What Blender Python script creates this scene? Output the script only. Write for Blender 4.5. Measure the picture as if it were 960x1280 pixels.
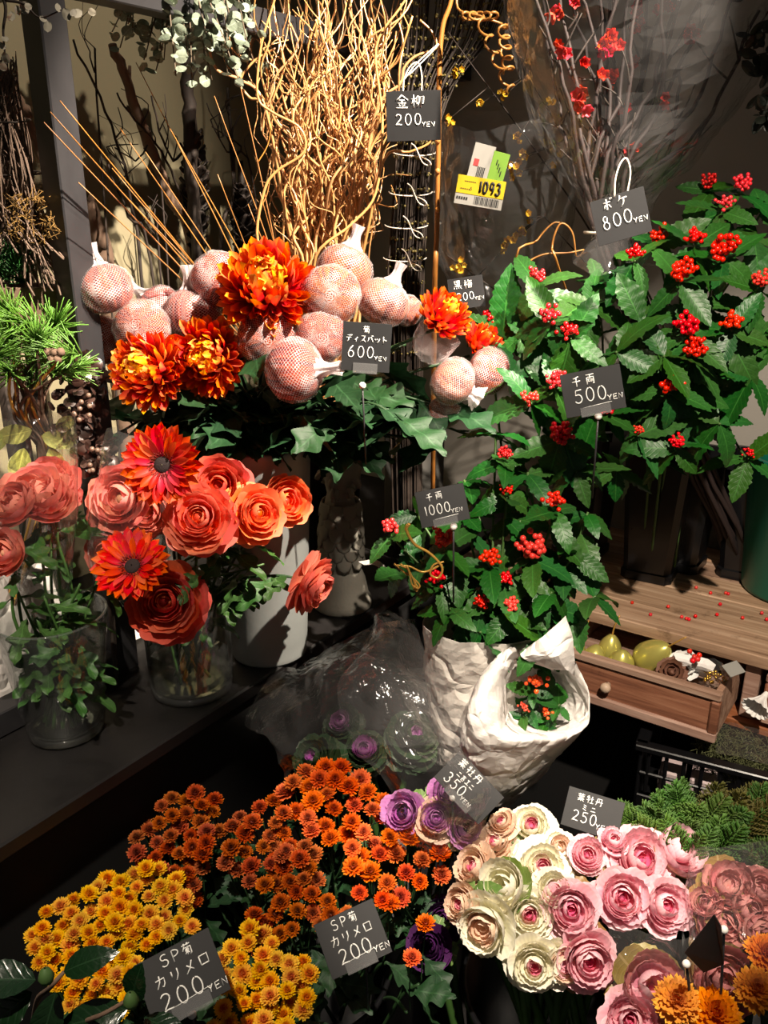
import bpy, math, random
from mathutils import Vector, Matrix, noise
for _o in list(bpy.data.objects): bpy.data.objects.remove(_o)
S = bpy.context.scene
COL = S.collection
PI = math.pi
V = Vector
R = math.radians

# ---------------------------------------------------------------- camera
CAMZ, PITCH, FPX = 1.6, R(20.0), 1070.0
cam_d = bpy.data.cameras.new('camera'); cam = bpy.data.objects.new('camera', cam_d); COL.objects.link(cam)
cam.location = (0, 0, CAMZ); cam.rotation_euler = (PI/2 - PITCH, 0, 0)
cam_d.sensor_fit = 'VERTICAL'; cam_d.sensor_height = 24.0; cam_d.lens = 24.0*FPX/1280.0
cam_d.clip_start = 0.01; S.camera = cam

# ---------------------------------------------------------------- world, exposure
w = bpy.data.worlds.new('world'); S.world = w; w.use_nodes = True
w.node_tree.nodes['Background'].inputs[0].default_value = (1.0, 0.93, 0.84, 1)
w.node_tree.nodes['Background'].inputs[1].default_value = 0.05
S.view_settings.view_transform = 'Standard'; S.view_settings.look = 'None'
S.view_settings.gamma = 1.0; S.view_settings.use_curve_mapping = False
S.view_settings.exposure = 0.0

# ---------------------------------------------------------------- ceiling spotlights of the shop
def spot(name, loc, target, power, size_deg, blend=0.25, col=(1.0, 0.86, 0.70), rad=0.02):
    l = bpy.data.lights.new(name, 'SPOT'); l.energy = power; l.spot_size = R(size_deg); l.spot_blend = blend
    l.color = col; l.shadow_soft_size = rad
    o = bpy.data.objects.new(name, l); COL.objects.link(o); o.location = loc
    o.rotation_euler = (V(target) - V(loc)).to_track_quat('-Z', 'Y').to_euler()
    return o
spot('spot_lamp_center', (1.00, 0.45, 3.0), (-0.10, 1.45, 1.52), 1120, 27, 0.35)
spot('spot_lamp_right', (0.32, -0.15, 2.65), (0.60, 1.35, 1.0), 290, 36, 0.4)
spot('spot_lamp_front', (0.12, 0.25, 2.9), (0.20, 0.92, 0.76), 430, 16, 0.6)
spot('spot_lamp_left', (-0.45, 0.15, 2.9), (-0.29, 0.88, 0.72), 210, 16, 0.7)
spot('spot_lamp_mums', (0.10, 0.20, 2.9), (-0.07, 1.06, 0.79), 200, 8, 0.7)
spot('spot_lamp_wall', (0.85, 0.70, 2.95), (-0.60, 1.50, 1.75), 120, 36, 0.6)
spot('spot_lamp_shelf', (-0.35, 0.0, 2.6), (-0.58, 1.30, 0.95), 190, 20, 0.6)

# ---------------------------------------------------------------- placing helpers
def ray(px, py):
    u = (px-480.0)/FPX; v = (640.0-py)/FPX; c, s = math.cos(PITCH), math.sin(PITCH)
    return V((u, c+v*s, v*c-s))
def at(px, py, Y):            # the point seen at a pixel, Y metres into the room
    d = ray(px, py); return V((0, 0, CAMZ)) + d*(Y/d.y)
def on(px, py, z):            # the point seen at a pixel, at height z
    d = ray(px, py); return V((0, 0, CAMZ)) + d*((z-CAMZ)/d.z)
def pxm(Y, px=480, py=640):   # metres per pixel there
    d = ray(px, py); return (Y/d.y)/FPX
rnd = random.Random(7)
def U(a, b): return rnd.uniform(a, b)
def rv(s=1.0): return V((U(-s, s), U(-s, s), U(-s, s)))
TO_CAM = lambda p: (V((0, 0, CAMZ))-p).normalized()

def frame(o, z, hint=V((0, 0, 1))):   # matrix: local z along z, local y near hint
    z = V(z).normalized(); x = V(hint).cross(z)
    if x.length < 1e-4: x = V((1, 0, 0)).cross(z)
    x.normalize(); y = z.cross(x)
    m = Matrix((x, y, z)).transposed().to_4x4(); m.translation = o
    return m
def frame_y(o, y, zhint=V((0, 0, 1))):  # matrix: local y along y (leaf growth), local z near zhint (upper face)
    y = V(y).normalized(); x = y.cross(V(zhint))
    if x.length < 1e-4: x = y.cross(V((1, 0.1, 0)))
    x.normalize(); z = x.cross(y)
    m = Matrix((x, y, z)).transposed().to_4x4(); m.translation = o
    return m
def SC(x, y=None, z=None):
    if y is None: y = z = x
    return Matrix.Diagonal((x, y, z, 1))
def RZ(a): return Matrix.Rotation(a, 4, 'Z')
def RX(a): return Matrix.Rotation(a, 4, 'X')
def RY(a): return Matrix.Rotation(a, 4, 'Y')
TR = Matrix.Translation

def spline(pts, n=6):
    pts = [V(p) for p in pts]
    if len(pts) < 3: return [pts[0].lerp(pts[-1], i/n) for i in range(n+1)]
    P = [pts[0]*2-pts[1]] + pts + [pts[-1]*2-pts[-2]]; out = []
    for i in range(1, len(P)-2):
        a, b, c, d = P[i-1], P[i], P[i+1], P[i+2]
        for k in range(n):
            t = k/n
            out.append(0.5*((2*b)+(c-a)*t+(2*a-5*b+4*c-d)*t*t+(3*b-a-3*c+d)*t**3))
    out.append(pts[-1]); return out

# ---------------------------------------------------------------- mesh builder
class MB:
    def __init__(s): s.v = []; s.f = []; s.t = []; s.w = []
    def vert(s, p, t=0.0, w=0.0): s.v.append(V(p)); s.t.append(t); s.w.append(w); return len(s.v)-1
    def tube(s, pts, r, n=6, t0=0.0, t1=1.0, cap=True):
        pts = [V(p) for p in pts]; m = len(pts)
        if not hasattr(r, '__len__'): r = [r]*m
        elif len(r) == 2: r = [r[0]+(r[1]-r[0])*i/(m-1) for i in range(m)]
        nrm = None; base = len(s.v)
        for i in range(m):
            d = (pts[min(i+1, m-1)]-pts[max(i-1, 0)])
            if d.length < 1e-9: d = V((0, 0, 1))
            d.normalize()
            if nrm is None:
                nrm = d.orthogonal().normalized()
            else:
                nrm = nrm - d*nrm.dot(d)
                nrm = nrm.normalized() if nrm.length > 1e-6 else d.orthogonal().normalized()
            b = d.cross(nrm); t = t0+(t1-t0)*i/max(1, m-1)
            for k in range(n):
                a = 2*PI*k/n; s.vert(pts[i]+(nrm*math.cos(a)+b*math.sin(a))*r[i], t, k/n)
        for i in range(m-1):
            for k in range(n):
                a = base+i*n+k; b2 = base+i*n+(k+1) % n
                s.f.append((a, b2, b2+n, a+n))
        if cap:
            s.f.append(tuple(base+k for k in range(n))[::-1]); s.f.append(tuple(base+(m-1)*n+k for k in range(n)))
        return s
    def lathe(s, prof, n=24, M=None, cap0=False, cap1=False, wob=None):
        base = len(s.v); m = len(prof)
        for i, (r, z) in enumerate(prof):
            for k in range(n):
                a = 2*PI*k/n; rr = r*(wob(a, i/(m-1)) if wob else 1.0)
                p = V((rr*math.cos(a), rr*math.sin(a), z)); s.vert(M @ p if M else p, i/(m-1), k/n)
        for i in range(m-1):
            for k in range(n):
                a = base+i*n+k; b = base+i*n+(k+1) % n; s.f.append((a, b, b+n, a+n))
        if cap0: s.f.append(tuple(base+k for k in range(n))[::-1])
        if cap1: s.f.append(tuple(base+(m-1)*n+k for k in range(n)))
        return s
    def box(s, c, d, M=None, bev=0.0):
        cx, cy, cz = c; hx, hy, hz = d[0]/2, d[1]/2, d[2]/2
        if bev <= 0:
            b = len(s.v)
            for z in (-hz, hz):
                for y in (-hy, hy):
                    for x in (-hx, hx):
                        p = V((cx+x, cy+y, cz+z)); s.vert(M @ p if M else p)
            for q in ((0, 2, 3, 1), (4, 5, 7, 6), (0, 1, 5, 4), (2, 6, 7, 3), (0, 4, 6, 2), (1, 3, 7, 5)): s.f.append(tuple(b+i for i in q))
        else:   # chamfered box
            e = min(bev, hx*.9, hy*.9, hz*.9); b = len(s.v); idx = {}
            for sx in (-1, 1):
                for sy in (-1, 1):
                    for sz in (-1, 1):
                        for ax in range(3):
                            q = [sx*(hx-e), sy*(hy-e), sz*(hz-e)]; q[ax] = (sx, sy, sz)[ax]*(hx, hy, hz)[ax]
                            p = V((cx+q[0], cy+q[1], cz+q[2])); idx[(sx, sy, sz, ax)] = s.vert(M @ p if M else p)
            for ax in range(3):
                o1, o2 = [(1, 2), (2, 0), (0, 1)][ax]
                for sg in (-1, 1):
                    loop = []
                    for (a1, a2) in ((-1, -1), (1, -1), (1, 1), (-1, 1)):
                        k = [0, 0, 0]; k[ax] = sg; k[o1] = a1; k[o2] = a2; loop.append(idx[(k[0], k[1], k[2], ax)])
                    s.f.append(tuple(loop if sg > 0 else loop[::-1]))
            for ax in range(3):          # edges along axis ax
                o1, o2 = [(1, 2), (2, 0), (0, 1)][ax]
                for a1 in (-1, 1):
                    for a2 in (-1, 1):
                        def key(sg, face):
                            k = [0, 0, 0]; k[ax] = sg; k[o1] = a1; k[o2] = a2; return idx[(k[0], k[1], k[2], face)]
                        q = (key(-1, o1), key(1, o1), key(1, o2), key(-1, o2))
                        s.f.append(q if a1*a2 < 0 else q[::-1])
            for sx in (-1, 1):
                for sy in (-1, 1):
                    for sz in (-1, 1):
                        q = tuple(idx[(sx, sy, sz, a)] for a in range(3)); s.f.append(q if sx*sy*sz > 0 else q[::-1])
        return s
    def grid(s, fn, nu, nv, closed_u=False, wn=True):
        base = len(s.v)
        cu = nu if closed_u else nu+1
        for j in range(nv+1):
            for i in range(cu):
                u, v = i/nu, j/nv; s.vert(fn(u, v), v, u*2-1 if wn else u)
        for j in range(nv):
            for i in range(nu):
                a = base+j*cu+i; b = base+j*cu+(i+1) % cu; s.f.append((a, b, b+cu, a+cu))
        return s
    def poly(s, pts, t=0.0):
        b = len(s.v)
        for p in pts: s.vert(p, t)
        s.f.append(tuple(range(b, b+len(pts)))); return s
    def ball(s, c, r, nu=8, nv=5, t=0.0):
        c = V(c); b = len(s.v); s.vert(c-V((0, 0, r)), t)
        for j in range(1, nv):
            a = -PI/2+PI*j/nv
            for i in range(nu):
                p = 2*PI*i/nu; s.vert(c+V((math.cos(a)*math.cos(p), math.cos(a)*math.sin(p), math.sin(a)))*r, t)
        e = s.vert(c+V((0, 0, r)), t)
        for i in range(nu): s.f.append((b, b+1+(i+1) % nu, b+1+i))
        for j in range(nv-2):
            for i in range(nu):
                q = b+1+j*nu; s.f.append((q+i, q+(i+1) % nu, q+nu+(i+1) % nu, q+nu+i))
        q = b+1+(nv-2)*nu
        for i in range(nu): s.f.append((q+i, q+(i+1) % nu, e))
        return s
    def merge(s, o, M=None, t=None):
        b = len(s.v)
        for p, tt, ww in zip(o.v, o.t, o.w): s.vert(M @ p if M else p, tt if t is None else t, ww)
        for f in o.f: s.f.append(tuple(b+i for i in f))
        return s
    def thick(s, th):     # give a sheet a second side
        n = len(s.v); nr = [V((0, 0, 0)) for _ in range(n)]; cnt = {}
        for f in s.f:
            a = (s.v[f[1]]-s.v[f[0]]).cross(s.v[f[2]]-s.v[f[0]])
            if len(f) > 3: a += (s.v[f[2]]-s.v[f[0]]).cross(s.v[f[3]]-s.v[f[0]])
            for i in f: nr[i] += a
            for i in range(len(f)):
                e = (f[i], f[(i+1) % len(f)]); cnt[e] = 1
        for i in range(n):
            d = nr[i].normalized() if nr[i].length > 1e-12 else V((0, 0, 1)); s.vert(s.v[i]-d*th, s.t[i], s.w[i])
        fs = list(s.f)
        for f in fs: s.f.append(tuple(i+n for i in f[::-1]))
        for (a, b) in cnt:
            if (b, a) not in cnt: s.f.append((b, a, a+n, b+n))
        return s
    def mesh(s, name, m, smooth=True, off=None):
        me = bpy.data.meshes.new(name)
        vs = s.v if off is None else [p-off for p in s.v]
        me.from_pydata([tuple(p) for p in vs], [], s.f)
        for nm, arr in (('t', s.t), ('w', s.w)):
            a = me.attributes.new(nm, 'FLOAT', 'POINT'); a.data.foreach_set('value', arr)
        me.polygons.foreach_set('use_smooth', [smooth]*len(me.polygons))
        if m: me.materials.append(m)
        me.update(); return me
    def build(s, name, m, parent=None, smooth=True, loc=None, kind=None, label=None):
        off = WL(parent) if parent else (V(loc) if loc is not None else None)
        o = bpy.data.objects.new(name, s.mesh(name, m, smooth, off)); COL.objects.link(o)
        if parent: o.parent = parent; WLOC[o] = V(off)
        elif off is not None: o.location = off; WLOC[o] = V(off)
        else: WLOC[o] = V((0, 0, 0))
        if kind: o['kind'] = kind
        if label: o['label'] = label
        return o
WLOC = {}
def WL(o): return WLOC.get(o, V((0, 0, 0)))
def tag(o, label, cat, group=None, kind=None):
    if label: o['label'] = label
    if cat: o['category'] = cat
    if group: o['group'] = group
    if kind: o['kind'] = kind
    return o
def thing(name, label, cat, loc, group=None):
    o = bpy.data.objects.new(name, None); COL.objects.link(o); o.location = loc; o.empty_display_size = 0.02
    WLOC[o] = V(loc); return tag(o, label, cat, group)
def part(name, me, parent, Mw, kind=None, label=None, local=False):
    """link mesh data as a part; Mw is in world space unless local (parents are unrotated empties/meshes)"""
    o = bpy.data.objects.new(name, me); COL.objects.link(o); o.parent = parent
    o.matrix_local = Mw if local else TR(-WL(parent)) @ Mw
    WLOC[o] = (WL(parent)+o.matrix_local.translation) if local else V(Mw.translation)
    if kind: o['kind'] = kind
    if label: o['label'] = label
    return o
_mc = {}
def with_mat(me, m):
    k = (me.name, m.name)
    if k not in _mc:
        c = me.copy(); c.materials.clear(); c.materials.append(m); _mc[k] = c
    return _mc[k]

# ---------------------------------------------------------------- materials
class NT:
    def __init__(s, name):
        s.m = bpy.data.materials.new(name); s.m.use_nodes = True; s.t = s.m.node_tree; s.t.nodes.clear()
        s.out = s.n('ShaderNodeOutputMaterial')
    def n(s, ty, **kw):
        x = s.t.nodes.new(ty)
        for k, v in kw.items():
            if k.startswith('i_'):
                q = k[2:]; x.inputs[int(q) if q.isdigit() else q.replace('_', ' ')].default_value = v
            else: setattr(x, k, v)
        return x
    def l(s, a, b): s.t.links.new(a, b)
    def attr(s, nm): return s.n('ShaderNodeAttribute', attribute_name=nm).outputs['Fac']
    def ramp(s, fac, stops, mode='LINEAR'):
        r = s.n('ShaderNodeValToRGB'); e = r.color_ramp.elements; r.color_ramp.interpolation = mode
        while len(e) < len(stops): e.new(0.5)
        for i, (p, c) in enumerate(stops): e[i].position = p; e[i].color = (*c, 1)
        s.l(fac, r.inputs[0]); return r.outputs[0]
    def noise(s, scale, detail=3, rough=0.55, co=None, dist=0.0):
        x = s.n('ShaderNodeTexNoise'); x.inputs['Scale'].default_value = scale; x.inputs['Detail'].default_value = detail
        x.inputs['Roughness'].default_value = rough; x.inputs['Distortion'].default_value = dist
        if co is not None: s.l(co, x.inputs['Vector'])
        return x.outputs['Fac']
    def obj(s): return s.n('ShaderNodeTexCoord').outputs['Object']
    def mix(s, a, b, f, mode='MIX'):
        x = s.n('ShaderNodeMix', data_type='RGBA', blend_type=mode)
        for val, i in ((a, 6), (b, 7), (f, 0)):
            if isinstance(val, bpy.types.NodeSocket): s.l(val, x.inputs[i])
            elif i == 0: x.inputs[0].default_value = val
            else: x.inputs[i].default_value = (*val, 1)
        return x.outputs[2]
    def math(s, op, a, b=0.0, c=0.0):
        x = s.n('ShaderNodeMath', operation=op)
        for i, val in enumerate((a, b, c)):
            if isinstance(val, bpy.types.NodeSocket): s.l(val, x.inputs[i])
            else: x.inputs[i].default_value = val
        return x.outputs[0]
    def hsv_random(s, col, dh=0.03, ds=0.15, dv=0.25):
        r = s.n('ShaderNodeObjectInfo').outputs['Random']; h = s.n('ShaderNodeHueSaturation')
        s.l(s.math('MULTIPLY_ADD', r, dh, 0.5-dh/2), h.inputs['Hue'])
        r2 = s.math('FRACT', s.math('MULTIPLY', r, 17.3)); s.l(s.math('MULTIPLY_ADD', r2, dv, 1-dv/2), h.inputs['Value'])
        r3 = s.math('FRACT', s.math('MULTIPLY', r, 41.7)); s.l(s.math('MULTIPLY_ADD', r3, ds, 1-ds/2), h.inputs['Saturation'])
        s.l(col, h.inputs['Color']); return h.outputs[0]
    def bump(s, height, strength=0.3, dist=0.002):
        b = s.n('ShaderNodeBump'); b.inputs['Strength'].default_value = strength; b.inputs['Distance'].default_value = dist
        s.l(height, b.inputs['Height']); return b.outputs[0]
    def pbsdf(s, col, rough=0.5, metal=0.0, nrm=None, spec=0.5, coat=0.0):
        p = s.n('ShaderNodeBsdfPrincipled')
        if isinstance(col, bpy.types.NodeSocket): s.l(col, p.inputs['Base Color'])
        else: p.inputs['Base Color'].default_value = (*col, 1)
        if isinstance(rough, bpy.types.NodeSocket): s.l(rough, p.inputs['Roughness'])
        else: p.inputs['Roughness'].default_value = rough
        p.inputs['Metallic'].default_value = metal; p.inputs['Specular IOR Level'].default_value = spec
        p.inputs['Coat Weight'].default_value = coat
        if nrm is not None: s.l(nrm, p.inputs['Normal'])
        return p.outputs[0]
    def mixsh(s, a, b, f):
        x = s.n('ShaderNodeMixShader')
        if isinstance(f, bpy.types.NodeSocket): s.l(f, x.inputs[0])
        else: x.inputs[0].default_value = f
        s.l(a, x.inputs[1]); s.l(b, x.inputs[2]); return x.outputs[0]
    def done(s, sh): s.l(sh, s.out.inputs[0]); return s.m
def srgb(r, g, b):
    f = lambda c: (c/255/12.92) if c/255 <= 0.04045 else ((c/255+0.055)/1.055)**2.4
    return (f(r), f(g), f(b))

def m_plain(name, col, rough=0.6, metal=0.0, var=0.12, scale=20, bump=0.0, bscale=60, spec=0.5, rand=0.0):
    n = NT(name); co = n.obj(); f = n.noise(scale, 4, co=co)
    c = n.mix(tuple(x*(1-var) for x in col), tuple(min(1, x*(1+var)) for x in col), f)
    if rand: c = n.hsv_random(c, 0.008, 0.1, rand)
    nb = n.bump(n.noise(bscale, 4, co=co), bump) if bump else None
    return n.done(n.pbsdf(c, rough, metal, nb, spec))
def m_petal(name, stops, transl=0.25, rough=0.55, dh=0.03, dv=0.25, streak=0.12, attr='t'):
    """petal colour along its own length (t) with fine streaks; petals let some light through"""
    n = NT(name); a = n.attr(attr); c = n.ramp(a, stops); c = n.hsv_random(c, dh, 0.12, dv)
    wv = n.attr('w'); k = n.math('MULTIPLY_ADD', n.math('SINE', n.math('MULTIPLY', wv, 26.0)), streak*0.5, 1.0-streak*0.5)
    c2 = n.mix(c, (0, 0, 0), n.math('SUBTRACT', 1.0, k))
    p = n.pbsdf(c2, rough, spec=0.3)
    tr = n.n('ShaderNodeBsdfTranslucent'); n.l(c2, tr.inputs[0])
    return n.done(n.mixsh(p, tr.outputs[0], transl))
def m_leaf(name, col, dark, rough=0.35, veins=9.0, dh=0.04, dv=0.35, spec=0.5, transl=0.12, vcol=None):
    n = NT(name); t = n.attr('t'); wv = n.math('ABSOLUTE', n.attr('w'))
    ph = n.math('MULTIPLY', n.math('SUBTRACT', t, n.math('MULTIPLY', wv, 0.22)), veins*2*PI)
    ve = n.math('POWER', n.math('MULTIPLY_ADD', n.math('COSINE', ph), 0.5, 0.5), 8.0)
    mid = n.math('LESS_THAN', wv, 0.05)
    f = n.noise(30, 4, co=n.obj())
    c = n.mix(dark, col, f); c = n.hsv_random(c, dh, 0.15, dv)
    c = n.mix(c, vcol or tuple(min(1, x*1.6+0.01) for x in col), n.math('MULTIPLY', n.math('MAXIMUM', n.math('MULTIPLY', ve, 0.2), mid), 0.5))
    hgt = n.math('SUBTRACT', n.math('MULTIPLY', f, 0.3), n.math('MAXIMUM', ve, mid))
    p = n.pbsdf(c, rough, nrm=n.bump(hgt, 0.14, 0.002), spec=spec)
    tr = n.n('ShaderNodeBsdfTranslucent'); n.l(c, tr.inputs[0])
    return n.done(n.mixsh(p, tr.outputs[0], transl))
def m_film(name, tint=(0.97, 0.97, 0.98), haze=0.03, rough=0.06, strength=1.0, bscale=0, hcol=(0.8, 0.8, 0.8)):
    """clear plastic film / thin glass: see-through with Fresnel gloss and a little haze"""
    n = NT(name); tr = n.n('ShaderNodeBsdfTransparent', i_0=(*tint, 1))
    g = n.n('ShaderNodeBsdfGlossy'); g.inputs['Roughness'].default_value = rough
    fr = n.n('ShaderNodeLayerWeight'); fr.inputs['Blend'].default_value = 0.5
    if bscale:
        nb = n.bump(n.noise(bscale, 3, co=n.obj()), 0.6, 0.004); n.l(nb, g.inputs['Normal']); n.l(nb, fr.inputs['Normal'])
    f5 = n.math('MULTIPLY_ADD', n.math('POWER', fr.outputs['Facing'], 4.0), 0.9, 0.045)
    s1 = n.mixsh(tr.outputs[0], g.outputs[0], n.math('MINIMUM', n.math('MULTIPLY', f5, strength), 1.0))
    d = n.n('ShaderNodeBsdfDiffuse', i_0=(*hcol, 1))
    return n.done(n.mixsh(s1, d.outputs[0], haze))
# ================================================================ the room corner
LZ = 0.85                                   # height of ledge and table top
TH = R(55.5)
eL = V((math.cos(TH), math.sin(TH), 0)); nL = V((-eL.y, eL.x, 0))     # along the ledge, towards its wall
eT = -nL.copy(); nT = eL.copy()                                       # along the table, towards its wall
L0 = on(400, 802, LZ); T0 = on(783, 776, LZ)
DL, DT = 0.60, 0.47                                                   # ledge and table depth
a0 = nL.dot(T0-L0)                                                    # table coordinate of the ledge's front edge
CORNER = L0 + nL*DL; CORNER += eL*(nT.dot(T0-L0)+DT); CORNER.z = 0
def led(a, b, z): p = L0+eL*a+nL*b; return V((p.x, p.y, z))
def tab(a, b, z): p = T0+eT*a+nT*b; return V((p.x, p.y, z))
ML = Matrix((eL, nL, V((0, 0, 1)))).transposed().to_4x4()
MT = Matrix((eT, nT, V((0, 0, 1)))).transposed().to_4x4()

def m_wall(name, col):
    n = NT(name); co = n.obj(); f = n.noise(2.5, 5, co=co); g = n.noise(140, 3, co=co)
    c = n.mix(tuple(x*0.9 for x in col), tuple(x*1.07 for x in col), f)
    return n.done(n.pbsdf(c, 0.85, nrm=n.bump(g, 0.15, 0.002)))
M_wallL = m_wall('painted_wall_beige', srgb(138, 129, 102)); M_wallR = m_wall('painted_wall_grey', srgb(150, 145, 137))
def m_black(name, col, rough=0.45, smear=0.5):
    n = NT(name); co = n.obj(); f = n.noise(9, 5, 0.65, co=co, dist=1.0); g = n.noise(60, 4, co=co)
    c = n.mix(tuple(x*0.7 for x in col), tuple(x*1.5 for x in col), f)
    r = n.math('MULTIPLY_ADD', f, smear, rough-smear*0.5)
    return n.done(n.pbsdf(c, r, nrm=n.bump(g, 0.06, 0.002)))
M_ledge = m_black('black_painted_board', srgb(19, 17, 17), 0.5, 0.3)
M_ledge_face = m_black('black_felt_face', srgb(7, 6, 6), 0.95, 0.02)
M_floor = m_black('dark_floor', srgb(22, 20, 19), 0.6, 0.3)
M_steel = m_black('black_steel', srgb(40, 39, 41), 0.42, 0.2)
M_plastic = m_black('black_plastic', srgb(15, 15, 17), 0.3, 0.15)

fl = MB().box((0.0, 1.2, -0.02), (5.0, 5.0, 0.04)).build('floor', M_floor, kind='structure')
wl = MB(); cz = 1.6
wl.box((-1.6, 0.03, cz), (3.2, 0.06, 3.2), TR(CORNER) @ ML); wl.build('wall_left', M_wallL, kind='structure', smooth=False)
wr = MB(); wr.box((1.5-0.0, 0.03, cz), (3.0, 0.06, 3.2), TR(CORNER) @ MT); wr.build('wall_right', M_wallR, kind='structure', smooth=False)
for nm, lb in (('wall_left', 'beige painted wall behind the black ledge'), ('wall_right', 'grey painted wall behind the wooden table'), ('floor', 'dark shop floor')):
    bpy.data.objects[nm]['label'] = lb

# black ledge: top board and boxed front
led_len = nT.dot(T0-L0)+DT
ledge = thing('display_ledge', 'black painted display ledge holding the glass vases and zinc pot', 'ledge', led(-0.4, 0.3, 0))
MB().box((led_len/2-0.6, DL/2, LZ-0.0125), (led_len+1.2, DL, 0.025), TR(V((L0.x, L0.y, 0))) @ ML, 0.003).build('top_board', M_ledge, ledge, False)
MB().box((led_len/2-0.6, DL/2+0.012, (LZ-0.025)/2), (led_len+1.2, DL-0.024, LZ-0.025), TR(V((L0.x, L0.y, 0))) @ ML).build('front_box', M_ledge_face, ledge, False)

# black steel frame standing on the ledge
pb = on(152, 834, LZ)
pa, pbb = eL.dot(pb-L0), nL.dot(pb-L0)
fr = thing('steel_frame', 'black square steel shelf frame standing on the ledge behind the vases', 'frame', led(pa, pbb, LZ))
MLo = TR(V((L0.x, L0.y, 0))) @ ML
ZT = 1.90
MB().box((pa, pbb, (LZ+ZT)/2), (0.042, 0.042, ZT-LZ), MLo, 0.002).build('post', M_steel, fr, False)
MB().box(((pa+led_len)/2+0.008, pbb, ZT-0.021), (led_len-pa-0.03, 0.040, 0.040), MLo, 0.002).build('crossbar', M_steel, fr, False)
MB().box((pa, (pbb+DL)/2+0.015, ZT-0.021), (0.040, DL-pbb-0.03, 0.040), MLo, 0.002).build('crossbar', M_steel, fr, False)
MB().box((pa-0.35, pbb, LZ+0.0215), (0.66, 0.042, 0.040), MLo, 0.002).build('bottom_rail', M_steel, fr, False)

# ---- wooden drawer table
def m_wood(name, c1, c2, c3, grain=1.0, rough=0.62, axis=0):
    n = NT(name); tc = n.n('ShaderNodeTexCoord'); mp = n.n('ShaderNodeMapping'); n.l(tc.outputs['Object'], mp.inputs[0])
    sc = [60*grain]*3; sc[axis] = 4*grain; mp.inputs['Scale'].default_value = sc
    r = n.n('ShaderNodeObjectInfo').outputs['Random']; off = n.n('ShaderNodeCombineXYZ')
    for i in range(3): n.l(n.math('MULTIPLY', r, 31.0+i*7), off.inputs[i])
    ad = n.n('ShaderNodeVectorMath', operation='ADD'); n.l(mp.outputs[0], ad.inputs[0]); n.l(off.outputs[0], ad.inputs[1])
    f = n.noise(1.0, 6, 0.6, ad.outputs[0], 0.6); g = n.noise(14, 5, 0.7, tc.outputs['Object'])
    c = n.ramp(f, [(0.25, c1), (0.5, c2), (0.75, c3)])
    st = n.ramp(g, [(0.30, (0.25, 0.2, 0.16)), (0.42, (1, 1, 1))])
    c = n.mix(c, st, 0.75, 'MULTIPLY'); c = n.hsv_random(c, 0.01, 0.15, 0.25)
    return n.done(n.pbsdf(c, rough, nrm=n.bump(f, 0.5, 0.003), spec=0.3))
M_wtop = m_wood('weathered_table_wood', srgb(112, 84, 64), srgb(164, 132, 106), srgb(198, 168, 142))
M_wdrw = m_wood('drawer_wood', srgb(86, 50, 34), srgb(140, 90, 62), srgb(172, 122, 90))
M_wpale = m_wood('drawer_edge_wood', srgb(110, 80, 66), srgb(158, 124, 106), srgb(190, 160, 142))
M_dark = m_black('cabinet_inside', srgb(20, 15, 12), 0.9, 0.0)
MTo = TR(V((T0.x, T0.y, 0))) @ MT
aR = 0.75; aL = a0+0.012
tb = thing('wooden_table', 'weathered wooden table top with drawers carrying the green bucket', 'table', tab(0.1, DT/2, 0))
pl_edges = [0.0, 0.085, 0.20, 0.30, 0.385, DT-0.004]
for i in range(5):
    y0, y1 = pl_edges[i], pl_edges[i+1]
    o = bpy.data.objects.new('plank', None)
    m_ = MB().box((0, 0, 0), (aR-aL, y1-y0-0.003, 0.024-0.002*(i % 2)), None, 0.002)
    part('plank', m_.mesh('plank', M_wtop, False), tb, TR(tab((aR+aL)/2, (y0+y1)/2, LZ-0.012)) @ MT)
    bpy.data.objects.remove(o)
# carcass under the planks
BZ = LZ-0.024; CH = 0.115
p9 = on(902, 872, LZ-0.035); d1R = eT.dot(p9-T0); dOut = nT.dot(p9-T0); d1W = 0.31
for nm, c, d in (('back_panel', ((aR+aL)/2, DT-0.015, BZ-CH/2), (aR-aL, 0.016, CH)),
                 ('bottom_panel', ((aR+aL)/2, DT/2, BZ-CH-0.009), (aR-aL, DT-0.01, 0.016)),
                 ('divider', (d1R+0.022, DT/2, BZ-CH/2), (0.026, DT-0.04, CH)),
                 ('divider', (d1R-d1W-0.022, DT/2, BZ-CH/2), (0.026, DT-0.04, CH)),
                 ('end_panel', (aR-0.012, DT/2, BZ-CH/2), (0.022, DT-0.04, CH))):
    part(nm, MB().box((0, 0, 0), d, None, 0.0015).mesh(nm, M_wdrw if nm != 'divider' else M_wpale, False), tb, MTo @ TR(c))
# black stand below
stand = MB().box(((aR+aL)/2, DT/2+0.04, (BZ-CH-0.018)/2), (aR-aL, DT-0.1, BZ-CH-0.018), MTo).build('black_stand', M_ledge_face, smooth=False, loc=tab(0, DT/2, 0))
tag(stand, 'black boxed stand under the wooden drawer table', 'stand')

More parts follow.
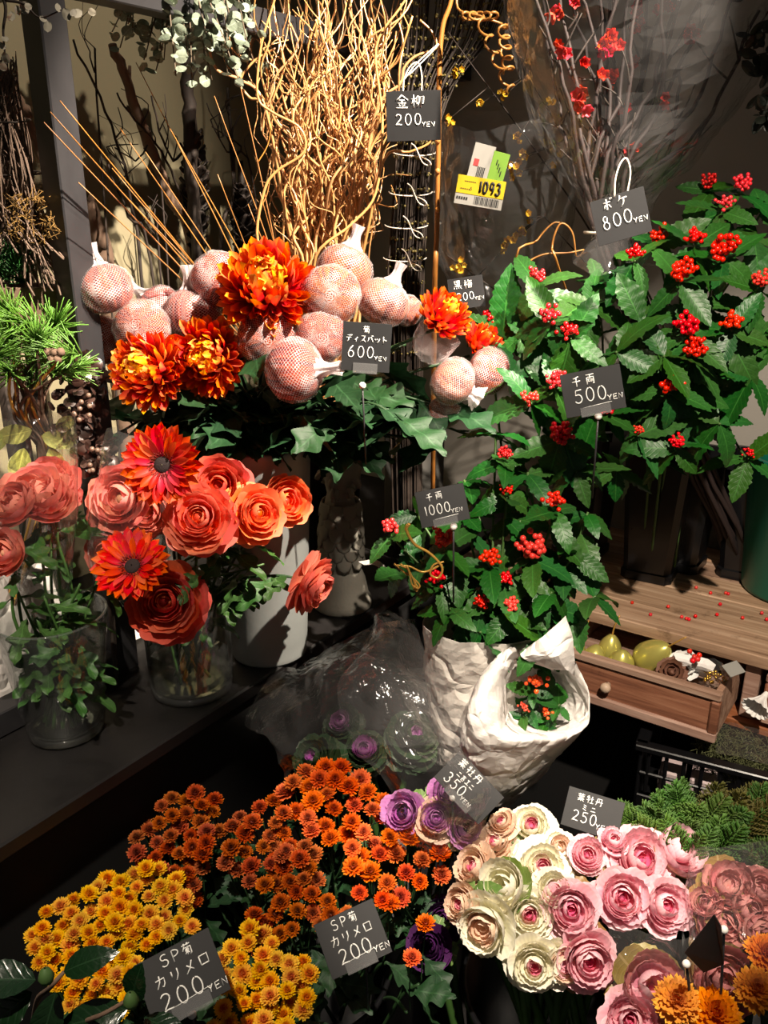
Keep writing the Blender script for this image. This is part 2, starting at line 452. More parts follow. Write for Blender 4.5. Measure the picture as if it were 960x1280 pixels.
def lathe_mesh(name, prof, m, n=20): return MB().lathe(prof, n, cap0=prof[0][0] > 0, cap1=prof[-1][0] > 0).mesh(name, m)
M_knob = m_plain('worn_white_knob', srgb(196, 170, 146), 0.5, var=0.25, scale=60)
knob_prof = [(0.0, -0.002), (0.0055, -0.002), (0.005, 0.006), (0.0085, 0.010), (0.0098, 0.015), (0.008, 0.020), (0.004, 0.0225), (0.0, 0.023)]
def drawer(aC, wid, out, hgt, dep, label, knob_at):
    """open-topped box: front panel with raised frame, sides, back, bottom and knob"""
    z1 = BZ-0.006; z0 = z1-hgt
    d = bpy.data.objects.new('drawer', None); COL.objects.link(d); d.parent = tb
    base = tab(aC, out, z0); d.location = base-WL(tb); WLOC[d] = base; d['label'] = label
    def b(nm, c, s_, m, bev=0.0015): part(nm, MB().box((0, 0, 0), s_, None, bev).mesh(nm, m, False), d, MTo @ TR(c))
    zc = (z0+z1)/2
    b('front_panel', (aC, out+0.010, zc), (wid-0.004, 0.012, hgt-0.004), M_wdrw)
    b('frame_rail', (aC, out+0.0065, z1-0.008), (wid, 0.017, 0.016), M_wpale, 0.003)
    b('frame_rail', (aC, out+0.0065, z0+0.010), (wid, 0.017, 0.020), M_wpale, 0.003)
    b('frame_stile', (aC-wid/2+0.008, out+0.0065, zc), (0.016, 0.0168, hgt-0.035), M_wdrw, 0.003)
    b('frame_stile', (aC+wid/2-0.008, out+0.0065, zc), (0.016, 0.0168, hgt-0.035), M_wdrw, 0.003)
    b('side_panel', (aC-wid/2+0.008, out+0.015+dep/2, zc), (0.011, dep, hgt-0.004), M_wpale)
    b('side_panel', (aC+wid/2-0.008, out+0.015+dep/2, zc), (0.011, dep, hgt-0.004), M_wpale)
    b('drawer_back', (aC, out+0.015+dep, zc), (wid-0.028, 0.011, hgt-0.006), M_wpale)
    b('drawer_bottom', (aC, out+0.015+dep/2, z0+0.040), (wid-0.028, dep-0.012, 0.008), M_wpale)
    k = lathe_mesh('knob', knob_prof, M_knob)
    part('knob', k, d, MTo @ TR((knob_at, out+0.004, zc)) @ RX(PI/2))
    return d
pk = on(776, 872, LZ-0.07)
DRW = drawer(d1R-d1W/2, d1W, dOut, 0.098, 0.255, 'pulled out wooden drawer with round pale knob', d1R-0.195)
drawer((d1R+0.045+aR-0.024)/2+0.0, aR-0.024-d1R-0.05, 0.0, 0.098, 0.30, 'closed wooden drawer at the right edge', aR-0.12)
# ================================================================ pots, vases, buckets
def m_zinc():
    n = NT('zinc'); co = n.obj(); f = n.noise(6, 5, 0.6, co=co); g = n.noise(70, 3, co=co)
    c = n.mix(srgb(120, 124, 122), srgb(168, 172, 170), f)
    return n.done(n.pbsdf(c, 0.5, 0.35, n.bump(g, 0.12, 0.002)))
M_zinc = m_zinc()
zb = on(337, 812, LZ); zp = thing('zinc_pot', 'tall pale grey zinc pot holding the big chrysanthemums', 'pot', zb)
prof = [(0.0, 0.002), (0.058, 0.002), (0.0645, 0.0), (0.066, 0.004), (0.065, 0.010), (0.068, 0.03), (0.083, 0.36), (0.087, 0.372), (0.088, 0.380), (0.085, 0.384), (0.081, 0.378), (0.078, 0.35), (0.063, 0.02), (0.0, 0.012)]
MB().lathe(prof, 40, TR(zb)).build('pot_body', M_zinc, zp)
ZPOT = zb

M_glass = m_film('clear_glass', (0.965, 0.98, 0.972), 0.014, 0.02, 1.6)
M_glass_base = m_film('thick_glass', (0.90, 0.95, 0.93), 0.03, 0.03, 1.6)
def m_water():
    n = NT('vase_water'); tr = n.n('ShaderNodeBsdfTransparent', i_0=(0.86, 0.90, 0.80, 1)); g = n.n('ShaderNodeBsdfGlossy'); g.inputs['Roughness'].default_value = 0.02
    fr = n.n('ShaderNodeLayerWeight'); fr.inputs['Blend'].default_value = 0.5
    return n.done(n.mixsh(tr.outputs[0], g.outputs[0], n.math('MULTIPLY_ADD', n.math('POWER', fr.outputs['Facing'], 5.0), 0.9, 0.03)))
M_water = m_water()
def glass_vase(base, rb, rt, h, wh, label):
    v = thing('glass_vase', label, 'vase', base); T = TR(base); th = 0.0028
    def rad(z): return rb+(rt-rb)*z/h
    outer = [(rad(0)-0.004, 0.0), (rad(0), 0.004)] + [(rad(h*i/8), h*i/8) for i in range(1, 9)]
    rim = [(rt-th*0.5, h+0.0018), (rt-th, h)]
    inner = [(rad(h*i/8)-th, h*i/8) for i in range(7, 0, -1)] + [(rb-th, 0.016), (rb*0.7, 0.013), (0.0005, 0.012)]
    MB().lathe(outer+rim+inner, 40, T, cap0=True).build('glass_wall', M_glass, v)
    MB().lathe([(rb-0.006, 0.001), (rb-0.0012, 0.005), (rb-0.0015, 0.010), (rb-0.006, 0.0125)], 40, T).build('thick_base', M_glass_base, v)
    wr_ = rad(wh)-th-0.0006
    MB().lathe([(rb-th-0.001, 0.0165), (rad(wh*.5)-th-0.0006, wh*0.5), (wr_, wh), (wr_*0.5, wh), (0.0005, wh)], 36, T).build('water', M_water, v)
    MB().tube([base+V((math.cos(2*PI*k/40)*(rt-th*.5), math.sin(2*PI*k/40)*(rt-th*.5), h+0.0006)) for k in range(41)], 0.0019, 6, cap=False).build('rim', M_glass_base, v)
    return v
VA = on(84, 912, LZ); VB = on(241, 858, LZ)
glass_vase(VA, 0.055, 0.079, 0.195, 0.085, 'tapered clear glass vase of pale coral flowers at the left edge')
glass_vase(VB, 0.067, 0.070, 0.180, 0.055, 'straight clear glass vase of gerberas beside the zinc pot')

# green bucket on the table
M_green = m_plain('green_bucket_plastic', srgb(14, 92, 74), 0.38, var=0.15, scale=8, bump=0.05)
gb = on(1000, 733, LZ); gb -= nT*max(0.0, nT.dot(gb-T0)-(DT-0.14)); gb.z = LZ
g = thing('green_bucket', 'dark green plastic bucket on the wooden table', 'bucket', gb)
MB().lathe([(0.0, 0.001), (0.102, 0.001), (0.108, 0.004), (0.110, 0.010), (0.128, 0.27), (0.133, 0.272), (0.133, 0.284), (0.127, 0.286), (0.124, 0.27), (0.106, 0.012), (0.0, 0.01)], 40, TR(gb)).build('bucket_body', M_green, g)
MB().tube([gb+V((math.cos(a)*0.134, math.sin(a)*0.134, 0.268-0.05*math.sin((a-PI*1.1)/(0.8*PI)*PI))) for a in [PI*1.1+0.8*PI*i/16 for i in range(17)]], 0.003, 6).build('handle', M_steel, g)

# black square flower buckets on the table
def square_bucket(c, rz, w0, w1, h, label):
    t = thing('square_bucket', label, 'bucket', c); M = TR(c) @ RZ(rz); m = MB()
    def ring(w, z, e=0.012): 
        h2 = w/2; return [M @ V(q) for q in ((-h2+e, -h2, z), (h2-e, -h2, z), (h2, -h2+e, z), (h2, h2-e, z), (h2-e, h2, z), (-h2+e, h2, z), (-h2, h2-e, z), (-h2, -h2+e, z))]
    rows = [ring(w0, 0), ring(w0, 0.018), ring(w0-0.008, 0.020), ring(w1-0.006, h-0.02), ring(w1+0.006, h-0.02), ring(w1+0.006, h), ring(w1-0.012, h), ring(w0-0.02, 0.01)]
    for rr in rows:
        for p in rr: m.vert(p)
    for i in range(len(rows)-1):
        for k in range(8): m.f.append((i*8+k, i*8+(k+1) % 8, (i+1)*8+(k+1) % 8, (i+1)*8+k))
    m.f.append(tuple(range(8))[::-1]); m.f.append(tuple((len(rows)-1)*8+k for k in range(8)))
    m.build('bucket_body', M_plastic, t, False)
    return t
sb = on(812, 716, LZ); square_bucket(sb, TH-PI/2+0.1, 0.105, 0.135, 0.30, 'black square plastic bucket on the table right of the berry leaves')
sb2 = sb + eT*-0.17+nT*0.03; square_bucket(sb2, TH-PI/2, 0.105, 0.135, 0.30, 'black square plastic bucket behind the berry leaves, further left')
# ================================================================ petals, leaves and flower heads
def strap_petal(name, m, W=0.3, curl=0.5, cup=0.25, tipw=0.35, nv=6, spoon=0.0):
    """long petal: grows along +Y (length 1), upper face +Z; curl > 0 bends the tip upwards"""
    mb = MB()
    def fn(u, v):
        x = (u*2-1); wd = W*(math.sin(PI*min(1, v*0.92+0.08)**0.75)**0.6 if v < 1 else 0)
        wd = W*min(1.0, (0.35+1.6*v))*(1.0 if v < 0.7 else math.sqrt(max(0.0, 1-((v-0.7)/0.3)**2))*(1-tipw)+tipw*(1-v)/0.3)
        ang = curl*v*v; r = v
        y = r*math.cos(ang*0.6); z = r*math.sin(ang*0.9)
        z += cup*wd*(x*x)*(0.4+v)
        return V((x*wd*0.5, y, z))
    mb.grid(fn, 2, nv); return mb.mesh(name, m)
def shell_petal(name, m, beta, omega=70, flare=0.0, ruffle=0.0, ruf_n=5, notch=0.0, nu=8, nv=6, seed=0, pinch=0.35):
    """broad cupped petal wrapped on a unit sphere: base at the origin, opening upwards (+Z), facing +X outward"""
    r_ = random.Random(seed); ph = r_.uniform(0, 6); mb = MB(); be = R(beta); om = R(omega)
    def fn(u, v):
        x = u*2-1; edge = 1-0.16*abs(x)**2.5 - notch*(1-abs(x))**2
        b = be*v*edge; wd = om*(pinch+(1-pinch)*math.sin(min(1, v*1.15)*PI/2))*(1 if v < 0.75 else 1-0.25*((v-0.75)/0.25)**2)
        a = x*wd*0.5; rr = math.sin(min(b, PI*0.98)); z = 1-math.cos(b)
        f = flare*v**3; rr += f; z -= f*0.35
        ru = ruffle*v**2.5*math.sin(ruf_n*x*PI+ph)*(0.5+0.5*abs(x))
        rr += ru*0.6; z += ru*0.8
        return V((rr*math.cos(a), rr*math.sin(a), z))
    mb.grid(fn, nu, nv); return mb.mesh(name, m)
def serrate_leaf(name, m, W=0.42, teeth=11, depth=0.05, droop=0.35, fold=0.25, seed=0, nseg=22, tip=1.0, twist=0.0):
    """toothed elliptic leaf, length 1 along +Y, upper face +Z, folded on the midrib and arched"""
    r_ = random.Random(seed); mb = MB(); rows = nseg
    for j in range(rows+1):
        v = j/rows; wd = W*0.5*(math.sin(PI*v**0.85))**(0.85)*(1 if v < .99 else 0.0)
        tooth = (1+depth*2.2*(((v*teeth) % 1.0)-0.5)) if 0.12 < v < 0.97 else 1
        ang = droop*(v-0.1)*1.6; y = v*math.cos(ang*0.45); z = -droop*v*v*0.55
        for i in range(5):
            x = (i-2)/2; ww = wd*(tooth if abs(x) == 1 else 1)
            zz = z+fold*abs(x)*wd - 0.10*wd*x*x + 0.012*math.sin(v*teeth*PI*1.0+i)*abs(x)*(v < .95)
            tw = twist*v*x*wd
            mb.vert((x*ww, y, zz+tw), v, x)
    for j in range(rows):
        for i in range(4):
            a = j*5+i; mb.f.append((a, a+1, a+6, a+5))
    return mb.mesh(name, m)
def lobed_leaf(name, m, seed=0, W=0.62, lobes=3, depth=0.5):
    """deeply cut chrysanthemum / ranunculus leaf"""
    r_ = random.Random(seed); mb = MB(); N = 30; droop = r_.uniform(0.2, 0.5)
    for j in range(N+1):
        v = j/N
        env = 0.10+0.9*math.sin(PI*max(0, (v-0.12)/0.88)**0.8) if v > 0.12 else 0.07
        cut = 0.5+0.5*math.cos((v*lobes+0.35)*2*PI); wd = W*0.5*env*(1-depth*cut)
        if v > 0.985: wd = 0.0
        back = -0.02
        for i in range(5):
            x = (i-2)/2
            sw = 0.10*abs(x)*(1-cut)*env
            mb.vert((x*wd, v+sw+back, -droop*v*v*0.5+0.18*abs(x)*wd+0.02*math.sin(v*20+i)), v, x)
    for j in range(N):
        for i in range(4):
            a = j*5+i; mb.f.append((a, a+1, a+6, a+5))
    return mb.mesh(name, m)

GOLD = PI*(3-math.sqrt(5))
# ---- materials of the flowers
M_mum = m_petal('orange_mum_petal', [(0.0, srgb(170, 24, 6)), (0.5, srgb(216, 44, 8)), (0.8, srgb(238, 84, 10)), (1.0, srgb(250, 150, 30))], 0.22, 0.5, 0.035, 0.2)
M_mum_red = m_petal('red_orange_mum_petal', [(0.0, srgb(170, 20, 5)), (0.5, srgb(216, 42, 8)), (1.0, srgb(240, 96, 20))], 0.22, 0.5, 0.03, 0.2)
M_mum_in = m_petal('yellow_inner_petal', [(0.0, srgb(206, 50, 8)), (0.55, srgb(234, 96, 12)), (1.0, srgb(252, 184, 44))], 0.22, 0.5, 0.03, 0.2)
M_gerb = m_petal('gerbera_petal', [(0.0, srgb(150, 20, 6)), (0.4, srgb(214, 40, 10)), (0.85, srgb(232, 66, 16)), (1.0, srgb(240, 110, 30))], 0.3, 0.45, 0.03, 0.2)
M_gdisc = m_plain('gerbera_disc', srgb(24, 8, 7), 0.85, var=0.4, scale=180, bump=0.6, bscale=500)
M_gring = m_plain('gerbera_florets', srgb(110, 26, 14), 0.7, var=0.3, scale=160)
M_ran = [m_petal('ranunculus_coral', [(0.0, srgb(206, 74, 36)), (0.6, srgb(236, 92, 62)), (1.0, srgb(246, 136, 112))], 0.3, 0.42, 0.02, 0.18, 0.06),
         m_petal('ranunculus_orange', [(0.0, srgb(206, 64, 22)), (0.6, srgb(236, 92, 42)), (1.0, srgb(250, 150, 100))], 0.3, 0.42, 0.02, 0.18, 0.06),
         m_petal('ranunculus_red', [(0.0, srgb(160, 40, 26)), (0.6, srgb(206, 66, 48)), (1.0, srgb(228, 104, 82))], 0.3, 0.42, 0.02, 0.18, 0.06),
         m_petal('ranunculus_salmon', [(0.0, srgb(206, 150, 110)), (0.45, srgb(232, 128, 104)), (1.0, srgb(240, 132, 112))], 0.3, 0.42, 0.02, 0.18, 0.06)]
M_stem = m_plain('green_stem', srgb(58, 92, 40), 0.5, var=0.25, scale=40)
M_stem_dk = m_plain('dark_green_stem', srgb(34, 62, 30), 0.5, var=0.25, scale=40)
M_mumleaf = m_leaf('chrysanthemum_leaf', srgb(38, 74, 40), srgb(20, 44, 24), 0.55, 6, 0.03, 0.4, 0.35)
M_ranleaf = m_leaf('ranunculus_leaf', srgb(64, 104, 44), srgb(30, 60, 26), 0.5, 5, 0.03, 0.4, 0.35)
M_calyx = m_plain('calyx', srgb(70, 100, 50), 0.6, var=0.2, scale=60)

mum_out = strap_petal('petal', M_mum, 0.25, 0.85, 0.9, 0.35)
mum_mid = strap_petal('petal', M_mum, 0.26, 1.25, 1.0, 0.35)
mum_inn = strap_petal('petal', M_mum_in, 0.27, 1.7, 1.1, 0.4)
mumR_out = with_mat(mum_out, M_mum_red); mumR_mid = with_mat(mum_mid, M_mum_red)
ger_pet = strap_petal('petal', M_gerb, 0.29, 0.20, 0.45, 0.3)
SH = {}
for k, (be, om, fl_, ru) in {'tight': (142, 140, 0.0, 0.05), 'mid': (116, 125, 0.05, 0.06), 'open': (96, 108, 0.14, 0.08), 'flare': (78, 92, 0.30, 0.10)}.items():
    SH[k] = shell_petal('petal', M_ran[0], be, om, fl_, ru, 2, 0.06, 8, 6, len(SH))

def stem_tube(parent, pts, r0=0.0025, r1=0.002, m=None, n=6):
    return MB().tube(spline(pts, 6), (r0, r1), n).build('stem', m or M_stem, parent)

def mum_head(parent, c, axis, rad, N=120, red=False, tmax=128, seed=1):
    """large decorative chrysanthemum head: green base with spirals of incurving strap petals"""
    rr = random.Random(seed); F = frame(c, axis)
    core = MB().ball((0, 0, 0), rad*0.26, 10, 6, 0.4); core = part('flower_head', core.mesh('flower_head', M_mum_red), parent, F)
    for i in range(N):
        f = (i+0.5)/N; th = R(8+tmax*f**0.72); ph = i*GOLD+rr.uniform(-0.12, 0.12)
        ln = rad*(0.55+0.42*f**0.7)*rr.uniform(0.88, 1.1)*(1 if f < 0.8 else 1-0.1*(f-0.8)/0.2)
        me = mum_inn if f < 0.16 else ((mumR_mid if red else mum_mid) if f < 0.55 else (mumR_out if red else mum_out))
        if f >= 0.16 and f < 0.40 and rr.random() < 0.45 and not red: me = mum_inn
        rad0 = rad*0.14
        M = RZ(ph) @ RY(th) @ TR((0, 0, rad0)) @ Matrix.Rotation(PI/2, 4, 'X') @ RX(0)
        # local petal +Y -> outward; upper face (+Z of petal) towards the axis
        M = RZ(ph) @ TR((0, 0, rad*0.02)) @ Matrix.Rotation(th, 4, 'Y') @ Matrix(((0, 0, -1, 0), (1, 0, 0, 0), (0, 1, 0, 0), (0, 0, 0, 1))) @ TR((0, rad0, 0)) @ RY(rr.uniform(-0.35, 0.35)) @ SC(ln*1.0*rr.uniform(.9, 1.15), ln, ln)
        part('petal', me, core, M, local=True)
    return core
def ranunculus_head(parent, c, axis, rad, mats, layers, seed=0, name='petal'):
    """nested cupped petals on a round core"""
    rr = random.Random(seed); F = frame(c-V(axis).normalized()*rad*0.75, axis)
    core = MB().ball((0, 0, rad*0.50), rad*0.20, 10, 7, 0.2).lathe([(0.012*rad/0.04*0.3, -0.06*rad), (rad*0.22, 0.0), (rad*0.3, rad*0.16)], 10)
    core = part('flower_head', core.mesh('flower_head', mats[0]), parent, F)
    ph = rr.uniform(0, 6)
    for (kind, r, n, tilt, mi) in layers:
        me = with_mat(SH[kind], mats[mi % len(mats)])
        for i in range(n):
            a = ph+2*PI*i/n+rr.uniform(-0.15, 0.15); s_ = rad*r*rr.uniform(0.94, 1.06)
            part(name, me, core, RZ(a) @ TR((rad*0.02, 0, (1-r)*rad*0.50)) @ RY(R(tilt)+rr.uniform(-0.10, 0.12)) @ SC(s_, s_, s_*rr.uniform(0.92, 1.05)), local=True)
        ph += 0.9
    return core
RAN_FULL = [('tight', 0.20, 3, 0, 1), ('tight', 0.28, 3, 0, 1), ('tight', 0.37, 4, 2, 0), ('mid', 0.46, 4, 3, 0), ('mid', 0.55, 5, 5, 0), ('mid', 0.64, 5, 8, 0), ('open', 0.73, 6, 10, 0), ('open', 0.82, 6, 16, 0), ('open', 0.91, 6, 24, 0), ('flare', 1.0, 6, 34, 0)]
RAN_BUD = [('tight', 0.24, 3, 0, 0), ('tight', 0.36, 3, 0, 0), ('tight', 0.50, 3, 0, 0), ('mid', 0.62, 4, 2, 0), ('mid', 0.76, 5, 4, 0), ('mid', 0.88, 5, 8, 0), ('open', 0.95, 5, 10, 0)]
def gerbera_head(parent, c, axis, rad, seed=0):
    rr = random.Random(seed); F = frame(c, axis)
    core = MB().lathe([(0.001, 0.10*rad), (0.10*rad, 0.085*rad), (0.17*rad, 0.07*rad), (0.20*rad, 0.02*rad), (0.15*rad, -0.08*rad), (0.05*rad, -0.14*rad)], 20)
    core = part('flower_disc', core.mesh('flower_disc', M_gdisc), parent, F)
    m = MB()
    for i in range(60):
        a = i*GOLD; q = rad*(0.19+0.09*(i/60)); p = V((math.cos(a)*q, math.sin(a)*q, rad*0.05))
        m.tube([p, p+V((math.cos(a)*0.05*rad, math.sin(a)*0.05*rad, 0.10*rad))], (0.013*rad, 0.006*rad), 4)
    part('ring_florets', m.mesh('ring_florets', M_gring), core, Matrix.Identity(4), local=True)
    for row, (n, ln, el, z) in enumerate(((24, 0.82, 4, -0.03), (22, 0.78, 10, 0.0), (18, 0.60, 20, 0.02))):
        for i in range(n):
            a = 2*PI*(i+0.5*row)/n+rr.uniform(-0.07, 0.07); L = rad*ln*rr.uniform(0.9, 1.05)
            part('petal', ger_pet, core, RZ(a) @ TR((0, rad*0.17, z*rad)) @ RX(R(el+rr.uniform(-7, 7))) @ RY(rr.uniform(-.2, .2)) @ SC(L*1.05, L, L), local=True)
    return core
MUMLEAF = [lobed_leaf('leaf', M_mumleaf, s_) for s_ in range(3)]
RANLEAF = [lobed_leaf('leaf', M_ranleaf, s_+5, 0.5, 2.4, 0.55) for s_ in range(3)]
def leaf_at(parent, p, d, L, meshes, up=V((0, 0, 1)), name='leaf', wide=1.0, roll=0.6):
    me = meshes[rnd.randrange(len(meshes))]
    return part(name, me, parent, frame_y(p, d, V(up)+rv(roll*0.4)) @ RY(U(-roll, roll)) @ SC(L*wide, L, L))
# ================================================================ big orange chrysanthemums in the zinc pot
ZTOP = ZPOT+V((0, 0, 0.37))
def pot_root(): a = U(0, 6.28); r = U(0.0, 0.05); return V((ZPOT.x+math.cos(a)*r*0.7, ZPOT.y+math.sin(a)*r*0.7, LZ+0.03)), V((ZTOP.x+math.cos(a)*r, ZTOP.y+math.sin(a)*r, ZTOP.z))
def pot_stem(t, head, axis, leaves=5, r=0.0032):
    b, c = pot_root(); head = V(head); k = head-V(axis).normalized()*0.035
    pts = [b, c, c.lerp(k, 0.55)+V((0, 0, 0.02)), k]
    stem_tube(t, pts, r, r*0.8, M_stem_dk)
    sp = spline(pts, 8)
    for i in range(leaves):
        f = 0.42+0.33*(i+U(0, 0.8))/leaves; p = sp[min(len(sp)-1, int(f*len(sp)))]
        a = U(0, 6.28); d = V((math.cos(a), math.sin(a)-0.35, U(-0.5, 0.25)))
        leaf_at(t, p, d, U(0.07, 0.12), MUMLEAF)
open_mums = [  # px, py, Y, axis (x, y, z), px radius, red, label
    (333, 355, 1.27, (0.05, -0.80, 0.55), 58, 0, 'largest open orange chrysanthemum with yellow streaks, top of the pot'),
    (181, 461, 1.24, (-0.25, -0.85, 0.35), 47, 0, 'open orange chrysanthemum with yellow heart, lower left of the pot'),
    (258, 445, 1.26, (0.0, -0.95, 0.20), 47, 0, 'open orange chrysanthemum right of the leftmost open one'),
    (556, 393, 1.30, (0.45, -0.6, 0.75), 35, 0, 'orange chrysanthemum with net pulled halfway down, right of the 600 yen card'),
    (604, 428, 1.36, (0.55, -0.5, 0.7), 27, 1, 'red orange chrysanthemum peeking behind the netted ones at right'),
]
for i, (px, py, Y, ax, rp, red, lb) in enumerate(open_mums):
    c = at(px, py, Y); rad = rp*pxm(Y, px, py); b, _ = pot_root()
    t = thing('chrysanthemum', lb, 'flower', V((ZPOT.x, ZPOT.y, LZ+0.03)), 'open disbud chrysanthemums')
    pot_stem(t, c, ax, 6)
    mum_head(t, c-V(ax).normalized()*rad*0.25, ax, rad, 210 if rp > 40 else 140, bool(red), 128 if rp > 40 else 110, i)

# ---- netted ones: bud of folded petals inside a white tubular net with a gathered neck
def m_netbud():
    n = NT('folded_petals'); a = n.attr('w'); t = n.attr('t')
    cx = n.n('ShaderNodeCombineXYZ'); n.l(n.math('MULTIPLY', a, 30.0), cx.inputs[0]); n.l(n.math('MULTIPLY', t, 2.2), cx.inputs[1])
    n.l(n.math('MULTIPLY', n.n('ShaderNodeObjectInfo').outputs['Random'], 50.0), cx.inputs[2])
    f = n.noise(1.0, 4, 0.7, cx.outputs[0], 0.4)
    c = n.ramp(f, [(0.30, srgb(54, 12, 12)), (0.44, srgb(120, 32, 26)), (0.56, srgb(186, 90, 48)), (0.72, srgb(104, 28, 30))])
    c = n.hsv_random(c, 0.025, 0.2, 0.3)
    return n.done(n.pbsdf(c, 0.55, nrm=n.bump(f, 0.8, 0.006), spec=0.3))
M_netbud = m_netbud()
def m_net(name, dens, fine=1.0):
    """white knitted net: fine diagonal threads with open holes between them"""
    n = NT(name); a = n.attr('w'); t = n.attr('t'); z = n.attr('t')
    p1 = n.math('SINE', n.math('MULTIPLY', n.math('ADD', n.math('MULTIPLY', a, 44.0*fine), n.math('MULTIPLY', t, 26.0*fine)), 2*PI))
    p2 = n.math('SINE', n.math('MULTIPLY', n.math('SUBTRACT', n.math('MULTIPLY', a, 44.0*fine), n.math('MULTIPLY', t, 26.0*fine)), 2*PI))
    th = n.math('MAXIMUM', p1, p2); nz = n.noise(38, 3, co=n.obj())
    k = n.math('GREATER_THAN', th, n.math('SUBTRACT', dens, n.math('MULTIPLY', n.math('MAXIMUM', n.math('SUBTRACT', nz, 0.5), 0.0), 2.6)))
    d = n.pbsdf(srgb(226, 214, 214), 0.6, spec=0.3); tl = n.n('ShaderNodeBsdfTranslucent', i_0=(0.75, 0.68, 0.68, 1))
    d = n.mixsh(d, tl.outputs[0], 0.3); tr = n.n('ShaderNodeBsdfTransparent')
    return n.done(n.mixsh(tr.outputs[0], d, k))
M_net = m_net('white_net', 0.955); M_netneck = m_net('gathered_white_net', 0.05, 1.6)
def netted(px, py, Y, rp, neck, label, flat=0.86, necklen=0.75, rotk=0.0, openneck=0.16):
    c = at(px, py, Y); rad = rp*pxm(Y, px, py); q = at(neck[0], neck[1], Y+neck[2]) - c; ax = q.normalized()
    t = thing('netted_chrysanthemum', label, 'flower', V((ZPOT.x, ZPOT.y, LZ+0.03)), 'netted chrysanthemum buds')
    F = frame(c, ax); sd = rnd.random()*10
    pot_stem(t, c+V((0, 0.02, -rad*0.8)), V((0, 0, 1)), 3, 0.003)
    prof = [(0.001, -0.95), (0.30, -0.93), (0.62, -0.80), (0.86, -0.52), (0.97, -0.15), (0.96, 0.2), (0.82, 0.55), (0.55, 0.80), (0.25, 0.95), (0.08, 1.02)]
    def wob(a, f): return 1+0.035*abs(math.sin(a*9+sd+f*.6))+0.03*math.sin(a*4+sd*3+f*3)-0.03
    MB().lathe([(r*rad*0.97, z*rad*flat) for r, z in prof], 46, F, wob=wob).build('folded_petals', M_netbud, t)
    k = 1.035
    net = [(r*rad*k, z*rad*flat*k) for r, z in prof[:8]] + [(0.34*rad, 0.93*rad*flat)]
    def wob2(a, f): return 1+0.018*math.sin(a*9+sd)+0.012*math.sin(a*17+sd*2)
    no = MB().lathe(net, 40, F, wob=wob2).build('net', M_net, t, label='white tubular net')
    z0 = 0.93*rad*flat; neckp = [(0.34*rad, z0), (0.22*rad, z0+0.12*rad), (openneck*rad, z0+0.3*rad), (openneck*0.9*rad, z0+necklen*0.6*rad), (openneck*1.25*rad, z0+necklen*rad)]
    def wob3(a, f): return 1+0.16*math.sin(a*7+sd)+0.1*math.sin(a*12+sd*2+f*2)
    MB().lathe(neckp, 36, F, wob=wob3).build('net_neck', M_netneck, t)
    return t
netted(131, 361, 1.30, 36, (117, 318, 0.0), 'netted bud standing highest at the far left with neck upright')
netted(122, 425, 1.34, 33, (92, 421, 0.0), 'netted bud under the far left one, neck pointing left')
netted(199, 384, 1.40, 29, (170, 362, 0.0), 'small pale netted bud pointing up left, behind two others')
netted(241, 391, 1.36, 37, (236, 352, 0.0), 'netted bud with short upright neck above the two open orange blooms')
netted(177, 410, 1.30, 36, (205, 430, 0.15), 'pale netted bud resting above the left open orange bloom')
netted(274, 350, 1.36, 36, (290, 345, 0.2), 'white netted bud tucked behind the left side of the largest bloom')
netted(334, 421, 1.28, 40, (330, 405, 0.2), 'netted bud directly under the largest open bloom')
netted(402, 421, 1.27, 34, (396, 420, 0.2), 'netted bud between the largest bloom and the 600 yen card')
netted(414, 369, 1.29, 38, (425, 365, 0.2), 'round netted bud right of the largest bloom')
netted(431, 337, 1.35, 36, (446, 292, 0.0), 'brightest netted bud with tall neck, topmost right of the largest bloom')
netted(479, 378, 1.32, 34, (496, 342, 0.0), 'netted bud above the 600 yen card with crumpled neck up right')
netted(508, 388, 1.36, 20, (500, 386, 0.2), 'small netted bud half hidden at the right of the others, above the card')
netted(369, 463, 1.22, 41, (416, 460, -0.02), 'largest netted bud, lowest, neck pointing right towards the card')
netted(566, 477, 1.27, 31, (592, 494, 0.0), 'netted bud with peach petals under the half netted open bloom', necklen=0.5, openneck=0.4)
netted(611, 464, 1.33, 31, (640, 474, 0.0), 'netted peach bud with loose net end, rightmost of the netted ones', necklen=0.55, openneck=0.55)
netted(556, 514, 1.30, 22, (540, 470, 0.1), 'small dull netted bud hanging lowest at the right')
# net slipped down on the half open bloom
c = at(545, 424, 1.29); MB().lathe([(0.034, 0.012), (0.032, -0.01), (0.024, -0.028), (0.014, -0.036)], 30, frame(c, (0.45, -0.3, 0.75)), wob=lambda a, f: 1+0.06*math.sin(a*6)).build('net', M_net, bpy.data.objects['chrysanthemum.003'])
# extra foliage stems: dark mass of lobed leaves around the pot mouth
for i in range(19):
    t = thing('leafy_branch', 'leafy chrysanthemum stem filling the zinc pot under the blooms', 'leafy stem', V((ZPOT.x, ZPOT.y, LZ+0.03)), 'leafy stems in the zinc pot')
    px = 150+i*25+U(-10, 10); py = U(505, 560) if px > 250 else U(520, 550)
    tip = at(px, py, U(1.25, 1.45)); b, c = pot_root(); pts = [b, c, c.lerp(tip, 0.6)+V((0, 0, 0.05)), tip]
    stem_tube(t, pts, 0.003, 0.002, M_stem_dk); sp = spline(pts, 10)
    for k in range(11):
        p = sp[int(len(sp)*(0.45+0.53*k/11))]; a = U(0, 6.28)
        leaf_at(t, p, V((math.cos(a), math.sin(a)-0.4, U(-0.7, 0.3))), U(0.07, 0.125), MUMLEAF)
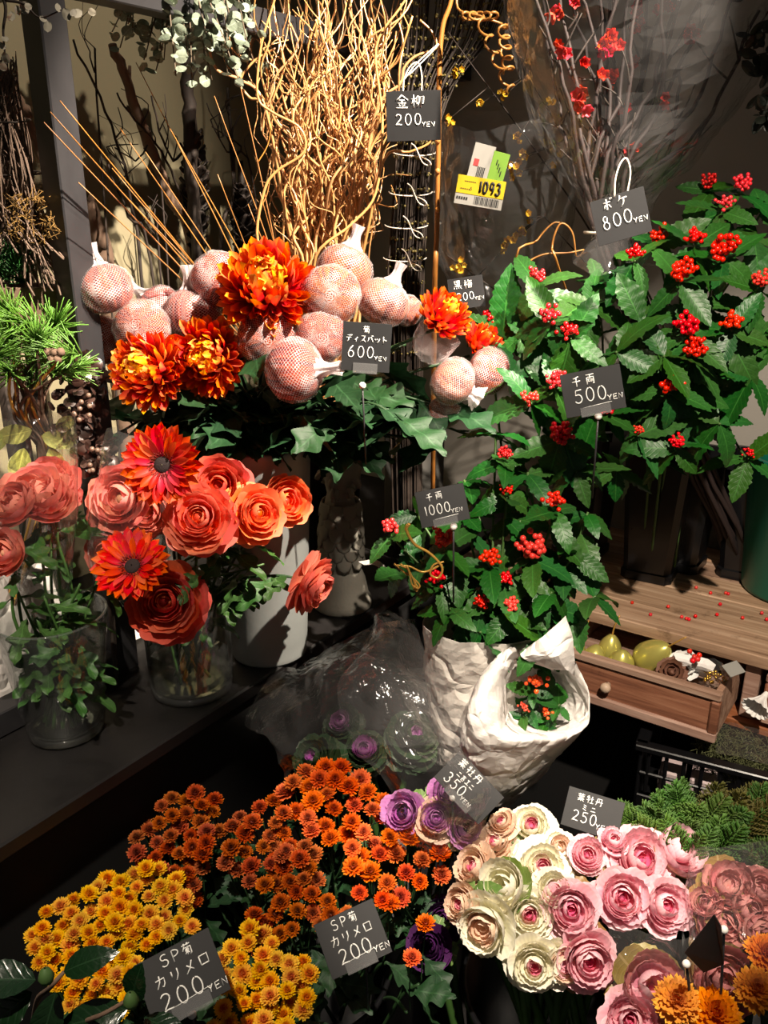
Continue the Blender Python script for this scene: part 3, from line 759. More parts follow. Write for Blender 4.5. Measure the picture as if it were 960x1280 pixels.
# ================================================================ gerberas and ranunculus in the glass vases
def vase_stem(t, vb, rb, neck_r, neck_h, head, axis, r=0.0026, m=None, leaves=0, lm=None, lrange=(0.35, 0.75), lsz=(0.05, 0.08)):
    a = U(0, 6.28); b = vb+V((math.cos(a)*rb*U(.1, .7), math.sin(a)*rb*U(.1, .7), 0.022)); head = V(head)
    d = (head-vb); d.z = 0; d = d.normalized()*min(neck_r*0.8, d.length) if d.length > 1e-4 else d
    c = vb+d+V((U(-.012, .012), U(-.012, .012), neck_h)); k = head-V(axis).normalized()*0.03
    pts = [b, c, c.lerp(k, 0.6)+V((0, 0, 0.015)), k, head-V(axis).normalized()*0.01]
    stem_tube(t, pts, r, r*0.75, m or M_stem); sp = spline(pts, 8)
    for i in range(leaves):
        p = sp[int(len(sp)*U(*lrange))]; q = U(0, 6.28)
        leaf_at(t, p, V((math.cos(q), math.sin(q)-0.2, U(-0.6, 0.2))), U(*lsz), lm or RANLEAF)
    return sp
for px, py, Y, ax, rp, lb in ((203, 581, 1.10, (0.05, -0.93, 0.30), 54, 'open orange red gerbera facing forward, upper of the two'),
                              (166, 708, 1.08, (-0.05, -0.72, 0.68), 52, 'orange gerbera tilted upwards, lower of the two')):
    c = at(px, py, Y); t = thing('gerbera', lb, 'flower', VB+V((0, 0, 0.02)), 'gerberas in the glass vase')
    vase_stem(t, VB, 0.05, 0.06, 0.17, c-V(ax).normalized()*0.012, ax, 0.0032)
    gerbera_head(t, c, ax, rp*pxm(Y, px, py), int(px))
ranB = [(247, 645, 1.10, (0.05, -0.80, 0.55), 43, 0, RAN_FULL, 'bright coral ranunculus fully open, centre of the glass vase bunch'),
        (272, 606, 1.16, (0.1, -0.85, 0.50), 39, 2, RAN_FULL, 'deep red ranunculus behind the upper gerbera and the coral one'),
        (326, 641, 1.14, (0.60, -0.70, 0.35), 38, 1, RAN_FULL, 'orange ranunculus with pale edges, right of the coral one'),
        (360, 625, 1.22, (0.55, -0.65, 0.40), 33, 1, RAN_BUD, 'shaded orange ranunculus at the right, in front of the zinc pot'),
        (205, 752, 1.09, (0.12, -0.85, 0.45), 46, 2, RAN_FULL, 'large coral red ranunculus hanging low over the vase rim'),
        (402, 737, 1.19, (0.80, -0.35, -0.30), 36, 3, RAN_FULL, 'salmon ranunculus nodding on a long stem in front of the zinc pot')]
for i, (px, py, Y, ax, rp, mi, lay, lb) in enumerate(ranB):
    c = at(px, py, Y); t = thing('ranunculus', lb, 'flower', VB+V((0, 0, 0.02)), 'ranunculus in the glass vase')
    vase_stem(t, VB, 0.05, 0.06, 0.175, c, ax, 0.0026, M_stem_dk if i > 2 else M_stem, 0 if i == 4 else 5, RANLEAF, (0.40, 0.58), (0.05, 0.085))
    ranunculus_head(t, c, ax, rp*pxm(Y, px, py)*0.82, [M_ran[mi], M_ran[1]], lay, i)
for i in range(5):
    t = thing('leafy_shoot', 'leafy green ranunculus shoot in the vase beside the zinc pot', 'leafy shoot', VB+V((0, 0, 0.02)), 'leafy shoots in the glass vase')
    tip = at((215, 260, 300, 330, 285)[i], (740, 720, 715, 705, 740)[i], 1.20)
    pts = [VB+V((U(-.03, .03), U(-.03, .03), 0.022)), VB+V((U(-.04, .05), U(-.04, .04), 0.17)), tip]
    stem_tube(t, pts, 0.0022, 0.0016); sp = spline(pts, 8)
    for k in range(9):
        p = sp[int(len(sp)*(0.25+0.72*k/9))]; q = U(0, 6.28); leaf_at(t, p, V((math.cos(q)+0.2, math.sin(q)-0.3, U(-0.8, 0.1))), U(0.045, 0.075), RANLEAF)
# left vase
M_ranp = [m_petal('ranunculus_pale', [(0.0, srgb(220, 190, 140)), (0.4, srgb(232, 150, 126)), (1.0, srgb(232, 136, 124))], 0.3, 0.42, 0.02, 0.15, 0.06)]
ranA = [(38, 612, 1.13, (-0.1, -0.45, 0.9), 36, 'pale coral ranunculus, largest in the left vase'), (62, 600, 1.20, (0.1, -0.6, 0.7), 28, 'coral ranunculus behind the largest in the left vase'),
        (62, 623, 1.12, (0.3, -0.5, 0.8), 26, 'coral ranunculus bud facing forward in the left vase'), (78, 618, 1.18, (0.5, -0.4, 0.8), 20, 'small coral ranunculus at the right of the left vase bunch'),
        (14, 628, 1.10, (-0.3, -0.5, 0.8), 28, 'coral ranunculus lowest in the left vase bunch'), (2, 690, 1.04, (-0.2, -0.8, 0.5), 26, 'ranunculus with orange edge cut off by the left picture edge')]
for i, (px, py, Y, ax, rp, lb) in enumerate(ranA):
    c = at(px, py, Y); t = thing('ranunculus', lb, 'flower', VA+V((0, 0, 0.02)), 'ranunculus in the left vase')
    vase_stem(t, VA, 0.04, 0.065, 0.19, c, ax, 0.0026, M_stem, 3, RANLEAF, (0.35, 0.6), (0.05, 0.08))
    ranunculus_head(t, c, ax, rp*pxm(Y, px, py), [M_ranp[0]], RAN_BUD, 40+i)
for i in range(7):
    t = thing('leafy_shoot', 'leafy green shoot filling the tapered vase at the left', 'leafy shoot', VA+V((0, 0, 0.02)), 'leafy shoots in the left vase')
    tip = at((20, 55, 100, 128, 70, 110, 40)[i], (735, 745, 730, 705, 760, 770, 770)[i], U(1.05, 1.2))
    pts = [VA+V((U(-.03, .03), U(-.03, .03), 0.022)), VA+V((U(-.03, .03), U(-.03, .03), 0.12)), tip]
    stem_tube(t, pts, 0.0024, 0.0018); sp = spline(pts, 8)
    for k in range(10):
        p = sp[int(len(sp)*(0.3+0.68*k/10))]; q = U(0, 6.28); leaf_at(t, p, V((math.cos(q), math.sin(q)-0.2, U(-0.7, 0.3))), U(0.05, 0.08), RANLEAF)
for i in range(14):
    t = thing('cut_stem', 'bare green flower stem standing in the water of the left vase', 'stem', VA+V((0, 0, 0.02)), 'bare stems in the left vase')
    a = i/14*6.28; b = VA+V((math.cos(a)*0.03, math.sin(a)*0.03, 0.022)); e = VA+V((-math.cos(a)*U(.01, .055), -math.sin(a)*U(.01, .05), U(0.12, 0.2)))
    stem_tube(t, [b, b.lerp(e, .5)+V((U(-.004, .004), 0, 0)), e], 0.0035, 0.003)
# ================================================================ red-berried evergreen branches
M_sleaf = m_leaf('berry_branch_leaf', srgb(48, 104, 34), srgb(20, 60, 20), 0.42, 9, 0.05, 0.45, 0.42, 0.16)
M_sstem = m_plain('berry_branch_stem', srgb(66, 96, 44), 0.5, var=0.2)
M_berry = m_plain('red_berry', srgb(222, 20, 16), 0.25, var=0.12, scale=80, rand=0.3)
M_berry_or = m_plain('orange_red_berry', srgb(232, 70, 20), 0.25, var=0.12, scale=80, rand=0.3)
SLEAF = [serrate_leaf('leaf', M_sleaf, W, 13, 0.12, dr, fo, i) for i, (W, dr, fo) in enumerate(((0.44, 0.25, 0.25), (0.48, 0.5, 0.3), (0.40, 0.7, 0.2), (0.46, 0.1, 0.35)))]
def berry_mesh(n, m, sd, r=0.0039):
    rr = random.Random(sd); mb = MB(); pts = []
    for i in range(n*30):
        if len(pts) >= n: break
        p = V((rr.gauss(0, 0.0062), rr.gauss(0, 0.0062), rr.gauss(0.004, 0.005)))
        if all((p-q).length > r*1.45 for q in pts): pts.append(p)
    for p in pts: mb.ball(p, r*rr.uniform(0.9, 1.1), 8, 6)
    return mb.mesh('berry_cluster', m)
BERRY = [berry_mesh(n, M_berry, i) for i, n in enumerate((34, 26, 20, 24, 42))]
BERRY_OR = [berry_mesh(n, M_berry_or, i+20, 0.0034) for i, n in enumerate((20, 12))]
def berry_branch(root, mid, tip, label, group, berries=True, bsize=1.0, leaves=7, lsz=(0.06, 0.095), bm=None, face=None, lowleaves=2, name='berry_branch'):
    """one cut branch: stem, opposite pairs of toothed leaves round the tip, berry cluster on top"""
    t = thing(name, label, 'branch', root, group); pts = spline([root, mid, tip], 8)
    MB().tube(pts, (0.0028, 0.0018), 6).build('stem', M_sstem, t)
    d = (pts[-1]-pts[-3]).normalized(); F = frame(tip, d); ph = U(0, 6)
    for i in range(leaves):
        a = ph+i*PI/2+(i//4)*0.6+U(-.3, .3); el = U(-0.25, 0.45)-0.22*(i//4)
        L = U(*lsz)*(1.0 if i >= 2 else 0.85)
        dd = F.to_3x3() @ V((math.cos(a), math.sin(a), el)); dd.z -= 0.25
        if face is not None: dd += V(face)*0.35
        p = tip-d*(0.004+0.03*(i//4))
        up = (V((0, 0, 0.9))+TO_CAM(tip)*0.55)
        leaf_at(t, p, dd, L, SLEAF, up, wide=U(.9, 1.1), roll=0.5)
    for k in range(lowleaves):
        f = U(0.35, 0.75); p = pts[int(f*(len(pts)-1))]; a = U(0, 6.28)
        leaf_at(t, p, V((math.cos(a), math.sin(a)-.3, U(-.5, .3))), U(*lsz), SLEAF, V((0, 0, 1))+TO_CAM(p)*.5)
    if berries:
        bm = bm or BERRY; me = bm[rnd.randrange(len(bm))]
        bp = tip+TO_CAM(tip)*0.012+V((0, 0, 0.010))
        part('berry_cluster', me, t, TR(bp) @ RZ(U(0, 6)) @ RX(U(-.5, .5)) @ SC(bsize), kind='stuff')
    return t
# --- bunch in the black buckets on the table (500 yen)
G5 = 'red berry branches behind the 500 yen card'
up_list = [ # px, py, Y, berry size, leaves, label
 (905, 322, 1.30, 1.15, 6, 'large round cluster near the right edge'), (868, 307, 1.34, .9, 5, 'cluster left of the largest one near the right edge'),
 (851, 351, 1.28, 1.0, 6, 'cluster hanging over a pale pointed leaf, left of the largest'), (793, 326, 1.34, .8, 6, 'cluster right under the 800 yen card'),
 (822, 306, 1.38, .85, 4, 'row of berries right of the 800 yen card'), (838, 492, 1.22, 1.05, 8, 'wide cluster on big flat leaves, lower right'),
 (758, 519, 1.27, .85, 5, 'dark red cluster touching the lower right corner of the 500 yen card'), (689, 403, 1.27, 1.0, 7, 'cluster above the 500 yen card, left one'),
 (713, 423, 1.27, .85, 6, 'cluster just above the 500 yen card, right one'), (694, 486, 1.25, .8, 5, 'cluster at the left edge of the 500 yen card'),
 (663, 505, 1.25, .8, 6, 'cluster left of the 500 yen card'), (859, 420, 1.25, 1.0, 7, 'cluster over the broad upright leaf at right'),
 (868, 446, 1.24, .9, 6, 'smaller cluster below the broad leaf at right'), (915, 413, 1.24, 1.0, 6, 'cluster near the right edge below the largest'),
 (699, 552, 1.22, 1.0, 7, 'cluster below the 500 yen card'), (845, 563, 1.22, .6, 6, 'small cluster hanging lowest above the table'),
 (948, 361, 1.26, .7, 5, 'cluster cut by the right picture edge'), (903, 262, 1.42, .8, 5, 'cluster high up beside the grey wall'),
 (925, 240, 1.46, .8, 5, 'topmost cluster at the right'), (888, 236, 1.50, .7, 4, 'small cluster topmost left at the grey wall'), (672, 357, 1.36, .8, 5, 'cluster high at the left among thin twigs'),
 (797, 545, 1.24, .5, 7, 'few berries hanging above the black bucket'), (940, 470, 1.26, 0, 7, None), (900, 530, 1.25, 0, 6, None), (770, 440, 1.24, 0, 8, None),
 (800, 400, 1.30, 0, 8, None), (740, 380, 1.34, 0, 8, None), (830, 445, 1.22, 0, 6, None), (640, 470, 1.30, 0, 7, None), (945, 300, 1.36, 0, 6, None),
 (935, 575, 1.30, .5, 4, 'single hanging berries in front of the green bucket'), (725, 480, 1.35, 0, 7, None), (650, 420, 1.36, 0, 7, None), (770, 590, 1.30, 0, 5, None),
 (720, 590, 1.24, 0, 6, None), (745, 350, 1.42, 0, 6, None), (955, 420, 1.30, 0, 6, None), (880, 380, 1.34, 0, 7, None), (780, 480, 1.32, 0, 7, None), (870, 500, 1.34, 0, 7, None), (955, 260, 1.45, 0, 6, None)]
for i, (px, py, Y, bs, nl, lb) in enumerate(up_list):
    root = (sb if px > 745 else sb2)+V((U(-.04, .04), U(-.04, .04), 0.03)); tip = at(px, py, Y)
    mid = root+V((0, 0, 0.27))+(tip-root)*0.22; mid.z = max(mid.z, root.z+0.27)
    label = ('red berried branch, ' + lb) if lb else 'berryless leafy evergreen branch among the 500 yen berry branches'
    berry_branch(root, mid, tip, label, G5 if lb else 'leafy branches among the 500 yen ones', bs > 0, bs or 1, nl, (0.062, 0.098))
# --- bunch in the white paper (1000 yen)
WB = on(640, 930, 0.55)
PAPB = at(600, 985, 1.16)          # where the paper bundle stands in its bucket
G10 = 'red berry branches in the white paper'
lo_list = [
 (666, 697, 1.12, 1.15, 8, 'largest cluster of the lower bunch'), (556, 684, 1.14, .95, 7, 'cluster beside the curled golden twig'), (612, 706, 1.13, .9, 6, 'flat cluster below the 1000 yen card'),
 (695, 636, 1.14, .9, 7, 'cluster at the upper right of the lower bunch'), (487, 668, 1.24, .9, 5, 'dark cluster at the far left beside the stone ornament'), (547, 731, 1.14, .8, 6, 'cluster under the loops of the golden twig'),
 (630, 577, 1.22, .6, 7, 'small cluster right above the 1000 yen card'), (633, 620, 1.18, .6, 6, 'small cluster right of the 1000 yen card'), (638, 766, 1.10, .8, 7, 'cluster lowest just above the paper'),
 (630, 733, 1.12, .7, 5, 'small cluster in the middle above the paper'), (600, 762, 1.11, .6, 6, 'tiny cluster left above the paper'), (610, 406, 1.42, .7, 4, 'small cluster right of the half netted chrysanthemum'),
 (580, 640, 1.20, 0, 7, None), (650, 650, 1.18, 0, 8, None), (720, 690, 1.14, 0, 7, None), (690, 740, 1.10, 0, 7, None), (560, 760, 1.12, 0, 7, None), (525, 700, 1.18, 0, 7, None), (735, 640, 1.18, 0, 6, None),
 (620, 540, 1.26, 0, 7, None), (580, 600, 1.28, 0, 6, None), (660, 590, 1.22, 0, 7, None), (700, 700, 1.16, 0, 6, None), (520, 640, 1.28, 0, 6, None), (745, 745, 1.12, 0, 5, None), (600, 790, 1.10, 0, 5, None), (675, 800, 1.07, 0, 4, None), (500, 715, 1.22, 0, 5, None)]
MOUTH = at(640, 815, 1.16)
for i, (px, py, Y, bs, nl, lb) in enumerate(lo_list):
    root = PAPB+V((U(-.02, .02), U(-.02, .02), 0.03)); tip = at(px, py, Y); mid = MOUTH+V((U(-.04, .04), U(-.03, .03), 0))
    label = ('red berried branch in white paper, ' + lb) if lb else 'berryless leafy branch rising from the white paper'
    berry_branch(root, mid, tip, label, G10 if lb else 'leafy branches in the white paper', bs > 0, bs or 1, nl, (0.055, 0.082))
# tall upright leaf branches by the cellophane
for (px, py, Y, lb) in ((628, 400, 1.40, 'tall dark leaf standing upright right of the small 200 yen card'),):
    root = sb2+V((0.02, 0, 0.03)); tip = at(px, py+20, Y); t = thing('berry_branch', lb, 'branch', root, G5)
    MB().tube(spline([root, root+V((0, 0, .3)), tip], 8), (0.0028, 0.0018), 6).build('stem', M_sstem, t)
    for (dx, dz, L) in ((0.05, 1, 0.115), (0.75, 0.5, 0.09), (-0.7, 0.3, 0.085), (0.3, -0.1, 0.09), (-0.35, -.5, .08)):
        leaf_at(t, tip, V((dx, -0.1, dz)), L, SLEAF, TO_CAM(tip), roll=0.2)
# fallen berries on the table
for (px, py) in ((790, 755), (813, 770), (835, 760), (852, 773), (858, 775), (869, 772), (861, 776), (896, 770), (900, 757), (888, 743), (907, 743), (910, 744), (928, 774), (952, 768), (958, 776), (870, 736)):
    p = on(px, py, LZ); r = 0.0036
    o = MB().ball(p+V((0, 0, r-0.0003)), r, 8, 6).build('fallen_berry', M_berry, loc=p); tag(o, 'small red berry fallen on the wooden table top', 'berry', 'fallen berries on the table')
# curled golden twig
M_gold = m_plain('gold_painted_wood', srgb(196, 150, 70), 0.35, 0.35, 0.2, 40)
t = thing('golden_twig', 'curled golden twig lying on the leaves under the 1000 yen card', 'twig', at(545, 715, 1.08))
tw = [(508, 658), (512, 655), (508, 662), (518, 680), (535, 690), (548, 702), (553, 712), (548, 722), (538, 718), (542, 706), (555, 702)]
MB().tube(spline([at(x, y, 1.075) for x, y in tw], 5), (0.0024, 0.0012), 6).build('twig', M_gold, t)
tw = [(553, 705), (530, 715), (512, 708), (492, 706)]
MB().tube(spline([at(x, y, 1.078) for x, y in tw], 5), (0.0018, 0.001), 6).build('twig', M_gold, t)
for k in range(4):
    tw = [(495+k*4, 706+k), (507+k*2, 714), (516, 722+k*3), (524, 734), (520-k, 737), (518, 728)]
    MB().tube(spline([at(x+U(-3, 3), y+U(-3, 3), 1.07-0.003*k) for x, y in tw], 5), (0.0015, 0.001), 5).build('twig', M_gold, t)
# ================================================================ white paper bundle
def m_paper(name, col, transl=0.25):
    n = NT(name); co = n.obj(); v = n.n('ShaderNodeTexVoronoi', feature='DISTANCE_TO_EDGE'); v.inputs['Scale'].default_value = 14
    dn = n.n('ShaderNodeTexNoise'); dn.inputs['Scale'].default_value = 9; n.l(co, dn.inputs['Vector'])
    vm = n.n('ShaderNodeVectorMath', operation='ADD'); sc = n.n('ShaderNodeVectorMath', operation='SCALE'); sc.inputs['Scale'].default_value = 0.12
    n.l(dn.outputs['Color'], sc.inputs[0]); n.l(co, vm.inputs[0]); n.l(sc.outputs[0], vm.inputs[1]); n.l(vm.outputs[0], v.inputs['Vector'])
    h = n.math('ADD', n.math('MINIMUM', n.math('MULTIPLY', v.outputs['Distance'], 6.0), 1.0), n.math('MULTIPLY', n.noise(30, 4, co=co), 0.6))
    p = n.pbsdf(col, 0.7, nrm=n.bump(h, 0.6, 0.008), spec=0.3); tl = n.n('ShaderNodeBsdfTranslucent', i_0=(*col, 1))
    return n.done(n.mixsh(p, tl.outputs[0], transl))
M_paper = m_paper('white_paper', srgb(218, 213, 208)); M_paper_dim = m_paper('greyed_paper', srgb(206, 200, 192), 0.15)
def crumple(p, amp, fr=9.0, sd=0.0):
    q = p*fr+V((sd, sd*1.7, -sd)); n1 = noise.noise_vector(q); n2 = noise.noise_vector(q*2.3)
    return V(p)+(n1*0.7+V((abs(n2.x), abs(n2.y), abs(n2.z)))*0.5)*amp
def loop_surface(rows, nu, sub=4, amp=0.004, fr=9.0, sd=0.0, closed=True, th=0.0008, rim_amp=1.0):
    """sheet through rows of points (each a closed loop), crumpled"""
    L = []
    for r in rows:
        pts = [V(p) for p in r]
        if closed:
            ext = pts[-1:]+pts+pts[:2]; P = []
            n = len(pts); per = nu//n
            for i in range(n):
                a, b, c, d = (pts[(i+k) % n] for k in (-1, 0, 1, 2))
                for k in range(per):
                    t = k/per; P.append(0.5*((2*b)+(c-a)*t+(2*a-5*b+4*c-d)*t*t+(3*b-a-3*c+d)*t**3))
            L.append(P)
        else: L.append(spline(pts, max(1, nu//(len(pts)-1))))
    cols = len(L[0]); out = []
    for i in range(cols): out.append(spline([r[i] for r in L], sub))
    m = MB(); rowsn = len(out[0])
    for j in range(rowsn):
        for i in range(cols): m.vert(crumple(out[i][j], amp, fr, sd), j/(rowsn-1), i/cols)
    for j in range(rowsn-1):
        for i in range(cols if closed else cols-1):
            a = j*cols+i; b = j*cols+(i+1) % cols; m.f.append((a, b, b+cols, a+cols))
    return m.thick(th) if th else m
def ell(c, ux, uy, n, tilt=V((0, 0, 0))):
    return [c+ux*math.cos(2*PI*k/n)+uy*math.sin(2*PI*k/n) for k in range(n)]
X, Yv, Z = V((1, 0, 0)), V((0, 1, 0)), V((0, 0, 1))
# big cone round the tall bunch (behind)
t = thing('paper_wrap', 'white paper cone wrapped round the tall red berried bunch', 'wrapping', PAPB-V((0, 0, 0.02)))
c0 = at(590, 1000, 1.16); c1 = at(598, 930, 1.17); c2 = at(600, 850, 1.17); c3 = at(608, 778, 1.16)
rows = [ell(c0, X*0.035, Yv*0.035, 8), ell(c1, X*0.07, Yv*0.06, 8), ell(c2, X*0.085, Yv*0.065, 8), ell(c3, X*0.097, Yv*0.07, 8)]
loop_surface(rows, 64, 12, 0.0065, 26, 2.0).build('paper_sheet', M_paper_dim, t, False)
# front pouch holding a second, hidden bunch: mouth tilted to the camera
t = thing('paper_pouch', 'crumpled white paper pouch with open mouth showing orange berries', 'wrapping', at(625, 1000, 1.08))
def mouth(pts, Y): return [at(x, y, Y+dy) for x, y, dy in pts]
rim = mouth([(735, 885, .03), (720, 915, .0), (668, 922, -.03), (628, 912, -.03), (622, 880, -.02), (626, 840, .0), (655, 815, .04), (708, 826, .06)], 1.06)
out = mouth([(728, 892, .04), (712, 928, .005), (660, 935, -.04), (610, 918, -.05), (600, 880, -.04), (608, 838, .0), (650, 806, .05), (712, 822, .07)], 1.06)
mid = mouth([(705, 925, .08), (690, 950, .03), (650, 960, -.03), (600, 945, -.05), (582, 910, -.04), (588, 880, .02), (630, 850, .09), (690, 870, .11)], 1.07)
low = mouth([(672, 968, .09), (660, 985, .04), (635, 993, -.01), (600, 985, -.03), (580, 962, -.02), (582, 935, .04), (610, 920, .09), (655, 935, .11)], 1.09)
bot = mouth([(640, 1000, .06), (635, 1008, .03), (622, 1010, .0), (608, 1008, 0), (598, 1000, 0), (600, 990, .04), (612, 985, .06), (632, 990, .07)], 1.10)
inn = mouth([(700, 885, .07), (690, 905, .05), (665, 910, .02), (640, 900, .02), (634, 880, .03), (638, 855, .05), (660, 840, .08), (695, 850, .09)], 1.08)
loop_surface([bot, low, mid, out, rim, inn], 80, 10, 0.0065, 24, 5.0).build('paper_sheet', M_paper, t, False)
# folded flap of the pouch standing up at the right
fl_pts = [[(650, 815, 0.0), (685, 792, -.01), (708, 772, .0)], [(655, 822, -.012), (690, 815, -.03), (716, 800, -.005)], [(690, 838, .0), (705, 838, -.015), (716, 846, .01)]]
m = MB()
rowsF = [spline([at(x, y, 1.07+dy) for x, y, dy in r], 6) for r in fl_pts]; cols = len(rowsF[0]); outc = [spline([r[i] for r in rowsF], 5) for i in range(cols)]
for j in range(len(outc[0])):
    for i in range(cols): m.vert(crumple(outc[i][j], 0.004, 14, 9), 0, 0)
for j in range(len(outc[0])-1):
    for i in range(cols-1): m.f.append((j*cols+i, j*cols+i+1, (j+1)*cols+i+1, (j+1)*cols+i))
m.thick(0.0009); m.build('paper_flap', M_paper, t, False)
# the branches inside the pouch
GP = 'orange berried branches inside the paper pouch'
for i, (px, py, bs, lb) in enumerate(((667, 862, 1.0, 'orange berried sprig, upper one inside the paper pouch'), (683, 902, .8, 'orange berried sprig lower right inside the pouch'), (655, 893, .55, 'few orange berries at the left inside the pouch'), (700, 880, 0, 'leafy sprig at the right rim of the pouch'))):
    tip = at(px, py, 1.10); root = at(615, 985, 1.12)
    berry_branch(root, root.lerp(tip, .5), tip, lb, GP, bs > 0, bs or 1, 6, (0.036, 0.05), BERRY_OR, face=TO_CAM(tip)*0.3, lowleaves=0)
# white paper corner by the stone ornament
o = loop_surface([[at(448, 702, 1.3), at(470, 700, 1.29), at(487, 712, 1.28)], [at(455, 706, 1.29), at(472, 708, 1.28), at(488, 728, 1.27)]], 8, 4, 0.003, 20, 1, False).build('paper_scrap', M_paper_dim, loc=at(470, 720, 1.29), smooth=False)
tag(o, 'torn white paper corner sticking out beside the stone ornament', 'paper')
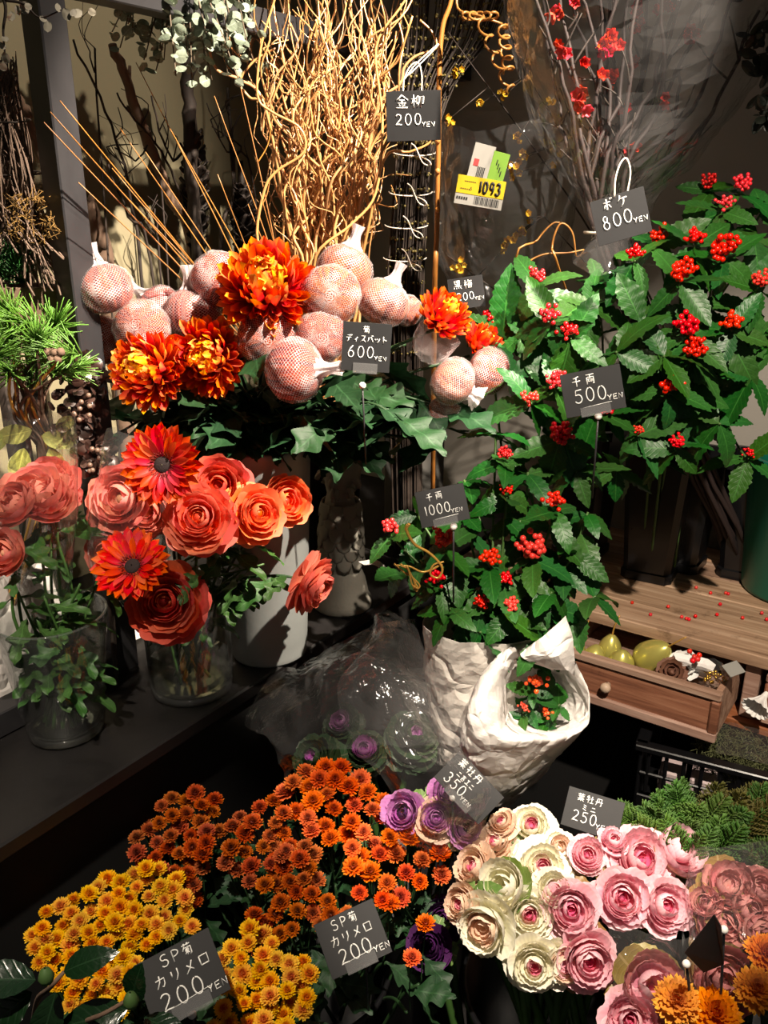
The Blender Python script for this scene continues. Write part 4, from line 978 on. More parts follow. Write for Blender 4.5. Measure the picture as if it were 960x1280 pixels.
# ================================================================ handwritten price cards
def arc(cx, cy, rx, ry, a0_, a1_, n=10): return [(cx+rx*math.cos(R(a0_+(a1_-a0_)*i/n)), cy+ry*math.sin(R(a0_+(a1_-a0_)*i/n))) for i in range(n+1)]
GL = {
 '0': [arc(.5, .5, .36, .48, 100, 450, 14)], '1': [[(.45, .95), (.52, .5), (.55, .05)]],
 '2': [arc(.48, .72, .32, .24, 160, -20, 8)+[(.62, .45), (.3, .2), (.12, .06), (.45, .1), (.9, .06)]],
 '3': [arc(.42, .74, .3, .22, 150, -80, 8)+arc(.45, .28, .36, .26, 80, -160, 9)],
 '5': [[(.85, .95), (.3, .93), (.22, .58)]+arc(.45, .32, .36, .3, 110, -150, 10)],
 '6': [[(.7, .98), (.35, .7), (.16, .35)]+arc(.48, .28, .32, .27, 180, 520, 12)],
 '8': [arc(.5, .74, .24, .22, 60, 270, 7)+arc(.5, .26, .3, .26, 90, -250, 12)+[(.62, .6), (.68, .85)]],
 '9': [arc(.48, .7, .3, .27, 20, 380, 12)+[(.76, .4), (.6, .04)]],
 'Y': [[(.1, .95), (.5, .5)], [(.92, .98), (.5, .5), (.45, .05)]], 'E': [[(.9, .95), (.15, .9), (.15, .08), (.9, .08)], [(.15, .5), (.75, .52)]],
 'N': [[(.12, .05), (.15, .95), (.82, .08), (.88, .98)]], 'S': [arc(.52, .73, .32, .23, 40, 250, 8)+arc(.48, .28, .34, .26, 80, -150, 8)],
 'P': [[(.22, .02), (.22, .95)]+arc(.25, .7, .55, .26, 80, -90, 8)],
 'カ': [[(.08, .66), (.85, .70), (.82, .3), (.68, .05), (.55, .12)], [(.48, .98), (.42, .5), (.1, .05)]],
 'リ': [[(.2, .85), (.2, .4)], [(.75, .92), (.75, .45), (.5, .03)]], 'メ': [[(.8, .95), (.5, .4), (.1, .05)], [(.25, .7), (.8, .22)]],
 'ロ': [[(.12, .85), (.15, .12)], [(.12, .85), (.86, .88), (.84, .12)], [(.15, .14), (.86, .16)]],
 'ボ': [[(.1, .66), (.75, .68)], [(.42, .95), (.42, .08), (.3, .14)], [(.26, .48), (.1, .18)], [(.58, .48), (.75, .2)], [(.78, .98), (.84, .84)], [(.92, 1.0), (.98, .88)]],
 'ケ': [[(.32, .95), (.25, .7), (.08, .5)], [(.26, .68), (.95, .72)], [(.64, .70), (.58, .35), (.3, .02)]],
 'デ': [[(.22, .9), (.68, .92)], [(.05, .6), (.85, .62)], [(.48, .6), (.42, .25), (.2, .02)], [(.76, 1.0), (.82, .86)], [(.9, 1.02), (.96, .9)]],
 'ィ': [[(.75, .7), (.5, .45), (.2, .28)], [(.52, .45), (.52, .0)]],
 'ス': [[(.15, .85), (.8, .87), (.55, .4), (.08, .05)], [(.52, .42), (.92, .05)]],
 'バ': [[(.3, .75), (.22, .4), (.05, .1)], [(.58, .8), (.8, .45), (.95, .12)], [(.72, 1.0), (.8, .86)], [(.88, 1.0), (.96, .88)]],
 'ッ': [[(.15, .62), (.25, .42)], [(.42, .66), (.5, .46)], [(.85, .66), (.72, .3), (.4, .05)]],
 'ト': [[(.35, .98), (.35, .02)], [(.36, .6), (.85, .4)]], 'ミ': [[(.2, .9), (.75, .76)], [(.25, .6), (.7, .46)], [(.15, .3), (.8, .08)]],
 'ニ': [[(.2, .75), (.8, .76)], [(.06, .2), (.95, .22)]], 'エ': [[(.2, .85), (.8, .86)], [(.5, .85), (.5, .15)], [(.05, .14), (.95, .16)]],
 '菊': [[(.08, .86), (.92, .88)], [(.32, 1.0), (.32, .76)], [(.66, 1.0), (.66, .76)], [(.3, .74), (.08, .44)], [(.22, .62), (.9, .64), (.88, .1), (.74, .02)], [(.3, .38), (.72, .4)], [(.5, .56), (.5, .06)], [(.36, .54), (.42, .44)], [(.66, .56), (.6, .46)], [(.48, .34), (.28, .14)], [(.52, .34), (.7, .16)]],
 '金': [[(.5, 1.0), (.3, .78), (.03, .58)], [(.5, .98), (.74, .76), (.97, .6)], [(.28, .6), (.72, .6)], [(.18, .38), (.82, .39)], [(.5, .6), (.5, .06)], [(.28, .28), (.36, .16)], [(.72, .28), (.62, .16)], [(.06, .05), (.94, .05)]],
 '柳': [[(.02, .66), (.36, .68)], [(.2, .98), (.2, .02)], [(.19, .62), (.02, .3)], [(.22, .58), (.36, .42)], [(.56, .9), (.42, .78), (.42, .3), (.56, .4)], [(.6, .86), (.6, .4), (.46, .06)], [(.74, .05), (.74, .84), (.96, .84), (.94, .3), (.84, .36)]],
 '千': [[(.8, .95), (.45, .84), (.2, .8)], [(.05, .5), (.95, .54)], [(.5, .84), (.5, .02)]],
 '両': [[(.06, .92), (.94, .94)], [(.14, .68), (.14, .04)], [(.14, .68), (.88, .7), (.88, .06), (.76, .1)], [(.5, .92), (.5, .3)], [(.3, .55), (.3, .3), (.7, .3)], [(.7, .55), (.7, .3)]],
 '黒': [[(.2, .96), (.2, .6), (.8, .6), (.8, .96), (.2, .96)], [(.2, .78), (.8, .78)], [(.5, .96), (.5, .34)], [(.18, .46), (.82, .46)], [(.04, .32), (.96, .32)], [(.14, .2), (.06, .02)], [(.36, .2), (.38, .04)], [(.6, .2), (.64, .04)], [(.82, .2), (.94, .02)]],
 '梅': [[(.02, .66), (.36, .68)], [(.2, .98), (.2, .02)], [(.19, .62), (.02, .3)], [(.22, .58), (.36, .42)], [(.58, .98), (.42, .72)], [(.52, .82), (.95, .84)], [(.55, .66), (.5, .1), (.86, .1), (.9, .66), (.55, .66)], [(.4, .38), (.98, .4)], [(.68, .58), (.72, .48)], [(.66, .32), (.7, .2)]],
 '葉': [[(.06, .86), (.94, .88)], [(.32, 1.0), (.32, .76)], [(.68, 1.0), (.68, .76)], [(.1, .64), (.92, .66)], [(.3, .74), (.3, .44), (.8, .44)], [(.52, .74), (.52, .44)], [(.74, .74), (.74, .54)], [(.06, .3), (.94, .32)], [(.5, .44), (.5, .0)], [(.46, .28), (.1, .04)], [(.54, .28), (.92, .04)]],
 '牡': [[(.16, .9), (.06, .66)], [(.1, .72), (.44, .74)], [(.02, .4), (.46, .46)], [(.28, .98), (.28, .02)], [(.54, .6), (.94, .62)], [(.74, .94), (.74, .1)], [(.5, .08), (.98, .1)]],
 '丹': [[(.24, .9), (.22, .4), (.06, .04)], [(.24, .9), (.8, .92), (.8, .1), (.68, .04)], [(.02, .48), (.98, .5)], [(.44, .76), (.52, .62)]],
 '吉': [[(.1, .84), (.9, .86)], [(.5, 1.0), (.5, .62)], [(.2, .6), (.8, .6)], [(.24, .4), (.24, .06), (.78, .06), (.78, .4), (.24, .4)]],
}
def write_line(mb, M, txt, x, y, h, wd=0.85, gap=0.16, pen=0.0008, jit=0.03, slant=0.0):
    """pen strokes as thin raised ribbons; x, y in metres on the card face"""
    cx = x
    for ch in txt:
        if ch == ' ': cx += h*0.35; continue
        w_ = h*wd*(0.45 if ch == '1' else 1.0)
        dy = U(-jit, jit)*h
        for st in GL[ch]:
            P = [V((cx+px_*w_, y+dy+py_*h+slant*(px_*w_), 0.0009)) for px_, py_ in st]
            if len(P) > 2 and len(P) < 7 and ch not in 'Eロ黒吉梅': pass
            mb.tube([M @ p for p in P], pen, 5)
        cx += w_+h*gap
    return cx
M_card = m_black('blackboard_card', srgb(17, 17, 19), 0.6, 0.1)
M_chalk = m_plain('white_paint_pen', srgb(236, 236, 232), 0.7, var=0.03)
M_clear = m_film('clear_clip', (0.93, 0.93, 0.93), 0.06, 0.08, 1.5)
M_ball = m_plain('white_ball', srgb(238, 234, 228), 0.35, var=0.02)
M_string = m_plain('white_string', srgb(226, 216, 200), 0.8, var=0.1, scale=80)
def card(px, py, Y, wp, hp, roll, lines, label, ball=None, yaw=0.0, pitch=0.0, strings=(), clip=True, under=True, rodlen=0.12):
    c = at(px, py, Y); s_ = pxm(Y, px, py); W_, H_ = wp*s_, hp*s_
    n_ = TO_CAM(c); F = frame(c, n_, V((0, 0, 1))) @ RZ(R(roll)) @ RY(R(yaw)) @ RX(R(pitch))
    t = thing('price_card', label, 'price card', c, 'handwritten black price cards')
    MB().box((0, 0, 0), (W_, H_, 0.0012), F, 0.0003).build('board', M_card, t, False)
    mb = MB()
    lx = 0
    for (txt, fx, fy, fh, wd, gap) in lines:
        if txt == 'YEN': write_line(mb, F, txt, lx-0.03*W_, ly-0.05*H_, fh*H_, wd, gap, pen=0.0075*W_); continue
        ly = (0.5-fy)*H_-fh*H_
        lx = write_line(mb, F, txt, (fx-0.5)*W_, ly, fh*H_, wd, gap, pen=0.0105*W_ if fh > .22 else 0.0085*W_)
    if under: mb.tube([F @ V(((0.30-.5)*W_, -0.335*H_, .0008)), F @ V(((0.78-.5)*W_, -0.30*H_, .0008))], 0.0004, 4)
    mb.build('lettering', M_chalk, t, label='white handwritten lettering')
    if ball:
        bp = at(ball[0], ball[1], Y-0.004); MB().ball(bp, 0.0052, 12, 8).build('pin_ball', M_ball, t)
        if clip:
            m = MB(); m.box((0.0, -0.43*H_, 0.0022), (0.5*W_, 0.2*H_, 0.0012), F); m.box((0, -0.52*H_, 0.0), (0.5*W_, 0.05*H_, 0.006), F); m.build('clip', M_clear, t, False)
        MB().tube([bp, bp+V((0.004, 0.012, -rodlen))], 0.0014, 6).build('pin_rod', M_steel, t)
    for st in strings:
        MB().tube(spline([at(x, y, Y+dy) for x, y, dy in st], 6), 0.0011, 6).build('string_loop', M_string, t)
    return t
card(517, 145, 1.52, 68, 57, 1.5, [('金柳', .17, .08, .27, 1.05, .22), ('200', 0.15, .45, .23, 0.76, .15), ('YEN', .64, .66, .11, .8, .12)], 'black card reading 200 yen hung on strings beside the golden branches',
     strings=([(504, 117, 0), (505, 100, .01), (512, 84, .02), (522, 78, .02), (527, 92, .01), (527, 117, 0)], [(505, 100, .01), (520, 80, .02), (548, 55, .03), (535, 70, .02), (510, 95, .01)]), under=False)
card(458, 434, 1.205, 61, 60, -4, [('菊', .40, .07, .15, 1.0, .2), ('ディスバット', .07, .26, .15, .88, .10), ('600', 0.11, .48, .24, 0.71, .12), ('YEN', .58, .72, .10, .8, .1)], 'black 600 yen card clipped right of the netted chrysanthemums', ball=(453, 482), under=False)
card(583, 366, 1.44, 44, 38, 9, [('黒梅', .15, .08, .28, 1.0, .25), ('200', 0.20, .48, .25, 0.71, .12), ('YEN', .60, .72, .12, .8, .1)], 'small dim 200 yen card behind the half netted chrysanthemum', under=False)
card(776, 271, 1.22, 66, 55, 17, [('ボケ', .22, .03, .27, .85, .35), ('800', 0.13, .38, .30, 0.71, .10), ('YEN', .66, .56, .12, .8, .12)], 'tilted 800 yen card hanging from the wrapped flowering branches',
     strings=([(768, 246, 0), (769, 225, .0), (775, 205, .005), (783, 198, .008), (788, 215, .004), (784, 242, 0)],), under=False)
card(741, 489, 1.12, 74, 55, 14, [('千両', .18, .10, .24, .85, .45), ('500', 0.17, .40, .32, 0.71, .10), ('YEN', .66, .58, .13, .8, .12)], 'tilted 500 yen card in front of the upper red berried leaves', ball=(748, 520))
card(553, 632, 1.09, 62, 46, 13, [('千両', .20, .10, .22, .85, .35), ('1000', 0.12, .42, .28, 0.66, .10), ('YEN', .68, .68, .12, .8, .12)], 'tilted 1000 yen card in front of the lower red berried bunch', ball=(567, 658))
card(586, 984, 0.98, 78, 46, -42, [('葉牡丹', .12, .05, .24, .95, .22), ('ニ吉エニ', .22, .36, .17, .75, .16), ('350', 0.11, .56, .30, 0.71, .1), ('YEN', .62, .70, .13, .8, .12)], 'steeply tilted 350 yen card under the clear film', ball=(566, 997), under=False)
card(741, 1017, 0.98, 70, 48, -7, [('葉牡丹', .18, .09, .20, .95, .22), ('ミニ', .30, .34, .16, .85, .5), ('250', 0.15, .52, .28, 0.71, .1), ('YEN', .60, .72, .14, .8, .14)], 'black 250 yen card standing behind the pink ornamental cabbages', under=False)
card(228, 1222, 0.72, 98, 78, 14, [('SP菊', .30, .05, .19, .85, .14), ('カリメロ', .17, .31, .19, .95, .32), ('200', 0.15, .58, .27, 0.77, .18), ('YEN', .69, .66, .12, .85, .14)], 'brightest 200 yen card standing in the yellow spray chrysanthemums', ball=(240, 1268))
card(441, 1173, 0.84, 80, 66, 21, [('SP菊', .24, .06, .19, .8, .16), ('カリメロ', .16, .32, .19, .9, .26), ('200', 0.19, .58, .27, 0.76, .1), ('YEN', .66, .62, .12, .85, .1)], 'dim 200 yen card under the orange spray chrysanthemums', ball=(457, 1204))
# ================================================================ small spray chrysanthemums (yellow and orange)
def m_spray(name, rim, mid, core):
    n = NT(name); t = n.attr('t'); c = n.ramp(t, [(0.0, core), (0.36, core), (0.6, mid), (0.82, mid), (1.0, rim)]); c = n.hsv_random(c, 0.02, 0.1, 0.25)
    p = n.pbsdf(c, 0.6, spec=0.25); tl = n.n('ShaderNodeBsdfTranslucent'); n.l(c, tl.inputs[0]); return n.done(n.mixsh(p, tl.outputs[0], 0.2))
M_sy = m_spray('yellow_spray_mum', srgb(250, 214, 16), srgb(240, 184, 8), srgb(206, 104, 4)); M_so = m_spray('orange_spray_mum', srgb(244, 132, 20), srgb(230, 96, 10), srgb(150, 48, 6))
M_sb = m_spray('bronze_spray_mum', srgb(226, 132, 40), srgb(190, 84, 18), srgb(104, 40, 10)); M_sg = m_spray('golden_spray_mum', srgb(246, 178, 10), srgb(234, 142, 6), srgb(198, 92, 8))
def spray_head(m, sd, rows=((28, 1.0, 3, .0), (26, .93, 14, .03), (24, .82, 26, .07), (18, .64, 42, .11), (12, .46, 58, .14)), name='flower_head'):
    rr = random.Random(sd); mb = MB()
    for (n_, ln, el, z) in rows:
        off = rr.uniform(0, 6)
        for i in range(n_):
            a = off+2*PI*i/n_+rr.uniform(-.1, .1); e = R(el+rr.uniform(-9, 9)); L = ln*rr.uniform(.88, 1.06); w_ = 0.19*ln**0.5
            M = RZ(a) @ TR((0, 0, z)) @ RX(e); b = len(mb.v)
            for (x, y, zz, tt) in ((-w_*.2, .12, 0, .1), (w_*.2, .12, 0, .1), (-w_*.5, L*.62, .02, .62*L), (w_*.5, L*.62, .02, .62*L), (-w_*.42, L*.88, .08, .9*L), (w_*.42, L*.88, .08, .9*L), (0, L, .15, L)):
                mb.vert(M @ V((x, y, zz)), tt)
            mb.f += [(b, b+1, b+3, b+2), (b+2, b+3, b+5, b+4), (b+4, b+5, b+6)]
    mb.lathe([(.34, .12), (.28, .24), (.15, .30), (.01, .32)], 10); 
    for k in range(len(mb.v)-40, len(mb.v)): mb.t[k] = 0.05
    mb.lathe([(.04, -.34), (.10, -.2), (.34, -.06), (.3, .05)], 8)
    for k in range(len(mb.v)-32, len(mb.v)): mb.t[k] = 0.3
    return mb.mesh(name, m)
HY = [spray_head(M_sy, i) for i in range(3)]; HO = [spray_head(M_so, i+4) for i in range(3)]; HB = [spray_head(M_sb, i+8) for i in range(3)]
def inpoly(x, y, P):
    c = False; j = len(P)-1
    for i in range(len(P)):
        if ((P[i][1] > y) != (P[j][1] > y)) and x < (P[j][0]-P[i][0])*(y-P[i][1])/(P[j][1]-P[i][1])+P[i][0]: c = not c
        j = i
    return c
def scatter_px(P, d, n, sd):
    rr = random.Random(sd); out = []; xs = [p[0] for p in P]; ys = [p[1] for p in P]
    for _ in range(n*60):
        if len(out) >= n: break
        x, y = rr.uniform(min(xs), max(xs)), rr.uniform(min(ys), max(ys))
        if inpoly(x, y, P) and all((x-a)**2+((y-b)*1.15)**2 > d*d for a, b in out): out.append((x, y))
    return out
SPRAYLEAF = [lobed_leaf('leaf', M_mumleaf, s_+20, 0.6, 3, 0.45) for s_ in range(2)]
def sprays(pts, zf, heads, rp, per, label, group, root, cat='flower', nm='spray_chrysanthemum', leaves=5):
    pts = sorted(pts); left = list(pts)
    while left:
        s0 = left[0]; left.sort(key=lambda q: (q[0]-s0[0])**2+(q[1]-s0[1])**2); grp, left = left[:per], left[per:]
        left.sort()
        W3 = [on(x, y, zf(x, y)+U(-.012, .012)) for x, y in grp]; cen = sum(W3, V((0, 0, 0)))/len(W3)
        rt = root+V((U(-.04, .04), U(-.04, .04), 0)); j0 = cen-V((0, 0, 0.11))+(rt-cen)*0.1; j0.z = cen.z-0.11
        t = thing(nm, label, cat, rt, group); m = MB(); m.tube(spline([rt, rt.lerp(j0, .6)+V((0, 0, .02)), j0], 5), (0.003, 0.0024), 5)
        for (x, y), p in zip(grp, W3):
            ax = (p-(cen-V((0, 0, 0.10)))).normalized()*0.55+V((0, 0, .45))+TO_CAM(p)*0.50+rv(.22); ax.normalize()
            r_ = rp*pxm(p.y, x, y)*U(.82, 1.12)
            m.tube(spline([j0+rv(.006), (j0+p)*0.5+V((0, 0, -.012)), p-ax*r_*0.3], 3), (0.0014, 0.001), 4)
            part('flower_head', heads[rnd.randrange(len(heads))], t, frame(p, ax) @ RZ(U(0, 6)) @ SC(r_))
        m.build('stem', M_stem_dk, t)
        for k in range(leaves):
            a = U(0, 6.28); leaf_at(t, j0.lerp(cen, U(-.3, .6)), V((math.cos(a), math.sin(a), U(-.5, .4))), U(.05, .075), SPRAYLEAF)
def black_bucket(c, r0, r1, z1, label):
    t = thing('round_bucket', label, 'bucket', V((c.x, c.y, 0))); T = TR(V((c.x, c.y, 0)))
    MB().lathe([(0.0, 0.0), (r0, 0.0), (r1, z1-.01), (r1+.005, z1-.008), (r1+.005, z1), (r1-.002, z1), (r0-.004, .01), (0, .01)], 32, T).build('bucket_body', M_plastic, t)
BKY = on(190, 1180, 0.70); BKY.z = 0.42; BKO = on(380, 1060, 0.74); BKO.z = 0.45
black_bucket(BKY+V((0.03, 0.0, 0)), 0.085, 0.11, 0.50, 'black round bucket of the yellow spray chrysanthemums')
black_bucket(BKO, 0.09, 0.12, 0.52, 'black round bucket of the orange spray chrysanthemums')
PY1 = [(38, 1172), (58, 1140), (95, 1118), (150, 1092), (205, 1082), (222, 1100), (212, 1108), (242, 1130), (246, 1160), (205, 1172), (170, 1190), (172, 1240), (150, 1268), (90, 1262), (70, 1235), (50, 1208)]
PY2 = [(282, 1180), (312, 1160), (332, 1168), (352, 1188), (385, 1205), (390, 1258), (370, 1288), (258, 1288), (285, 1250), (276, 1215)]
zy = lambda x, y: 0.725-0.00022*abs(x-150)-max(0, (y-1180))*0.0003
sprays(scatter_px(PY1, 15.5, 105, 3), zy, HY, 12.5, 8, 'yellow spray chrysanthemum left of the bright 200 yen card', 'yellow spray chrysanthemums left of the card', BKY)
sprays(scatter_px(PY2, 17, 48, 4), lambda x, y: 0.715-max(0, (y-1200))*0.0003, HY, 13, 8, 'yellow spray chrysanthemum right of the bright 200 yen card', 'yellow spray chrysanthemums right of the card', BKY+V((.06, -.02, 0)))
PB1 = [(158, 1072), (172, 1035), (198, 1000), (222, 984), (280, 990), (276, 1012), (250, 1030), (268, 1050), (262, 1080), (240, 1110), (250, 1130), (225, 1120), (200, 1085)]
PB2 = [(272, 1038), (300, 1008), (345, 1000), (362, 1030), (360, 1075), (335, 1110), (300, 1098), (282, 1080)]
PB3 = [(335, 1060), (385, 1050), (400, 1085), (395, 1110), (440, 1140), (410, 1160), (375, 1150), (350, 1180), (310, 1185), (312, 1150), (345, 1120), (338, 1085)]
PO1 = [(355, 995), (362, 975), (400, 950), (425, 945), (445, 970), (478, 990), (492, 1015), (488, 1060), (455, 1080), (425, 1050), (385, 1045), (362, 1020)]
PO2 = [(430, 1075), (470, 1070), (500, 1050), (530, 1030), (565, 1050), (570, 1072), (545, 1085), (530, 1110), (500, 1130), (450, 1120)]
zo = lambda x, y: 0.80-0.0005*max(0, y-960)-0.0002*abs(x-400)
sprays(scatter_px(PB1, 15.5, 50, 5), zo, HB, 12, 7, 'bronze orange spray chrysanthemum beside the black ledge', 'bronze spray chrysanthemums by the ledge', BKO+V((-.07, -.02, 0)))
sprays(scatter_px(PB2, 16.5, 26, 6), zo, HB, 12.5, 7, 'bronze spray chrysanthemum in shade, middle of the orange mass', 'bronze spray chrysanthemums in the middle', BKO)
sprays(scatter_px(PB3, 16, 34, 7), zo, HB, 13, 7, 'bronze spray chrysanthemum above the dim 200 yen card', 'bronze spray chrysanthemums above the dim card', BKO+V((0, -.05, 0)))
sprays(scatter_px(PO1, 17.5, 46, 8), zo, HO, 14, 7, 'bright orange spray chrysanthemum at the top beside the clear film', 'bright orange spray chrysanthemums', BKO+V((.04, .03, 0)))
sprays(scatter_px(PO2, 20, 22, 9), zo, HO, 14, 6, 'orange spray chrysanthemum low at the right under the film', 'orange spray chrysanthemums at the right', BKO+V((.07, -.02, 0)))
sprays([(552, 1095), (532, 1155), (487, 1130), (515, 1198)], lambda x, y: 0.70, HO, 13, 1, 'single orange spray chrysanthemum hanging apart below the rest', 'single hanging orange chrysanthemums', BKO+V((.08, -.03, 0)), leaves=2)
# ================================================================ ornamental cabbages
def m_kale(name, stops, dv=0.15): return m_petal(name, stops, 0.22, 0.5, 0.02, dv, 0.10)
K_cream = m_kale('kale_cream', [(0, srgb(214, 214, 140)), (.45, srgb(242, 236, 200)), (1, srgb(252, 248, 232))]); K_ctr = m_kale('kale_pink_centre', [(0, srgb(190, 60, 100)), (.6, srgb(224, 110, 140)), (1, srgb(238, 180, 180))])
K_pink = m_kale('kale_pink', [(0, srgb(204, 90, 118)), (.45, srgb(236, 146, 166)), (1, srgb(250, 206, 214))]); K_pinkd = m_kale('kale_deep_pink', [(0, srgb(186, 50, 90)), (.6, srgb(222, 96, 130)), (1, srgb(238, 150, 170))])
K_peach = m_kale('kale_peach', [(0, srgb(216, 190, 140)), (.5, srgb(232, 190, 160)), (1, srgb(240, 214, 190))]); K_green = m_leaf('kale_green', srgb(120, 150, 70), srgb(80, 112, 52), 0.45, 7, .05, .3, vcol=srgb(190, 200, 140))
K_olive = m_leaf('kale_olive', srgb(150, 130, 66), srgb(120, 96, 60), 0.45, 7, .05, .3, vcol=srgb(190, 170, 120)); K_purp = m_kale('kale_purple', [(0, srgb(120, 40, 110)), (.5, srgb(186, 96, 180)), (1, srgb(214, 150, 206))])
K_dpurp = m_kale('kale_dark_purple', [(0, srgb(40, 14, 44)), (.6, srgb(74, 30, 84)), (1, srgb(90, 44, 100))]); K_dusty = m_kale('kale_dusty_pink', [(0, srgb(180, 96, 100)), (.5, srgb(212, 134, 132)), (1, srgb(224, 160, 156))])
KSH = {}
for i, (k, (be, om, fl_, ru, rn)) in enumerate({'tight': (140, 130, 0.0, 0.05, 3), 'mid': (112, 118, 0.06, 0.07, 4), 'open': (88, 104, 0.20, 0.07, 5), 'flare': (70, 92, 0.42, 0.08, 5), 'leaf': (62, 70, 0.5, 0.05, 3)}.items()):
    KSH[k] = shell_petal('leaf', K_cream, be, om, fl_, ru, rn, 0.05, 10, 6, 30+i, 0.30)
K_OPEN = [('tight', .13, 3, 0, 0), ('tight', .20, 3, 0, 0), ('tight', .28, 4, 2, 0), ('tight', .36, 4, 4, 1), ('mid', .45, 5, 5, 1), ('mid', .54, 5, 8, 1), ('mid', .63, 6, 11, 2), ('open', .72, 6, 15, 2), ('open', .81, 6, 20, 2), ('flare', .90, 7, 27, 2), ('leaf', .98, 5, 40, 3)]
K_ROSE = [('tight', .18, 3, 0, 0), ('tight', .28, 3, 0, 0), ('tight', .38, 4, 2, 1), ('tight', .48, 4, 3, 1), ('mid', .58, 4, 5, 1), ('mid', .67, 5, 7, 2), ('mid', .76, 5, 9, 2), ('open', .85, 5, 12, 2), ('open', .93, 5, 17, 2), ('leaf', 1.0, 4, 26, 3)]
K_BUD = [('tight', .3, 3, 0, 1), ('tight', .42, 3, 0, 1), ('tight', .54, 3, 0, 1), ('mid', .66, 4, 2, 1), ('mid', .78, 4, 3, 2), ('mid', .9, 5, 6, 2), ('open', .98, 4, 10, 3), ('leaf', 1.05, 3, 20, 3)]
def kale(px, py, z, rp, ax, mats, lay, label, root, group, seed, low=True):
    c = on(px, py, z); rad = rp*pxm(c.y, px, py)*(.84 if lay is K_OPEN else .9); t = thing('ornamental_cabbage', label, 'ornamental cabbage', root, group); rr = random.Random(seed)
    ax = V(ax).normalized(); k = c-ax*rad*0.7
    MB().tube(spline([root, root.lerp(k, .6)+V((0, 0, .02)), k], 6), (0.006, 0.005), 7).build('stem', M_stem, t)
    core = part('cabbage_head', MB().ball((0, 0, rad*.40), rad*.13, 10, 6, .3).mesh('cabbage_head', mats[0]), t, frame(c-ax*rad*0.7, ax))
    ph = rr.uniform(0, 6)
    for (kind, r, n_, tilt, mi) in lay:
        me = with_mat(KSH[kind], mats[mi])
        for i in range(n_):
            a = ph+2*PI*i/n_+rr.uniform(-.2, .2); s_ = rad*r*rr.uniform(.92, 1.08)
            part('leaf', me, core, RZ(a) @ TR((rad*.02, 0, (1-r)*rad*.55)) @ RY(R(tilt)+rr.uniform(-.14, .16)) @ SC(s_, s_, s_*rr.uniform(.9, 1.1)), local=True)
        ph += 0.8
    if low:
        for q in range(3):
            a = U(0, 6.28); me = with_mat(KSH['leaf'], mats[3]); s_ = rad*U(.8, 1.0)
            part('leaf', me, core, RZ(a) @ TR((0, 0, -rad*.25)) @ RY(R(U(30, 60))) @ SC(s_), local=True)
    return t
KB = on(720, 1150, 0.70); KB.z = 0.42
black_bucket(KB+V((.0, .03, 0)), 0.10, 0.14, 0.55, 'black round bucket of the white and pink ornamental cabbages')
KW = [K_ctr, K_cream, K_cream, K_green]; KP = [K_pinkd, K_pink, K_pink, K_olive]; KQ = [K_pink, K_peach, K_cream, K_green]; KS = [K_ctr, K_peach, K_peach, K_green]  # shaded cream heads: their shade is put in as peach leaf colour
GW, GPk = 'white ornamental cabbages', 'pink ornamental cabbages'
kl = [
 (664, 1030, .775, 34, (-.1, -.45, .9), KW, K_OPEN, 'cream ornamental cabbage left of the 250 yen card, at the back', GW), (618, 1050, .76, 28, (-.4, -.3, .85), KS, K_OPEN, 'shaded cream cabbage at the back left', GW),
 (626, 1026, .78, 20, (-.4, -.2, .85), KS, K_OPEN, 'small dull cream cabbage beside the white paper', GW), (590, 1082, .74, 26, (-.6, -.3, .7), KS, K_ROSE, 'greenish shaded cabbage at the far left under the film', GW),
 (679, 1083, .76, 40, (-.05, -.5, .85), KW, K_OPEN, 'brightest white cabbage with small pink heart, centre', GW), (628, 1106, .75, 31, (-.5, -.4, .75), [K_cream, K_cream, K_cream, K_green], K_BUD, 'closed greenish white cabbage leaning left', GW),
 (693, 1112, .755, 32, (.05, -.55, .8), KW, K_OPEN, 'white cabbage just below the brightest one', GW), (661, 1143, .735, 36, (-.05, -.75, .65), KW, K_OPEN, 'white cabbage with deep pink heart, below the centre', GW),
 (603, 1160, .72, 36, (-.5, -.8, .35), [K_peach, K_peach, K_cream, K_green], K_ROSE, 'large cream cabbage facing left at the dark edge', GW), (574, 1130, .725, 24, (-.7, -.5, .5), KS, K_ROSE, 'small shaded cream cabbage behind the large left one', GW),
 (700, 1058, .768, 25, (.1, -.5, .85), [K_peach, K_peach, K_cream, K_green], K_OPEN, 'peach centred cream cabbage under the 250 yen card', GW), (668, 1208, .70, 37, (-.05, -.85, .5), KW, K_OPEN, 'lowest cream cabbage with pink heart', GW),
 (706, 1206, .695, 34, (.1, -.85, .5), KQ, K_OPEN, 'cream cabbage half behind the lowest pink one', GW),
 (735, 1068, .772, 22, (-.05, -.5, .85), KP, K_ROSE, 'pink cabbage right below the 250 yen card', GPk), (768, 1050, .78, 18, (.1, -.3, .9), KP, K_ROSE, 'pink cabbage at the back, right of the 250 yen card', GPk),
 (803, 1073, .77, 38, (.05, -.55, .8), KP, K_ROSE, 'large bright pink cabbage beside the olive leaf', GPk), (850, 1062, .765, 34, (.4, -.35, .8), KP, K_BUD, 'pink cabbage behind an olive green leaf, far back right', GPk),
 (714, 1137, .745, 33, (-.1, -.75, .6), KP, K_ROSE, 'pink cabbage in front of the white ones', GPk), (779, 1122, .75, 35, (-.05, -.7, .7), KP, K_ROSE, 'pink cabbage lit on its left side, middle of the bunch', GPk),
 (833, 1132, .745, 33, (.15, -.7, .65), KP, K_ROSE, 'pink cabbage facing right, beside the plastic wrap', GPk), (737, 1203, .705, 36, (.1, -.85, .45), KP, K_ROSE, 'lowest pink cabbage over the round green leaves', GPk)]
